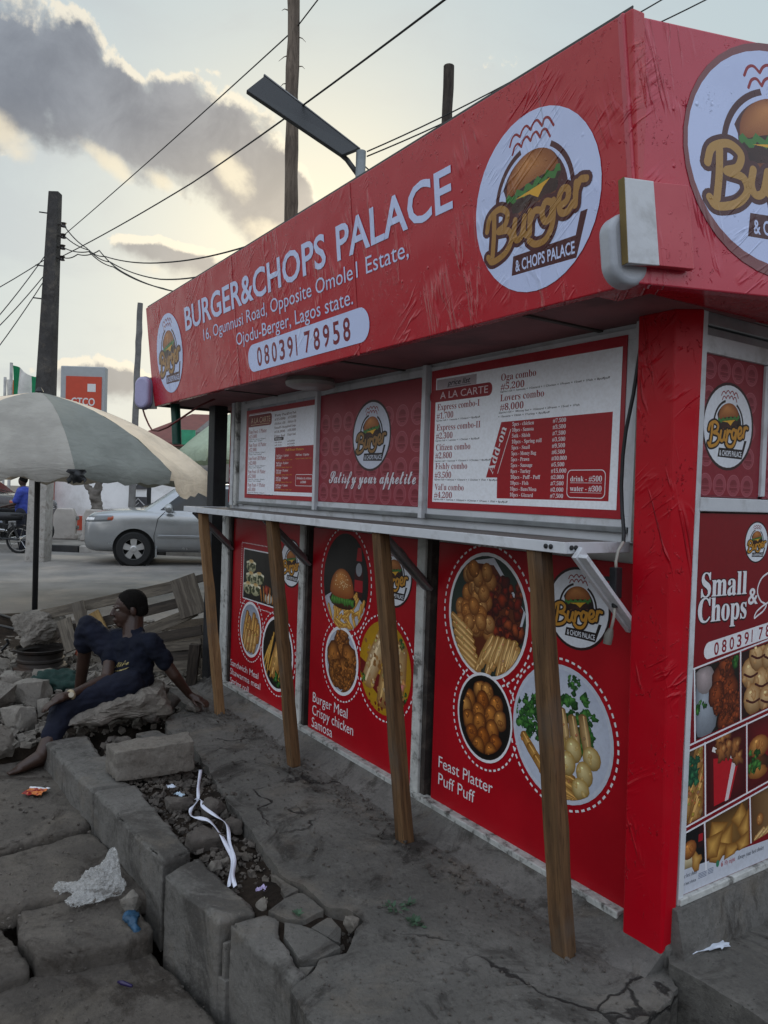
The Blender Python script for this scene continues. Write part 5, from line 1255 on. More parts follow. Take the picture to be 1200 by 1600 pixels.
# green cloth bundle
o = organic('cloth_bundle', [('e', (-4.62, -.90, -.02), (.13, .16, .075)), ('e', (-4.50, -.82, -.04), (.10, .12, .05)), ('e', (-4.70, -1.0, -.045), (.09, .07, .045))], .014, mat('dark_green_cloth', '12302a', .9, .2, 12, .4, 90), None, 3, .030, 13)
tag(o, 'dark green cloth bundled on the stones beside the wheel rim', 'cloth')
# crumpled orange-red wrapper beside the rim
mb = MB(); rr = random.Random(5)
for k in range(16):
    x, y = rr.uniform(-.05, .05), rr.uniform(-.05, .05); h = rr.uniform(.04, .11)
    mb.tube([(x, y, 0), (x * .7 + rr.uniform(-.015, .015), y * .7, h * .5), (x * .3 + rr.uniform(-.03, .03), y * .4, h)], [.012, .014, .002], 6)
m, b, p = new_mat('crumpled_orange_foil'); cc = b.mix(b.ss(b.noise(b.node('ShaderNodeTexCoord').outputs['Object'], 22, 3), .4, .62), lin('b8371c'), lin('e0a08a')); b.put(p.inputs['Base Color'], cc); p.inputs['Roughness'].default_value = .35
fo = mb.build('wrapper_heap', m, smooth=True); fo.location = (-5.20, -.58, .02); tag(fo, 'crumpled orange-red wrapper on the rubble beside the wheel rim', 'litter')

# ------------------------------------------------------------------ litter on the pavement
def ribbon(name, pts, w, m, label, cat, group=None):
    mb = MB(); P = [Vector(p) for p in pts]; Q = [P[0] * 2 - P[1]] + P + [P[-1] * 2 - P[-2]]; out = []
    for i in range(1, len(Q) - 2):
        for k in range(6):
            t = k / 6; a, b_, c, e = Q[i - 1:i + 3]
            out.append(.5 * ((2 * b_) + (c - a) * t + (2 * a - 5 * b_ + 4 * c - e) * t * t + (3 * b_ - a - 3 * c + e) * t ** 3))
    out.append(P[-1]); vs = []; fs = []
    for i, q in enumerate(out):
        t = (out[min(i + 1, len(out) - 1)] - out[max(i - 1, 0)]).normalized(); s_ = t.cross(Vector((0, 0, 1))).normalized(); tw = .7 * sin(i * .35)
        s_ = s_ * cos(tw) + Vector((0, 0, 1)) * sin(tw); vs += [q - s_ * w / 2, q + s_ * w / 2]
    fs = [(2 * i, 2 * i + 1, 2 * i + 3, 2 * i + 2) for i in range(len(out) - 1)]
    mb.add(vs, fs); o = mb.build(name, m, smooth=True); md = o.modifiers.new('t', 'SOLIDIFY'); md.thickness = .0015
    return tag(o, label, cat, group)
M_rib = mat('white_ribbon', 'd5d8e6', .5, .06, 8, .05)
ribbon('ribbon', [(-2.213, -.668, .03), (-2.06, -.735, .01), (-1.93, -.785, .0), (-1.865, -.84, -.005), (-1.80, -.862, -.008), (-1.74, -.845, .0), (-1.68, -.825, .005), (-1.52, -.842, .02), (-1.39, -.857, .01), (-1.315, -.868, .0), (-1.22, -.915, -.012), (-1.165, -.945, -.02)], .016, M_rib, 'long white ribbon running from the concrete block into the soil', 'ribbon')
ribbon('ribbon', [(-1.92, -.80, .012), (-1.88, -.785, .016), (-1.82, -.80, .012), (-1.70, -.785, .01), (-1.59, -.78, .012), (-1.42, -.838, .015), (-1.30, -.868, .008), (-1.20, -.915, .002), (-1.13, -.935, -.005)], .015, M_rib, 'second white ribbon strand, looped and knotted beside the first', 'ribbon')
def sheet(name, c, size, m, label, cat, seed, rz=0, crum=.02, nz=10, thick=.001, keep=None, arch=0.0):
    mb = MB(); vs = []; fs = []; n = nz
    for i in range(n + 1):
        for j in range(n + 1):
            x, y = (i / n - .5) * size[0], (j / n - .5) * size[1]
            q = 1 + .25 * fbm((i * .8 + seed, j * .8, seed), .5)
            x, y = x * q, y * q
            z = abs(fbm((x * 9 / max(size) + seed, y * 9 / max(size), seed * 2.3), .7, 3)) * crum * 2 + arch * max(0, 1 - (2 * x / size[0]) ** 2)
            vs.append((x, y, z))
    fs = [(i * (n + 1) + j, (i + 1) * (n + 1) + j, (i + 1) * (n + 1) + j + 1, i * (n + 1) + j + 1) for i in range(n) for j in range(n) if not keep or keep((i + .5) / n, (j + .5) / n)]
    mb.add(vs, fs); o = mb.build(name, m); o.location = c; o.rotation_euler = (0, 0, rz)
    md = o.modifiers.new('t', 'SOLIDIFY'); md.thickness = thick
    return tag(o, label, cat)
# clear plastic bag
m, b, p = new_mat('clear_polythene'); p.inputs['Base Color'].default_value = (.66, .66, .64, 1); p.inputs['Roughness'].default_value = .22; p.inputs['Alpha'].default_value = .30
v = b.node('ShaderNodeTexCoord').outputs['Object']; hh = b.m('ADD', b.m('ABSOLUTE', b.m('SUBTRACT', b.noise(v, 14, 4, .6, 1.2), .5)), b.m('MULTIPLY', b.noise(v, 60, 3), .15)); b.put(p.inputs['Normal'], b.bump(hh, .9, .02)); M_bag = m
BAG = [('e', (-1.71, -1.235, -.135), (.062, .055, .062)), ('e', (-1.742, -1.215, -.085), (.036, .03, .052)), ('e', (-1.655, -1.228, -.165), (.05, .05, .045)), ('e', (-1.70, -1.31, -.158), (.06, .06, .040)), ('e', (-1.655, -1.325, -.182), (.05, .10, .028)), ('e', (-1.69, -1.285, -.140), (.066, .066, .056)),
       ('e', (-1.765, -1.41, -.172), (.034, .032, .028)), ((-1.72, -1.35, -.165), (-1.76, -1.40, -.172), .03, .02)]
o = organic('plastic_bag', BAG, .0115, M_bag, None, 3)
rb = random.Random(4)
for v_ in o.data.vertices:
    q = v_.co; h1 = .5 - abs(fbm((q.x, q.y, q.z), 12, 1)); v_.co = q + v_.normal * (.018 * h1 - .012 + rb.uniform(-.0042, .0042)) + Vector((rb.uniform(-1, 1), rb.uniform(-1, 1), rb.uniform(-1, 1))) * .0028
bm = bmesh.new(); bm.from_mesh(o.data); bmesh.ops.triangulate(bm, faces=bm.faces); bm.to_mesh(o.data); bm.free(); o.data.polygons.foreach_set('use_smooth', [True] * len(o.data.polygons)); o.data.set_sharp_from_angle(angle=rad(24))
tag(o, 'crumpled clear plastic bag lying across the drain slabs', 'plastic bag')
# printed wrapper, paper, blue rag, cap
m, b, p = new_mat('printed_wrapper'); v = b.node('ShaderNodeTexCoord').outputs['Object']; q = b.mix(b.ss(b.noise(v, 28, 3), .47, .53), lin('8a1012'), lin('c9702c')); q = b.mix(b.ss(b.vm('DOT_PRODUCT', v, (0, 1, 0)), .030, .034), q, lin('d9dade')); b.put(p.inputs['Base Color'], q); p.inputs['Roughness'].default_value = .3
sheet('snack_wrapper', (-2.79, -1.335, -.150), (.10, .10), m, 'red printed snack wrapper with a white edge on the drain slab', 'wrapper', 4, .9, .005, 10)
sheet('paper_scrap', (.045, .150, .048), (.065, .16), mat('white_paper', 'c4ccd8', .7, .05), 'white torn paper scrap on the side pavement by the corner post', 'paper', 6, -.15, .006, 8, .001, lambda a, c: abs(a - .5) < .12 + .42 * c)
o = organic('blue_rag', [('e', (-1.46, -1.215, -.195), (.035, .03, .014)), ((-1.44, -1.22, -.195), (-1.39, -1.215, -.215), .018, .012), ((-1.39, -1.215, -.215), (-1.375, -1.205, -.285), .013, .016)], .006, mat('blue_rag_film', '22455f', .5, .3, 20, .4, 80), None, 2, .010, 40); tag(o, 'scrap of blue plastic hanging over the slab edge by the kerb', 'rag')
mb = MB(); mb.tube([(-1.215, -1.325, -.276), (-1.20, -1.315, -.274), (-1.165, -1.29, -.275)], [.004, .008, .005], 8); tag(mb.build('purple_cap', mat('purple_plastic', '2a1f4a', .35), smooth=True), 'small purple plastic cap on the nearest drain slab', 'bottle cap')
sheet('paper_scrap', (-2.04, -.83, -.005), (.05, .03), mat('pale_blue_paper', 'a9bccb', .6, .05), 'pale blue paper shred in the soil beside the concrete block', 'paper', 9, .4, .008, 6)
sheet('paper_scrap', (-1.10, -.845, -.03), (.035, .03), mat('lilac_paper', 'a89cc0', .6, .05), 'tiny lilac paper shred in the soil near the ribbon end', 'paper', 12, 1.0, .01, 6)
sheet('paper_scrap', (-1.045, -.855, -.035), (.04, .016), mat('cream_paper', 'c9c4a8', .6, .05), 'tiny cream paper shred at the near end of the soil strip', 'paper', 15, -.4, .008, 6)
sheet('paper_scrap', (-2.14, -.84, .0), (.04, .03), MATS['white_paper'], 'white paper shred just below the concrete block', 'paper', 17, .2, .008, 6)
M_leaf = mat('weed_green', (.035, .075, .04), .7, .3, 40)
for (x, y, n, r, lab) in ((-.70, -.525, 22, .045, 'small green weed lying on the pavement farther from the prop'), (-.585, -.515, 26, .035, 'small green weed lying on the pavement nearer to the prop'), (-.83, -.83, 10, .02, 'tiny dark weed on the cracked pavement piece'), (-.70, -.46, 10, .022, 'tiny weed sprig beside the two green weeds')):
    mb = MB(); rr = random.Random(int(-x * 100))
    for k in range(n):
        a = rr.uniform(0, 6.28); d_ = rr.uniform(.2, 1) * r; c = Vector((x + d_ * cos(a) * 1.4, y + d_ * sin(a) * .8, .004 + rr.random() * .012)); t = Vector((cos(a), sin(a), rr.uniform(0, .7))) * .012; s_ = Vector((-sin(a), cos(a), rr.uniform(-.3, .3))) * .006
        mb.add([c - t, c - s_, c + t, c + s_], [(0, 1, 2, 3)])
    tag(mb.build('weed', M_leaf), lab, 'weed', 'weeds on the pavement')
# twigs by the rubble
for i, (p0, p1, lab) in enumerate((((-6.4, -1.3, .14), (-5.7, -.95, .16), 'thin dark stick lying behind the wheel rim'), ((-5.55, -1.15, .04), (-5.5, -1.12, .14), 'short dark stick standing beside the wheel rim'), ((-7.2, -1.0, .10), (-6.2, -.9, .11), 'long dark stick on the dirt mound'))):
    mb = MB(); mb.tube([p0, (Vector(p0) + Vector(p1)) / 2 + Vector((.02, .03, .015)), p1], .012, 6); tag(mb.build('stick', M_black), lab, 'stick')
mb = MB(); vs = []; fs = []
for i in range(21):
    for j in range(13):
        x, y = -8.0 + i * .095, -1.75 + j * .14; r_ = ((x + 7.1) / .75) ** 2 + ((y + .95) / .62) ** 2
        vs.append((x, y, -.2 + .30 * math.exp(-r_ * 1.2) + .05 * fbm((x * 4, y * 4, 2), 1.0, 4)))
fs = [(i * 13 + j, (i + 1) * 13 + j, (i + 1) * 13 + j + 1, i * 13 + j + 1) for i in range(20) for j in range(12)]
mb.add(vs, fs); tag(mb.build('dirt_mound', M_soil, smooth=True), kind='structure')
# ------------------------------------------------------------------ seated person
SKIN = mat('dark_skin', (.040, .019, .012), .5, .15, 14, .1, 90, spec=.5)
NAVY = mat('navy_cotton', (.0065, .0085, .017), .9, .2, 10, .25, 120, spec=.2)
NAVY2 = mat('navy_trousers', (.0075, .0095, .020), .85, .2, 10, .25, 120, spec=.25)
HAIR = mat('short_black_hair', (.008, .007, .006), .95, .3, 60, .8, 260, spec=.15)
V = lambda *a: Vector(a)
hc = V(-3.535, -.676, .655); fd = V(-.10, -.98, -.12).normalized(); sd_ = V(0, 0, 1).cross(fd).normalized(); ud = fd.cross(sd_)
HR = Matrix((fd, sd_, ud)).transposed()
hp = lambda f, s, u: hc + fd * f * 1.06 + sd_ * s * 1.06 + ud * u * 1.06
def fingers(c, dirv, side, down, L=.075, curl=.5, r=.0085, spread=.016):
    out = []; dirv = dirv.normalized(); side = side.normalized(); down = down.normalized()
    for k, (o, l) in enumerate(((-1.5, .88), (-.5, 1.0), (.5, .95), (1.5, .74))):
        b0 = c + side * (o * spread); d1 = (dirv + side * o * .06 + down * curl * .25).normalized(); d2 = (dirv * .9 + down * curl * .9).normalized(); d3 = (dirv * .5 + down * curl * 1.4).normalized()
        j1 = b0 + d1 * L * l * .48; j2 = j1 + d2 * L * l * .32; j3 = j2 + d3 * L * l * .24
        out += [(b0 - dirv * .02, j1, r * 1.1, r), (j1, j2, r, r * .92), (j2, j3, r * .92, r * .78)]
    t0 = c - dirv * .055 - side * spread * 1.6; t1 = t0 + dirv * .032 - side * .024 + down * .01; t2 = t1 + dirv * .030 - side * .004 + down * .012
    return out + [(t0, t1, r * 1.35, r * 1.1), (t1, t2, r * 1.1, r * .85)]
nk = V(-3.495, -.662, .515); shR = V(-3.622, -.752, .452); shL = V(-3.328, -.588, .462)
elR = V(-3.402, -.835, .248); wrR = V(-3.288, -1.072, .200); haR = V(-3.275, -1.120, .196)
elL = V(-3.272, -.455, .255); wrL = V(-3.325, -.335, .105); haL = V(-3.290, -.312, .088)
sx_ = (shL - shR).normalized()
hipR = V(-3.345, -.715, .215); hipL = V(-3.455, -.620, .215); knR = V(-3.335, -1.090, .118); anR = V(-3.165, -1.240, -.085)
knL = V(-3.665, -.895, .525); anL = V(-3.835, -.900, .10)
dR = V(.15, -1, -.35).normalized(); dL = V(.75, .45, -.18).normalized()
body = [('e', hp(-.012, 0, .022), (.097, .075, .090), HR), ('e', hp(.030, 0, -.035), (.062, .058, .082), HR), ('e', hp(.050, 0, -.085), (.036, .036, .028), HR), (hp(.086, 0, .010), hp(.104, 0, -.022), .010, .013), ('e', hp(.096, 0, -.024), (.014, .020, .010), HR),
        ('e', hp(.088, 0, -.054), (.014, .024, .008), HR), ('e', hp(.085, 0, -.068), (.014, .022, .008), HR), ('e', hp(.076, .03, .022), (.014, .022, .008), HR), ('e', hp(.076, -.03, .022), (.014, .022, .008), HR),
        ('e', hp(-.012, .076, -.012), (.020, .010, .030), HR), ('e', hp(-.012, -.076, -.012), (.020, .010, .030), HR),
        (nk + V(.01, .0, -.06), hp(-.022, 0, -.05), .066, .064), (V(-3.455, -.670, .30), nk + V(0, 0, -.07), .09, .08), (V(-3.43, -.675, .22), V(-3.46, -.670, .32), .08, .09),
        (nk + V(0, 0, -.07), shR, .05, .045), (nk + V(0, 0, -.07), shL, .05, .045), (shR, elR, .042, .036), (elR, wrR, .036, .024), (shL, elL, .042, .036), (elL, wrL, .036, .024),
        (wrR, haR, .024, .026), (haR, haR + dR * .04, .028, .024), (haR + sd_ * .0 + V(.02, 0, 0), haR + dR * .035 + V(.02, .0, 0), .020, .018), (wrL, haL, .024, .026), (haL, haL + dL * .035, .026, .022), (haL + V(-.014, .022, 0), haL + dL * .03 + V(-.014, .022, 0), .018, .016),
        (hipR, knR, .07, .05), (hipL, knL, .07, .052), (knR, anR, .056, .040), (knL, anL, .050, .034),
        (anR, V(-3.205, -1.225, -.132), .040, .036), (anR + V(.0, -.02, -.02), V(-3.158, -1.345, -.140), .040, .030), (V(-3.20, -1.23, -.138), V(-3.165, -1.36, -.150), .030, .022),
        (anL, V(-3.86, -.89, .05), .034, .030), (V(-3.86, -.89, .05), V(-3.93, -1.02, .03), .032, .022)]
for k in range(5):
    b0 = V(-3.190 + k * .0135, -1.350 - (.012 if k > 2 else 0), -.150); body.append((b0, b0 + V(.012, -.055 + abs(k - 3) * .006, -.004), .011 + (.003 if k == 4 else 0), .0085 + (.003 if k == 4 else 0)))
body += fingers(haR + dR * .055 + V(.008, 0, 0), dR, V(1, .12, .05), V(-.05, -.2, -1), .075, .9, .0085, .0165)
body += fingers(haL + dL * .050 + V(-.004, .006, 0), dL, V(-.5, .85, 0), V(.1, .1, -1), .062, .55, .0085, .0150)
person = empty('person', (-3.40, -.70, .16), 0, 'person in navy T-shirt and trousers sitting barefoot on a broken concrete slab, looking away left', 'person')
pinv = Vector((3.40, .70, -.16))
def pp(o):
    o.data.transform(Matrix.Translation(pinv)); o.parent = person; return o
bd = pp(organic('body', body, .0056, SKIN, None, 2))
wa = V(-3.425, -.680, .200); ch = V(-3.480, -.672, .405)
shirt = [(wa - sx_ * .045, ch - sx_ * .080, .088, .088), (wa + sx_ * .045, ch + sx_ * .080, .088, .088), (wa, ch, .098, .100),
         (nk + V(.01, .01, -.08), nk + V(.005, .012, -.018), .088, .066), (nk + V(0, 0, -.065), shR + V(0, 0, .004), .066, .060), (nk + V(0, 0, -.065), shL + V(0, 0, .004), .066, .062), (shR, shR + (elR - shR) * .52, .060, .055), (shL, shL + (elL - shL) * .58, .064, .056)]
sh_o = pp(organic('shirt', shirt, .009, NAVY, None, 4, .012, 12))
# opening for the neck is covered by the neckband
trs = [(hipR, knR + (hipR - knR) * .02, .094, .074), (hipL, knL + (hipL - knL) * .02, .094, .076), (V(-3.39, -.69, .195), V(-3.44, -.65, .195), .098, .098), (V(-3.40, -.63, .18), V(-3.42, -.60, .18), .055, .05), (knR, knR + (anR - knR) * .60, .076, .064), (knL, knL + (anL - knL) * .26, .077, .072),
       (V(-3.33, -.68, .16), V(-3.29, -.63, .09), .045, .035)]
pp(organic('trousers', trs, .010, NAVY2, None, 4, .013, 12))
# short hair: a close cap over the skull
hm = organic('hair', [('e', hp(-.020, 0, .030), (.100, .081, .092), HR), ('e', hp(-.050, 0, -.010), (.070, .074, .075), HR)], .007, HAIR, None, 2, .003, 90)
bm = bmesh.new(); bm.from_mesh(hm.data)
kill = [v for v in bm.verts if (v.co - hc).dot(fd) > .060 - .55 * max(0, (.075 - (v.co - hc).dot(ud))) and (v.co - hc).dot(ud) < .085 or (v.co - hc).dot(ud) < -.055]
bmesh.ops.delete(bm, geom=kill, context='VERTS'); bm.to_mesh(hm.data); bm.free(); pp(hm)
for s_ in (-1, 1):
    mb = MB(); ellipsoid(mb, hp(.069, s_ * .031, .006), (.011, .013, .009), HR, 10); pp(mb.build('eye', mat('eye_white', (.35, .32, .28), .2, 0, bump=0), smooth=True))
mb = MB(); ax = (wrR - elR).normalized(); c0 = wrR - ax * .005
mb.tube([c0 - ax * .010, c0 - ax * .006, c0 + ax * .006, c0 + ax * .010], [.029, .0315, .0315, .029], 20); wb = pp(mb.build('wristband', mat('tan_band', (.36, .29, .18), .5), smooth=True))
mb = MB(); cl_ = c0 + (CAM - c0).normalized() * .030; mb.lathe([(.016, -.004), (.016, .004)], tuple(cl_), 'z', 16, (CAM - c0).to_track_quat('Z', 'Y').to_matrix()); wf = mb.build('watch_face', mat('pale_dial', (.45, .40, .30), .3)); pp(wf)
# lettering on the chest, wrapped onto the shirt
from mathutils.bvhtree import BVHTree
bm = bmesh.new(); bm.from_mesh(sh_o.data); bvh = BVHTree.FromBMesh(bm)
cc = Vector((-3.322, -.775, .334)); vdir = (cc - CAM).normalized(); rgt = vdir.cross(Vector((0, 0, 1))).normalized(); upv = rgt.cross(vdir)
vs, fs = text_mesh('Nike', 'script'); x1 = max(q[0] for q in vs); k = .085 / x1
def wrap(x, y):
    o_ = cc + pinv + rgt * x + upv * y - vdir * .6
    h = bvh.ray_cast(o_, vdir)
    return (h[0] - vdir * .003) if h[0] else (cc + pinv + rgt * x + upv * y)
pts = [wrap(x * k - .042 + .25 * y * k, y * k * 1.1 + .22 * (x * k - .042)) for x, y in vs]
mb = MB(); mb.add(pts, [f for f in fs])
for k in range(8):
    xa, xb = -.04 + .085 * k / 8, -.04 + .085 * (k + 1) / 8; f_ = lambda x: -.016 + .22 * x - .012 * cos(x * 28); t_ = lambda x: .002 + .006 * sin((x + .04) / .085 * 3.1)
    mb.add([wrap(xa, f_(xa)), wrap(xb, f_(xb)), wrap(xb, f_(xb) + t_(xb)), wrap(xa, f_(xa) + t_(xa))], [(0, 1, 2, 3)])
ln = mb.build('lettering', mat('gold_print', (.42, .34, .14), .5), recalc=False); ln.parent = sh_o; bm.free()

# ------------------------------------------------------------------ market umbrella
def cloth(name, col, tl=.14):
    m, b, p = new_mat(name); v = b.node('ShaderNodeTexCoord').outputs['Object']
    n = b.noise(v, 2.2, 7, .65); c = b.mix(b.ss(n, .3, .7), tuple(x * .82 for x in lin(col)), tuple(min(1, x * 1.12) for x in lin(col)))
    c = b.mix(b.m('MULTIPLY', b.ss(b.noise(v, 1.1, 7, .7), .52, .7), .35), c, tuple(x * .6 for x in lin(col)))
    b.put(p.inputs['Base Color'], c); p.inputs['Roughness'].default_value = .85; p.inputs['Specular IOR Level'].default_value = .2
    w = b.noise(b.vm('MULTIPLY', v, (1, 1, 3.5)), 3.2, 4, .6, .6); nb = b.bump(b.m('ADD', w, b.m('MULTIPLY', b.noise(v, 160, 2), .05)), .5, .05); b.put(p.inputs['Normal'], nb)
    tr = b.node('ShaderNodeBsdfTranslucent'); b.put(tr.inputs['Color'], c); b.put(tr.inputs['Normal'], nb)
    mx = b.node('ShaderNodeMixShader'); mx.inputs[0].default_value = tl; b.l.new(p.outputs[0], mx.inputs[1]); b.l.new(tr.outputs[0], mx.inputs[2])
    b.l.new(mx.outputs[0], m.node_tree.nodes['Material Output'].inputs['Surface'])
    return m
def umbrella(u0, v0, apex, R, drop, ang0, cols, lab, zfoot, pole_lean=0.0, rag=True, tilt=0.0, radii=None):
    c = S(u0, v0, 0); root = empty('market_umbrella', c + Vector((0, 0, zfoot)), STREET_YAW, lab, 'umbrella')
    N = 8
    loc = lambda du, dv, z: Vector((du, dv, z - zfoot))
    for k in range(N):
        a0, a1 = rad(ang0 + 45 * k), rad(ang0 + 45 * (k + 1)); mb = MB(); vs = []; nr, na = 12, 12
        for i in range(nr + 1):
            t = i / nr
            for j in range(na + 1):
                s = j / na; r0 = radii[k % 8] if radii else R; r1 = radii[(k + 1) % 8] if radii else R
                rr0 = t * r0; rr1 = t * r1; x = rr0 * cos(a0) * (1 - s) + rr1 * cos(a1) * s; y = rr0 * sin(a0) * (1 - s) + rr1 * sin(a1) * s
                z = apex - drop * (.62 * t ** 1.25 + .38 * t ** 3) - .05 * t * sin(pi * s) + tilt * x + (.018 * fbm((x * 5, y * 5, k), 1.0) * t) + .010 * t ** 3 * sin(s * pi * 7 + k) * (1 - abs(2 * s - 1))
                vs.append(loc(x, y, z))
        # hanging edge, torn in places
        for j in range(na + 1):
            q = vs[nr * (na + 1) + j]; d_ = (.13 + .05 * fbm((j * .5, k * 3.1, 1), 1.0)) * (2.3 if rag and k == 1 and j > 1 else 1) * (1 if not rag else max(.15, .9 + .6 * fbm((j * .35, k * 2.7, 8), 1.0)))
            vs.append(q + Vector((q.x * -.015 + .02 * fbm((j, k, 0), .7), q.y * -.015, -d_)))
        n = na + 1; fs = [(i * n + j, i * n + j + 1, (i + 1) * n + j + 1, (i + 1) * n + j) for i in range(nr + 1) for j in range(na)]
        mb.add(vs, fs); mb.build('canopy_panel', cols[k % len(cols)], root, smooth=True, recalc=False)
        R_k = radii[k] if radii else R; e0 = loc(R_k * .97 * cos(a0), R_k * .97 * sin(a0), apex - drop * .97 - .015); mb = MB(); mb.tube([loc(0, 0, apex - .10), loc(R_k * .5 * cos(a0), R_k * .5 * sin(a0), apex - drop * .40 - .05), e0 - Vector((0, 0, .06))], .008, 5); mb.build('rib', M_black, root)
    mb = MB(); mb.tube([loc(pole_lean, 0, zfoot - .1), loc(pole_lean * .4, 0, 1.2), loc(0, 0, apex + .03)], .034, 10); mb.build('pole', M_black, root, smooth=True)
    mb = MB(); mb.lathe([(.04, 0), (.05, .03), (.02, .08)], loc(0, 0, apex - .02), 'z', 12); mb.build('finial', M_black, root)
    return root
C_grey = cloth('grey_canvas', (.385, .365, .325)); C_green = cloth('grey_green_canvas', (.25, .262, .238)); C_beige = cloth('faded_salmon_canvas', (.82, .68, .52), .10); C_pale = cloth('pale_green_canvas', (.45, .53, .40))
umbrella(-4.33, 9.55, 2.56, 1.95, .95, -55, [C_green, C_beige, C_green, C_grey, C_beige, C_green, C_beige, C_grey], 'big faded market umbrella with grey, green and salmon panels and a torn edge', -.17, .0, True, 0, [1.9, 1.78, 2.3, 1.95, 1.95, 1.95, 1.95, 1.95])
umbrella(-1.55, 12.2, 2.95, 1.70, .95, 10, [C_pale], 'pale green umbrella half hidden behind the black post of the stall', -.16, 0, False)
mb = MB(); rr = random.Random(9)
ra = lambda x, y, z: S(-3.21, 7.93, 1.54) + SR * x + SF * y + Vector((0, 0, z)); vs = []
for i in range(9):
    for j in range(7): vs.append(ra((-.07 + i * .022) * (1 + .25 * fbm((j, 0, 2), .9)) + .03 * fbm((i, j, 0), .8), .04 * fbm((i, j, 5), .9), .05 - j * .026 * (.6 + .9 * abs(fbm((i, 0, 3), .7)))))
mb.add(vs, [(i * 7 + j, (i + 1) * 7 + j, (i + 1) * 7 + j + 1, i * 7 + j + 1) for i in range(8) for j in range(6)])
tag(mb.build('black_rag', M_black, smooth=True), 'black plastic rag tied to the torn umbrella edge', 'rag')

# ------------------------------------------------------------------ vehicles
def interp(tab, z):
    for i in range(len(tab) - 1):
        if tab[i][0] <= z <= tab[i + 1][0]:
            t = (z - tab[i][0]) / (tab[i + 1][0] - tab[i][0]); return [a + (b_ - a) * t for a, b_ in zip(tab[i][1:], tab[i + 1][1:])]
    return list(tab[-1][1:]) if z > tab[-1][0] else list(tab[0][1:])
M_tyre = mat('tyre_rubber', (.012, .012, .012), .85, .2, 20, .3, 90); M_glass = mat('dark_car_glass', (.018, .022, .024), .10, .05, 3, 0, spec=.45); M_rim = mat('alloy', (.50, .50, .50), .35, .05, 5, 0, metal=.8); M_chrome = mat('bright_trim', (.6, .6, .6), .2, 0, bump=0, metal=1.0)
def wheel(root, x, y, z, R=.335, wd=.22, sgn=1):
    mb = MB(); prof = [(R * .62, -wd / 2), (R * .93, -wd / 2), (R, -wd * .36), (R, wd * .36), (R * .93, wd / 2), (R * .62, wd / 2)]
    mb.lathe(prof, (x, y, z), 'y', 36, caps=False); w = mb.build('wheel', M_tyre, root, smooth=True, angle=40)
    yo = y + sgn * wd * .30
    mb = MB(); mb.lathe([(R * .60, -.01), (R * .66, .0), (R * .66, .02), (R * .60, .024), (R * .585, .0)], (x, yo, z), 'y', 36, caps=False)
    for k in range(5):
        a = 2 * pi * k / 5 + .3; dr = lambda r, s_: (x + r * cos(a) - s_ * sin(a), z + r * sin(a) + s_ * cos(a))
        P = [dr(.02, -.045), dr(R * .60, -.065), dr(R * .60, .065), dr(.02, .045)]
        mb.add([(p_[0], yo, p_[1]) for p_ in P] + [(p_[0], yo + sgn * (.03 if i in (0, 3) else .022), p_[1]) for i, p_ in enumerate(P)], [(0, 1, 2, 3), (4, 5, 6, 7), (0, 1, 5, 4), (1, 2, 6, 5), (2, 3, 7, 6), (3, 0, 4, 7)])
    mb.lathe([(.07, 0), (.07, .03), (.045, .038)] if sgn > 0 else [(.045, -.038), (.07, -.03), (.07, 0)], (x, yo, z), 'y', 20)
    mb.build('rim', M_rim, w)
    mb = MB(); mb.lathe([(R * .61, -.01), (R * .61, .0)], (x, yo - sgn * .05, z), 'y', 30); mb.build('brake_disc', mat('dark_hub', (.02, .02, .02), .7), w)
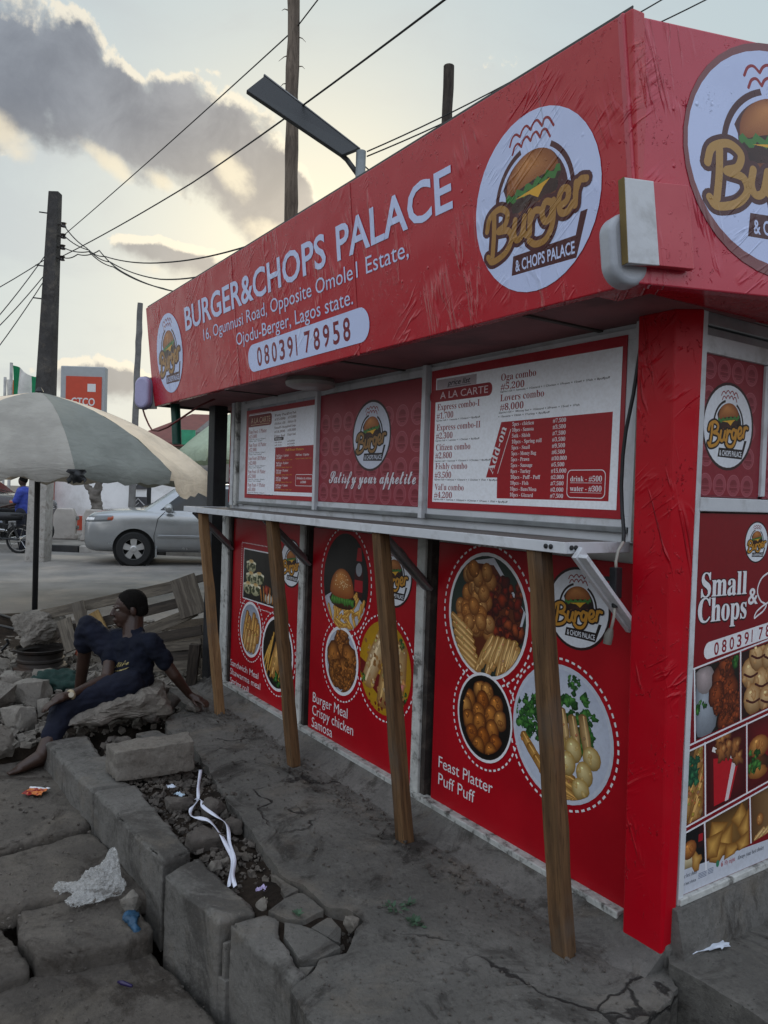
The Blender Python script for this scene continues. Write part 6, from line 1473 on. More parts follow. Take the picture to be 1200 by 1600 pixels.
def make_car(paint, label, loc, yaw, group=None):
    root = empty('parked_car', loc, yaw, label, 'car', group)
    St = [(2.34, .70, .36, .78), (2.32, .79, .30, .93), (2.22, .85, .25, 1.03), (2.02, .88, .24, 1.075), (1.62, .895, .24, 1.11), (1.20, .905, .25, 1.125), (.95, .91, .25, 1.12), (.0, .915, .25, 1.115), (-1.5, .91, .26, 1.10), (-2.05, .89, .28, 1.11), (-2.27, .84, .32, 1.06), (-2.36, .74, .40, .80)]
    mb = MB(); vs = []; npt = 9
    for x, w, zb, zt in St:
        half = [(w * .80, zb), (w * .965, zb + .10), (w, zb + (zt - zb) * .38), (w * .99, zb + (zt - zb) * .62), (w * .965, zt - .10), (w * .90, zt - .025), (w * .62, zt + .008)]
        ring = [(x, y, z) for y, z in half] + [(x, 0, zt + .028)] + [(x, -y, z) for y, z in reversed(half)] + [(x, 0, zb)]
        vs += ring
    n = len(ring); fs = [(i * n + k, i * n + (k + 1) % n, (i + 1) * n + (k + 1) % n, (i + 1) * n + k) for i in range(len(St) - 1) for k in range(n)] + [tuple(range(n)), tuple((len(St) - 1) * n + k for k in reversed(range(n)))]
    mb.add(vs, fs); body = mb.build('body', paint, None, smooth=True)
    md = body.modifiers.new('s', 'SUBSURF'); md.levels = 2; md.render_levels = 2; bake(body)
    for x in (1.38, -1.37):
        for s_ in (-1, 1):
            cm = MB(); cm.lathe([(.405, -.2), (.405, .2)], (x, s_ * .86, .335), 'y', 40); cu = cm.build('cut', paint)
            md = body.modifiers.new('b', 'BOOLEAN'); md.object = cu; md.operation = 'DIFFERENCE'; md.solver = 'EXACT'; bake(body); me_ = cu.data; bpy.data.objects.remove(cu); bpy.data.meshes.remove(me_)
    body.data.polygons.foreach_set('use_smooth', [True] * len(body.data.polygons)); body.data.set_sharp_from_angle(angle=rad(40)); body.parent = root
    bm_c = bmesh.new(); bm_c.from_mesh(body.data); bvh_car = BVHTree.FromBMesh(bm_c); bm_c.free()
    G = [(1.03, 1.34, -2.24, .845), (1.20, 1.12, -2.20, .80), (1.38, .88, -2.15, .745), (1.56, .63, -2.07, .69), (1.645, .42, -1.98, .62), (1.675, .1, -1.80, .45)]
    mb = MB(); vs = []
    for z, xf, xr, w in G:
        vs += [(xf, w * .80, z), (xf - .10, w * .96, z), (xf - .35, w, z), (xr + .5, w, z), (xr + .1, w * .95, z), (xr, w * .8, z), (xr, -w * .8, z), (xr + .1, -w * .95, z), (xr + .5, -w, z), (xf - .35, -w, z), (xf - .10, -w * .96, z), (xf, -w * .80, z)]
    n = 12; fs = [(i * n + k, i * n + (k + 1) % n, (i + 1) * n + (k + 1) % n, (i + 1) * n + k) for i in range(len(G) - 1) for k in range(n)] + [tuple((len(G) - 1) * n + k for k in range(n))]
    mb.add(vs, fs); cab = mb.build('cabin', paint, root, smooth=True, angle=35)
    bm_c = bmesh.new(); bm_c.from_mesh(cab.data); bvh_cab = BVHTree.FromBMesh(bm_c); bm_c.free()
    for s_ in (-1, 1):
        for z0, z1, xf0, xf1, xr0, xr1 in ((1.115, 1.575, .90, .36, -.52, -.52), (1.115, 1.57, -.60, -.60, -1.50, -1.40), (1.13, 1.52, -1.58, -1.54, -2.02, -1.88)):
            vs = []; n_ = 10
            for i in range(n_ + 1):
                for j in range(n_ + 1):
                    t, u_ = i / n_, j / n_; z = z0 + (z1 - z0) * t; x = (xf0 + (xf1 - xf0) * t) * (1 - u_) + (xr0 + (xr1 - xr0) * t) * u_
                    h_ = bvh_cab.ray_cast(Vector((x, s_ * 2, z)), Vector((0, -s_, 0))); vs.append((h_[0] if h_[0] else Vector((x, s_ * .7, z))) + Vector((0, s_ * .008, 0)))
            mb = MB(); mb.add(vs, [(i * (n_ + 1) + j, (i + 1) * (n_ + 1) + j, (i + 1) * (n_ + 1) + j + 1, i * (n_ + 1) + j + 1) for i in range(n_) for j in range(n_)]); mb.build('side_window', M_glass, root, smooth=True)
        # doors: seams, moulding, handle
        mb = MB(); yb = lambda x: .918 if x > -1.6 else .90
        for P in ([(.98, .33), (1.00, .60), (.93, .95), (.80, 1.085)], [(-.56, .30), (-.56, 1.10)], [(-1.02, .62), (-1.20, .85), (-1.55, .95), (-1.56, 1.10)], [(.98, .30), (-.96, .30)]):
            mb.tube([(x, s_ * (.902 if z < .4 else (.905 - max(0, z - .85) * .14)), z) for x, z in P], .006, 4)
        mb.build('door_seam', M_black, root)
        mb = MB(); mb.bar((.93, s_ * .917, .60), (-.93, s_ * .917, .60), .05, .02, (0, s_, 0)); mb.build('side_moulding', paint, root, bevel=.006)
        mb = MB(); mb.bar((-.28, s_ * .912, .93), (-.46, s_ * .912, .93), .03, .035, (0, s_, 0)); mb.build('door_handle', M_chrome, root, bevel=.008)
        mb = MB(); ellipsoid(mb, (.72, s_ * 1.0, 1.16), (.085, .125, .095)); mb.bar((.72, s_ * .86, 1.12), (.72, s_ * 1.0, 1.13), .06, .03); mb.build('side_mirror', paint, root, smooth=True)
        mb = MB(); mb.tube([(.05, s_ * .62, 1.66), (-.1, s_ * .62, 1.71), (-1.7, s_ * .60, 1.72), (-1.85, s_ * .58, 1.66)], .018, 8); mb.build('roof_rail', M_black, root, smooth=True)
        # lamps
        def wrapped(a0, a1, zlo, zhi, push, n=9, m=5):
            vs = []
            for i in range(n + 1):
                t = i / n; an = rad(a0 + (a1 - a0) * t); dv = Vector((cos(an), s_ * sin(an), 0))
                for j in range(m + 1):
                    z = zlo(t) + (zhi(t) - zlo(t)) * j / m; h_ = bvh_car.ray_cast(Vector((1.55, s_ * .35, z)) + dv * .05, dv)
                    vs.append((h_[0] if h_[0] else Vector((1.55, s_ * .35, z)) + dv * .5) + dv * (push if 0 < j < m and 0 < i < n else -.006))
            q = MB(); q.add(vs, [(i * (m + 1) + j, (i + 1) * (m + 1) + j, (i + 1) * (m + 1) + j + 1, i * (m + 1) + j + 1) for i in range(n) for j in range(m)]); return q
        hd = wrapped(17, 66, lambda t: .82 + .05 * t, lambda t: .985 + .01 * t, .014).build('headlight', mat('lamp_glass', (.13, .14, .145), .12, .1, 30, 0, spec=.8), root, smooth=True)
        wrapped(55, 67, lambda t: .865 + .02 * t, lambda t: .98, .022, 4, 3).build('indicator', mat('amber_lens', (.34, .07, .03), .15), hd, smooth=True)
        wrapped(24, 44, lambda t: .855, lambda t: .965, .019, 4, 3).build('reflector', mat('lamp_glass_bright', (.85, .86, .86), .1), hd, smooth=True)
        mb = MB(); mb.lathe([(.06, .0), (.06, .05), (.045, .055)], (2.17, s_ * .70, .47), 'x', 20, Matrix.Rotation(s_ * .45, 3, 'Z')); mb.build('fog_lamp', mat('lamp_glass_white', (.75, .75, .75), .2), root, smooth=True, angle=40)
        for x in (1.38, -1.37):
            mb = MB(); mb.lathe([(.40, -.10), (.40, .10)], (x, s_ * .72, .335), 'y', 32); mb.build('arch_liner', mat('arch_black', (.006, .006, .006), .9), root); wheel(root, x, s_ * .80, .335, .335, .22, s_)
        mb = MB(); mb.box((.955, s_ * .86, .27), (.03, .10, .17)); mb.build('mud_flap', M_black if paint.name.startswith('dark') else paint, root)
    z0, z1 = 1.16, 1.55; mb = MB(); q = [(interp(G, z0)[0] + .006, .62, z0), (interp(G, z0)[0] + .006, -.62, z0), (interp(G, z1)[0] + .008, -.53, z1), (interp(G, z1)[0] + .008, .53, z1)]; q2 = [(interp(G, 1.34)[0] + .012, .58, 1.34), (interp(G, 1.34)[0] + .012, -.58, 1.34)]
    mb.add([q[0], q[1], q2[1], q2[0], q[2], q[3]], [(0, 1, 2, 3), (3, 2, 4, 5)]); mb.build('windscreen', M_glass, root)
    mb = MB(); mb.tube([(1.30, .5, 1.14), (1.24, .2, 1.17), (1.10, -.1, 1.24)], .01, 5); mb.tube([(1.30, -.1, 1.14), (1.24, -.35, 1.17)], .01, 5); mb.build('wiper', M_black, root)
    mb = MB()
    for z in (.76, .81, .86, .91): mb.bar((2.355 - (z - .76) * .55, -.48, z), (2.355 - (z - .76) * .55, .48, z), .03, .03, (1, 0, 0))
    mb.build('grille', M_chrome, root, bevel=.005)
    mb = MB(); mb.box((2.295, 0, .835), (.05, .98, .19), Matrix.Rotation(-.45, 3, 'Y')); mb.build('grille_gap', M_black, root)
    mb = MB(); mb.box((2.30, 0, .40), (.06, .9, .09)); mb.build('air_intake', M_black, root, bevel=.01)
    return root
M_silver = mat('silver_paint', (.36, .375, .385), .24, .05, 2, .02, 30, metal=.6, coat=.6, dirt=(.25, .23, .21), dirt_amt=.25, ds=1.5)
M_darkcar = mat('dark_brown_paint', (.035, .03, .03), .25, .1, 3, .02, metal=.3, coat=.5)
nose = S(-6.02, 15.72, -.15); fwd = -SR * cos(.20) - SF * sin(.20)
cen = nose - fwd * 2.34
make_car(M_silver, 'silver estate car with roof rails standing across the road behind the stall', cen, math.atan2(fwd.y, fwd.x))
fw2 = SR; c2 = S(-8.95, 20.3, -.02) - fw2 * 2.34
make_car(M_darkcar, 'dark car parked beyond the far kerb behind the motorcyclist', c2, math.atan2(fw2.y, fw2.x))
# motorcycles
def motorbike(loc, yaw, tank, label):
    root = empty('motorcycle', loc, yaw, label, 'motorcycle', 'motorcycles by the far kerb')
    for x in (-.62, .62):
        mb = MB(); mb.lathe([(.255, -.03), (.285, -.045), (.305, -.02), (.305, .02), (.285, .045), (.255, .03)], (x, 0, .305), 'y', 30, caps=False); w = mb.build('wheel', M_tyre, root, smooth=True)
        mb = MB(); mb.lathe([(.235, -.02), (.26, -.02), (.26, .02), (.235, .02)], (x, 0, .305), 'y', 30, caps=False); mb.lathe([(.05, -.06), (.05, .06)], (x, 0, .305), 'y', 12)
        for k in range(8):
            a = k * pi / 4; mb.tube([(x + .04 * cos(a), 0, .305 + .04 * sin(a)), (x + .245 * cos(a + .2), 0, .305 + .245 * sin(a + .2))], .004, 4)
        mb.build('rim', M_chrome, w)
        mb = MB(); vs = []; 
        for k in range(9):
            a = rad(30 + k * 15 + (10 if x > 0 else 0)); vs += [(x + .335 * cos(a), -.06, .305 + .335 * sin(a)), (x + .335 * cos(a), .06, .305 + .335 * sin(a))]
        mb.add(vs, [(2 * k, 2 * k + 1, 2 * k + 3, 2 * k + 2) for k in range(8)]); mb.build('mudguard', tank, root, smooth=True)
    mb = MB(); mb.tube([(.62, .07, .305), (.42, .07, .86)], .022, 8); mb.tube([(.62, -.07, .305), (.42, -.07, .86)], .022, 8); mb.build('front_fork', M_chrome, root)
    mb = MB(); mb.tube([(.42, 0, .80), (.18, 0, .36), (-.20, 0, .32), (-.35, 0, .62), (.40, 0, .74)], .02, 8); mb.tube([(-.2, .09, .33), (-.62, .09, .305)], .02, 6); mb.tube([(-.2, -.09, .33), (-.62, -.09, .305)], .02, 6); mb.tube([(-.62, .1, .34), (-.48, .1, .68)], .025, 6); mb.build('frame', M_black, root)
    mb = MB(); mb.box((.02, 0, .40), (.30, .24, .24)); mb.lathe([(.09, -.16), (.09, .16)], (.05, 0, .36), 'y', 14); mb.build('engine', mat('engine_metal', (.20, .20, .20), .4, .2, metal=.7), root, bevel=.02)
    o = organic('fuel_tank', [('e', (.20, 0, .80), (.25, .13, .12))], .02, tank, root, 2); o = organic('seat', [((-.02, 0, .80), (-.60, 0, .82), .10, .09)], .02, M_black, root, 2)
    mb = MB(); mb.tube([(.36, .36, .98), (.40, .20, .95), (.42, 0, .90), (.40, -.20, .95), (.36, -.36, .98)], .014, 6); mb.build('handlebar', M_black, root)
    mb = MB(); ellipsoid(mb, (.52, 0, .84), (.07, .09, .09)); mb.build('headlight', MATS['lamp_glass_white'], root, smooth=True)
    mb = MB(); mb.tube([(-.1, -.14, .28), (-.75, -.15, .36)], [.03, .045], 8); mb.build('exhaust', M_chrome, root, smooth=True)
    mb = MB(); mb.tube([(-.45, .10, .86), (-.92, .10, .88), (-.92, -.10, .88), (-.45, -.10, .86)], .013, 6); mb.tube([(-.92, .10, .88), (-.70, .10, .45)], .012, 6); mb.tube([(-.92, -.10, .88), (-.70, -.10, .45)], .012, 6); mb.build('rear_rack', M_black, root)
    return root
motorbike(S(-8.02 - .62, 16.9, -.15), STREET_YAW + pi, M_black, 'black motorcycle at the left edge with a rider in blue beside it')
motorbike(S(-8.80, 18.3, -.03), STREET_YAW, mat('blue_paint', (.03, .08, .20), .25, .1, coat=.5), 'blue motorcycle on the far kerb behind the concrete pole')
# rider
rp = empty('person', S(-8.15, 17.3, -.15), STREET_YAW + pi, 'person in a bright blue shirt and dark trousers standing at the motorcycle', 'person')
o = organic('body', [('e', (.03, 0, 1.60), (.095, .075, .12)), ((0, 0, 1.40), (.02, 0, 1.52), .06, .055), ((0, 0, 1.0), (0, 0, 1.35), .14, .15), ((0, .19, 1.34), (.10, .22, 1.08), .05, .042), ((.10, .22, 1.08), (.36, .16, 1.02), .042, .03), ((0, -.19, 1.34), (.08, -.22, 1.08), .05, .042), ((.08, -.22, 1.08), (.34, -.18, 1.0), .042, .03), ((.36, .16, 1.02), (.44, .15, 1.0), .034, .024), ((.34, -.18, 1.0), (.42, -.17, .98), .034, .024),
    ((0, .09, .95), (.02, .10, .50), .09, .06), ((.02, .10, .50), (-.02, .10, .08), .055, .04), ((0, -.09, .95), (.02, -.10, .50), .09, .06), ((.02, -.10, .50), (-.02, -.10, .08), .055, .04), ((-.02, .10, .05), (.16, .11, .03), .04, .03), ((-.02, -.10, .05), (.16, -.11, .03), .04, .03)] +
    [((.44, s_ * .15 + k * .014, 1.0), (.50, s_ * .15 + k * .014, .97), .009, .008) for s_ in (1, -1) for k in (-1.5, -.5, .5, 1.5)], .014, SKIN, rp, 2)
organic('shirt', [((0, 0, .95), (0, 0, 1.33), .175, .17), ((0, .05, 1.36), (0, .18, 1.34), .08, .08), ((0, -.05, 1.36), (0, -.18, 1.34), .08, .08), ((0, .19, 1.34), (.07, .22, 1.16), .075, .07), ((0, -.19, 1.34), (.06, -.22, 1.16), .075, .07)], .016, mat('blue_shirt', (.035, .06, .33), .8, .15, 8, .2), rp, 3, .012, 9)
organic('trousers', [((0, 0, .92), (0, 0, .98), .165, .16), ((0, .09, .92), (.02, .10, .50), .115, .085), ((.02, .10, .50), (-.02, .10, .12), .085, .07), ((0, -.09, .92), (.02, -.10, .50), .115, .085), ((.02, -.10, .50), (-.02, -.10, .12), .085, .07)], .016, mat('dark_trousers', (.018, .02, .03), .85), rp, 3, .010, 9)
organic('hair', [('e', (.01, 0, 1.635), (.10, .082, .10))], .014, HAIR, rp, 2)
mb = MB(); mb.box((.18, .02, 1.18), (.03, .13, .16)); mb.build('shirt_badge', mat('pale_green_print', (.35, .5, .42), .6), rp, bevel=.01)
for s_ in (1, -1): mb = MB(); mb.box((.05, s_ * .10, .04), (.27, .10, .08)); mb.build('shoe', M_black, rp, bevel=.025)

# ------------------------------------------------------------------ street furniture and buildings across the road
M_polec = concrete('pole_concrete', (.060, .057, .055), crack=False, dirt='2a2420', dirt_amt=.5)
root = empty('utility_pole', S(-6.96, 15.45, -.17), STREET_YAW, 'grey concrete utility pole with a whitewashed foot and insulators near its top', 'utility pole')
lean = .025
mb = MB(); f_ = lambda w, z: [(lean * z / 1 - w / 2, -w / 2, z), (lean * z + w / 2, -w / 2, z), (lean * z + w / 2, w / 2, z), (lean * z - w / 2, w / 2, z)]
mb.hexa(f_(.385, 0) + f_(.36, 1.75)); mb.build('pole_foot', mat('whitewash', (.36, .34, .31), .9, .25, 5, .4, 30, dirt='5a5048', dirt_amt=.7, ds=5), root, bevel=.02)
mb = MB(); mb.hexa(f_(.355, 1.75) + f_(.20, 7.40)); mb.build('pole', M_polec, root, bevel=.015)
for k in range(4):
    z = 6.75 - k * .22; mb = MB(); x = lean * z + .18; mb.lathe([(.02, -.05), (.055, -.04), (.035, 0), (.055, .04), (.02, .05)], (x + .04, -.05, z), 'z', 12); mb.tube([(x - .12, -.05, z), (x + .05, -.05, z)], .012, 5); mb.build('insulator', mat('brown_insulator', (.02, .015, .013), .35), root, smooth=True, angle=50)
for z, x0 in ((6.95, -.28), (5.9, -.3), (5.25, -.32)):
    mb = MB(); mb.tube([(lean * z + x0, -.05, z + .04), (lean * z + .1, -.05, z)], .014, 5); mb.build('peg', M_black, root)
def wood_pole(name, base, top, r0, r1, m, lab, twigs=0):
    mb = MB(); b0, t0 = Vector(base), Vector(top); rr = random.Random(len(lab)); n = 26; pts = []; rs = []
    for k in range(n + 1):
        t = k / n; pts.append(b0.lerp(t0, t) + Vector((rr.uniform(-1, 1), rr.uniform(-1, 1), 0)) * r0 * .10); rs.append((r0 + (r1 - r0) * t) * (1 + rr.uniform(-.06, .08)))
    mb.tube(pts, rs, 12)
    for k in range(twigs):
        t = rr.uniform(.62, .97); q = b0.lerp(t0, t); d_ = (SR * rr.choice((-1, 1)) + Vector((0, 0, rr.uniform(-.4, .6)))).normalized(); mb.tube([q + d_ * r1 * .9, q + d_ * (r1 + .04), q + d_ * (r1 + rr.uniform(.06, .12)) - Vector((0, 0, .03))], [.008, .005, .002], 5)
    return tag(mb.build(name, m, smooth=True, angle=60), lab, 'pole')
M_pw = wood('pole_wood', '564b41', '7d7063'); M_pd = wood('dark_pole_wood', '2c2622', '4a423a')
wood_pole('wooden_pole', S(-1.14, 9, -.2), S(-1.25, 9.0, 7.9), .088, .070, M_pw, 'tall rough wooden pole rising behind the signboard in front of the solar lamp', 9)
wood_pole('wooden_pole', S(.50, 9, -.2), S(.585, 9, 6.42), .068, .062, M_pd, 'short dark wooden pole top behind the right part of the signboard', 0)
wood_pole('metal_pole', S(-5.62, 17, -.1), S(-5.53, 17, 5.46), .085, .062, mat('grey_pole_paint', (.16, .155, .15), .6, .25), 'thin grey pole standing just left of the signboard end', 0)
wood_pole('metal_pole', S(-5.35, 17.4, -.1), S(-5.35, 17.4, 2.6), .05, .05, M_black, 'thin dark pole beside the thin grey pole across the road', 0)
# solar street lamp
root = empty('solar_street_lamp', S(-.36, 8, -.2), STREET_YAW, 'solar street lamp with a long flat dark head on a grey pole behind the stall', 'street lamp')
mb = MB(); mb.tube([(0, 0, 0), (0.0, 0, 5.17)], .052, 14); mb.build('pole', mat('galvanised_pole', (.24, .27, .28), .5, .2, 6, .1, metal=.4), root, smooth=True, angle=40)
A = S(-1.40, 8, 5.72) - S(-.36, 8, -.2); Bq = S(-1.56, 8, 5.50) - S(-.36, 8, -.2); Cq = S(-.56, 8, 4.88) - S(-.36, 8, -.2); Dq = S(-.40, 8, 5.01) - S(-.36, 8, -.2)
toL = lambda q: Vector((q.dot(SR), q.dot(SF), q.z))
A, Bq, Cq, Dq = toL(A) , toL(Bq), toL(Cq), toL(Dq)
A.y += .10; Dq.y += .10; Bq.y -= .03; Cq.y -= .03
nrm = (Cq - Bq).cross(A - Bq).normalized()
if nrm.z < 0: nrm = -nrm
mb = MB(); mb.hexa([Bq, Cq, Dq, A, Bq + nrm * .05, Cq + nrm * .05, Dq + nrm * .05, A + nrm * .05]); hd = mb.build('lamp_head', mat('lamp_head_grey', (.030, .032, .034), .5, .15, spec=.4), root, bevel=.008)
ex = (Cq - Bq); ey = (A - Bq)
mb = MB(); g = lambda a, c, o: (Bq + (Cq - Bq) * a) * (1 - c) + (A + (Dq - A) * a) * c - nrm * o
for a, c in ((.0, .5), ):
    mb.hexa([g(-.01, 1.0, .004), g(1.01, 1.0, .004), g(1.01, 1.05, .004), g(-.01, 1.05, .004), g(-.01, 1.0, -.055), g(1.01, 1.0, -.055), g(1.01, 1.05, -.055), g(-.01, 1.05, -.055)])
mb.build('head_rim', mat('head_edge', (.15, .15, .15), .4, metal=.5), hd)
for a in (.10, .27, .42):
    mb = MB(); q = g(a, .5, .0); mb.lathe([(.062, .0), (.062, .014), (.04, .022)], tuple(q), 'z', 18, (-nrm).to_track_quat('Z', 'Y').to_matrix()); mb.build('lens', mat('lens_grey', (.22, .22, .23), .25), hd)
mb = MB(); mb.hexa([g(.60, .42, 0), g(.96, .30, 0), g(.96, .55, 0), g(.60, .60, 0), g(.60, .42, .03), g(.96, .30, .03), g(.96, .55, .03), g(.60, .60, .03)]); mb.build('lamp_box', MATS['lamp_head_grey'], hd, bevel=.01)
mb = MB(); mb.tube([g(.80, .45, .03), g(1.0, .42, .06), (0, 0, 4.90)], .028, 8); mb.build('arm', mat('dark_bracket', (.06, .06, .06), .5), root, smooth=True)
# wires
M_wire = mat('wire_black', (.012, .012, .012), .7)
def cable(pts, r, lab, sag=0.0):
    P = []
    for i in range(len(pts) - 1):
        a, c = Vector(pts[i]), Vector(pts[i + 1]); n = 10
        for k in range(n): t = k / n; P.append(a.lerp(c, t) - Vector((0, 0, sag * 4 * t * (1 - t))))
    P.append(Vector(pts[-1])); mb = MB(); mb.tube(P, r, 6); tag(mb.build('overhead_wire', M_wire, smooth=True), lab, 'wire', 'overhead wires')
pw = lambda z: S(-6.96 + .025 * (z + .17) + .2, 15.4, z)
cable([pw(6.35), S(-1.20, 9.0, 6.80), S(1.5, 5.0, 7.5)], .008, 'upper single wire running from the concrete pole past the tall wooden pole', .03)
cable([pw(5.95), S(-2.88, 11, 5.77), S(.34, 6, 5.27), S(3.0, 2.0, 4.9)], .0095, 'lower thick wire running from the concrete pole across the solar lamp', .03)
for i, (z, pts) in enumerate(((6.6, [S(-5.95, 15, 6.02), S(-5.4, 14.5, 5.72), S(-3.55, 12, 4.92), S(-1.6, 9.5, 4.5), Vector((-2.6, 1.2, 2.70))]), (6.4, [S(-5.9, 15, 5.98), S(-5.3, 14.5, 5.62), S(-3.6, 12, 4.66), S(-2.0, 9.8, 4.25), Vector((-3.0, 1.2, 2.70))]), (6.15, [S(-5.9, 15, 5.95), S(-5.2, 14.4, 5.5), S(-3.55, 12, 4.52), S(-2.4, 10.4, 4.1), Vector((-3.3, 1.2, 2.70))]), (5.95, [S(-6.2, 15.2, 5.95), S(-5.7, 15, 5.98), S(-4.6, 13.4, 5.1), S(-2.9, 11, 4.2), Vector((-3.6, 1.2, 2.70))]))):
    cable([pw(z)] + pts, .0105, ('topmost', 'second', 'third', 'lowest')[i] + ' of the drooping service wires between concrete pole and stall roof', .05)
for i, (z, e) in enumerate(((6.0, S(-7.25, 14, 4.25)), (5.6, S(-7.3, 14, 4.05)), (5.5, S(-7.28, 14, 3.6)), (5.9, S(-7.6, 13, 4.2)))):
    cable([pw(z) - SR * .3, e + (e - pw(z)) * .6], .009, ('topmost', 'second', 'third', 'lowest')[i] + ' of the wires falling left from the concrete pole', .12)
for i, (a, c, e) in enumerate(((S(-.30, 8, 4.97), S(1.50, 8, 5.93), S(3.2, 8, 6.95)), (S(-.30, 8, 4.92), S(1.55, 8, 5.86), S(3.3, 8, 6.72)), (S(-.33, 8, 4.83), S(.1, 8.3, 4.70), S(.6, 8.6, 4.5)))):
    cable([a, c, e], .007, ('upper thin wire from the solar lamp pole over the signboard', 'lower thin wire from the solar lamp pole over the signboard', 'short thin wire dropping from the solar lamp pole behind the sign')[i], .03)

# plastic barriers
M_bar = mat('grey_white_plastic', (.40, .37, .335), .55, .1, 3, .1, 30, dirt='6a5c4e', dirt_amt=.5)
def barrier(u, v, lab, w=.62):
    root = empty('plastic_barrier', S(u, v, -.02), STREET_YAW + .25, lab, 'barrier', 'plastic barriers beyond the far kerb')
    pr_ = [(-w / 2, 0), (w / 2, 0), (w / 2, .10), (w / 2 - .04, .14), (w / 2 - .04, .62), (w / 2 - .12, .80), (-w / 2 + .12, .80), (-w / 2 + .04, .62), (-w / 2 + .04, .14), (-w / 2, .10)]
    mb = MB(); mb.prism(pr_, -.19, .19, lambda x, y, z: (x, z, y)); mb.build('body', M_bar, root, bevel=.05, bseg=4, smooth=True, angle=60)
    for z in (.30, .55): mb = MB(); mb.box((w / 2 - .01, 0, z), (.07, .16, .10)); mb.build('coupling', mat('grey_coupling', (.2, .2, .19), .6), root, bevel=.015)
barrier(-8.32, 20.0, 'middle of the three pale plastic barriers, fully in view'); barrier(-9.15, 20.3, 'leftmost of the pale plastic barriers, beside the concrete pole'); barrier(-7.45, 19.7, 'rightmost of the pale plastic barriers, at the nose of the silver car')
# pollarded tree stump
root = empty('pollarded_tree', S(-8.02, 21.3, -.02), STREET_YAW, 'gnarled pollarded tree trunk with stubby limbs against the white wall', 'tree')
o = organic('trunk', [((0, 0, 0), (.05, 0, .75), .17, .15), ((.05, 0, .75), (-.02, 0, 1.15), .15, .16), ((-.02, 0, 1.15), (-.34, .05, 1.45), .11, .07), ((0, 0, 1.15), (.14, 0, 1.75), .12, .10), ((.14, 0, 1.75), (.30, 0, 1.95), .09, .07), ((.1, 0, 1.5), (.0, .1, 1.85), .07, .05), (( .14, 0, 1.75), (.12, 0, 2.4), .09, .08)], .03, mat('grey_bark', (.13, .115, .10), .95, .3, 6, .8, 25), root, 2, .05, 5)
mb = MB(); rr = random.Random(2)
for k in range(180):
    c = Vector((.14 + rr.gauss(0, .35), rr.gauss(0, .3), 2.55 + abs(rr.gauss(0, .22)))); a = rr.uniform(0, 6); t = Vector((cos(a), sin(a), rr.uniform(-.6, .6))) * .09; s_ = Vector((-sin(a), cos(a), .3)) * .045; mb.add([c - t, c - s_, c + t, c + s_], [(0, 1, 2, 3)])
mb.build('crown', mat('dull_leaf', (.05, .075, .035), .7, .3, 8), root)

# walls and buildings
def build_box(name, u0, u1, v0, v1, z0, z1, m, parent=None, bevel=.0):
    mb = MB(); mb.hexa([S(u0, v0, z0), S(u1, v0, z0), S(u1, v1, z0), S(u0, v1, z0), S(u0, v0, z1), S(u1, v0, z1), S(u1, v1, z1), S(u0, v1, z1)]); return mb.build(name, m, parent, bevel=bevel)
M_ww = mat('white_render', (.80, .80, .80), .8, .08, 1.2, .1, 20, dirt='8d8880', dirt_amt=.4, ds=.8); M_or = mat('orange_red_paint', (.42, .055, .025), .5, .1, 2, .05); M_bg = mat('beige_render', (.36, .33, .28), .85, .1, 1, .1, 10, dirt='6a6258', dirt_amt=.4, ds=.7)
w = empty('boundary_wall', (0, 0, 0), 0, 'long white rendered wall with an orange-red foot across the road', 'wall'); build_box('render', -10.9, -6.55, 24, 24.25, .42, 2.6, M_ww, w); build_box('painted_foot', -10.9, -6.55, 23.96, 24.25, -.1, .42, M_or, w)
o = build_box('orange_column', -10.80, -10.32, 23.6, 23.95, -.1, 2.4, M_or); tag(o, 'orange-red square column at the left end of the white wall', 'column')
for i, (u, z0, z1, lab) in enumerate(((-7.95, 1.33, 1.75, 'upper dark poster on the white wall'), (-7.95, .70, 1.08, 'lower dark poster on the white wall'))):
    root = empty('poster', S(u, 23.95, z0), STREET_YAW, lab, 'poster'); mb = MB(); mb.box((.25, 0, (z1 - z0) / 2), (.55, .015, z1 - z0)); mb.build('sheet', mat('poster_dark', (.05, .05, .055), .5, .3, 6), root)
    mb = MB(); mb.tube([(.05, -.012, .1), (.25, -.012, .32), (.45, -.012, .12)], .02, 4); mb.tube([(.15, -.012, .08), (.28, -.012, .2)], .015, 4); mb.build('picture', mat('poster_grey', (.4, .4, .4), .5), root)
h = empty('house', (0, 0, 0), 0, 'beige house with a red hipped roof seen under the end of the signboard', 'house')
build_box('wall', -11.0, -6.0, 34, 40, -.1, 3.35, M_bg, h)
mb = MB(); mb.add([S(-11.5, 33.4, 3.35), S(-5.4, 33.4, 3.35), S(-5.4, 40.6, 3.35), S(-11.5, 40.6, 3.35), S(-9.4, 37, 4.95), S(-7.6, 37, 4.95), S(-11.5, 33.4, 3.2), S(-5.4, 33.4, 3.2), S(-5.4, 40.6, 3.2), S(-11.5, 40.6, 3.2)], [(0, 1, 5, 4), (1, 2, 5), (2, 3, 4, 5), (3, 0, 4), (6, 7, 1, 0), (7, 8, 2, 1), (8, 9, 3, 2), (9, 6, 0, 3), (9, 8, 7, 6)]); mb.build('roof', mat('red_brown_roof', (.17, .06, .05), .8, .15, 3, .3, 12), h)
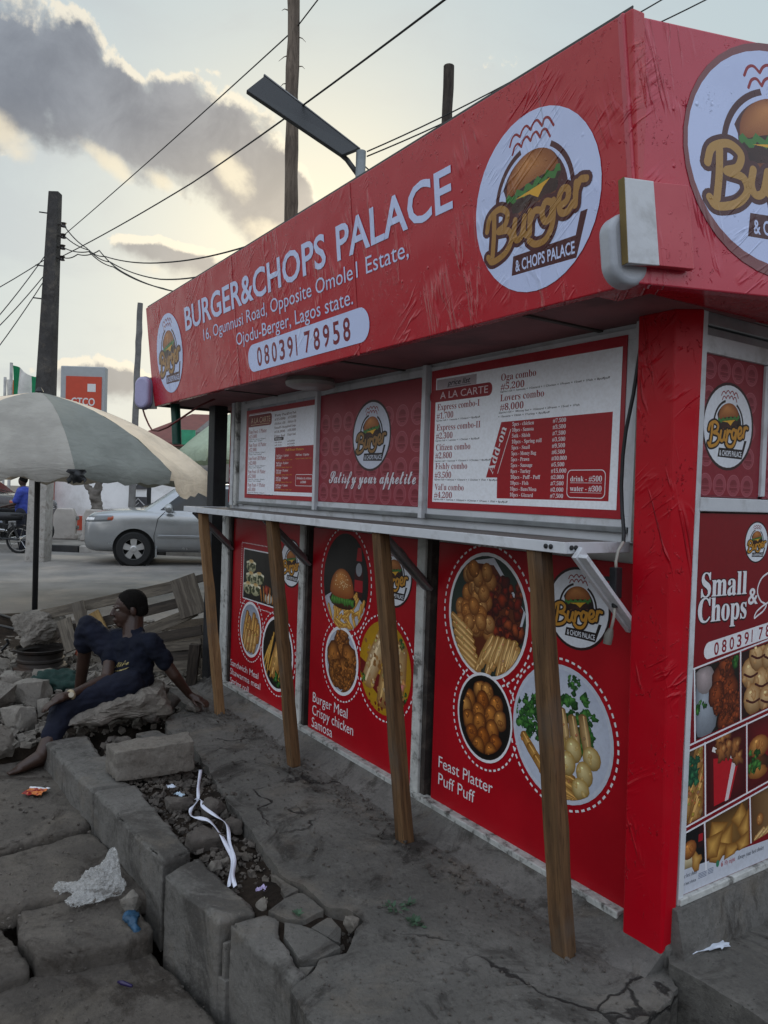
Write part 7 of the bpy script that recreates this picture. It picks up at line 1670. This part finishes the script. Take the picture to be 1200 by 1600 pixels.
mb = MB(); mb.add([S(-8.2, 32.6, 3.75), S(-6.9, 32.6, 3.95), S(-6.9, 34.2, 3.95), S(-8.2, 34.2, 3.75), S(-7.55, 33.4, 4.55), S(-8.2, 32.6, 3.65), S(-6.9, 32.6, 3.85), S(-6.9, 34.2, 3.85), S(-8.2, 34.2, 3.65)], [(0, 1, 4), (1, 2, 4), (2, 3, 4), (3, 0, 4), (5, 6, 1, 0), (6, 7, 2, 1), (7, 8, 3, 2), (8, 5, 0, 3), (8, 7, 6, 5)]); mb.build('dormer_roof', mat('grey_roof', (.16, .15, .14), .8), h)
for u in (-9.9, -8.6, -7.2):
    f = build_box('window', u, u + .8, 33.93, 34.02, 1.6, 2.6, mat('pale_frame', (.5, .5, .48), .6), h); build_box('pane', u + .07, u + .73, 33.91, 33.95, 1.67, 2.53, M_glass, f)
g_ = empty('low_building', (0, 0, 0), 0, 'low grey-beige building beyond the silver car, partly hidden by the stall', 'building')
build_box('wall', -6.5, 0.5, 25.5, 30, -.1, 2.55, mat('grey_beige_render', (.29, .275, .245), .85, .1, 1, .1), g_); build_box('roof_edge', -6.7, .7, 25.3, 30.2, 2.55, 2.70, mat('roof_edge_grey', (.15, .14, .13), .7), g_)
for u in (-6.05, -5.2, -4.3): build_box('window', u, u + .5, 25.46, 25.52, 1.0, 2.1, mat('dull_shutter', (.17, .165, .16), .6), g_)
sg = empty('green_sign', S(-6.95, 26, 2.7), STREET_YAW, 'small bright green sign board beyond the umbrella tip', 'sign'); mb = MB(); mb.box((.1, 0, .42), (.75, .06, .50)); mb.build('board', mat('green_board', (.03, .26, .14), .4), sg); mb = MB(); mb.tube([(.1, .06, -2.7), (.1, .06, .6)], .05, 8); mb.build('post', M_black, sg)
# bank pylon sign
T = empty('pylon_sign', S(-11.92, 28, -.1), STREET_YAW, 'tall orange bank sign in a grey frame above the umbrella', 'sign')
mb = MB(); mb.box((.79, .15, 2.90), (1.62, .30, 5.80)); mb.build('frame', mat('sign_grey', (.34, .36, .37), .5, .05), T, bevel=.03)
mb = MB(); mb.box((.84, -.01, 4.50), (1.30, .03, 1.86)); fc = mb.build('face', mat('sign_orange', (.50, .055, .022), .4, .05), T)
pr = Print(lambda x, y, off: Vector((x, -.027 - off, y)), .002, .002); pr.rect(.98, 4.88, 1.28, 5.17, 'd8d8d8', 0); pr.text('GTCO', .40, 4.38, .28, 'd8d8d8', 0, .86, 'bold'); pr.build('lettering', M_print, fc)
# flags
def flag(u, v, ztop, w, hgt, cols, lab, slant):
    root = empty('flag', S(u, v, -.1), STREET_YAW, lab, 'flag', 'flags beyond the umbrella'); mb = MB(); mb.tube([(0, 0, 0), (0, 0, ztop + .1)], .06, 8); mb.build('flagpole', mat('pale_pole', (.45, .45, .44), .5), root)
    for k, c in enumerate(cols):
        mb = MB(); n = 10; vs = []
        for i in range(n + 1):
            t = (k + i / n) / len(cols); 
            for j in range(9): s_ = j / 8; vs.append((.06 + w * t, .10 * sin(t * 9 + s_ * 2), ztop - hgt * s_ - slant * t + .05 * sin(t * 7)))
        fs = [(i * 9 + j, (i + 1) * 9 + j, (i + 1) * 9 + j + 1, i * 9 + j + 1) for i in range(n) for j in range(8)]; mb.add(vs, fs); mb.build('stripe', c, root, smooth=True)
F_w = cloth('white_flag', (.62, .62, .60)); F_g = cloth('green_flag', (.02, .22, .10)); F_o = cloth('orange_flag', (.5, .14, .06))
flag(-14.72, 30, 6.05, .95, 1.25, [F_g, F_w, F_w, F_g], 'green and white flag with a faded mark, on the nearer flagpole', .45)
flag(-15.95, 32, 5.75, .8, 1.2, [F_w, F_o, F_w], 'white and orange flag on the flagpole at the left edge', .1)
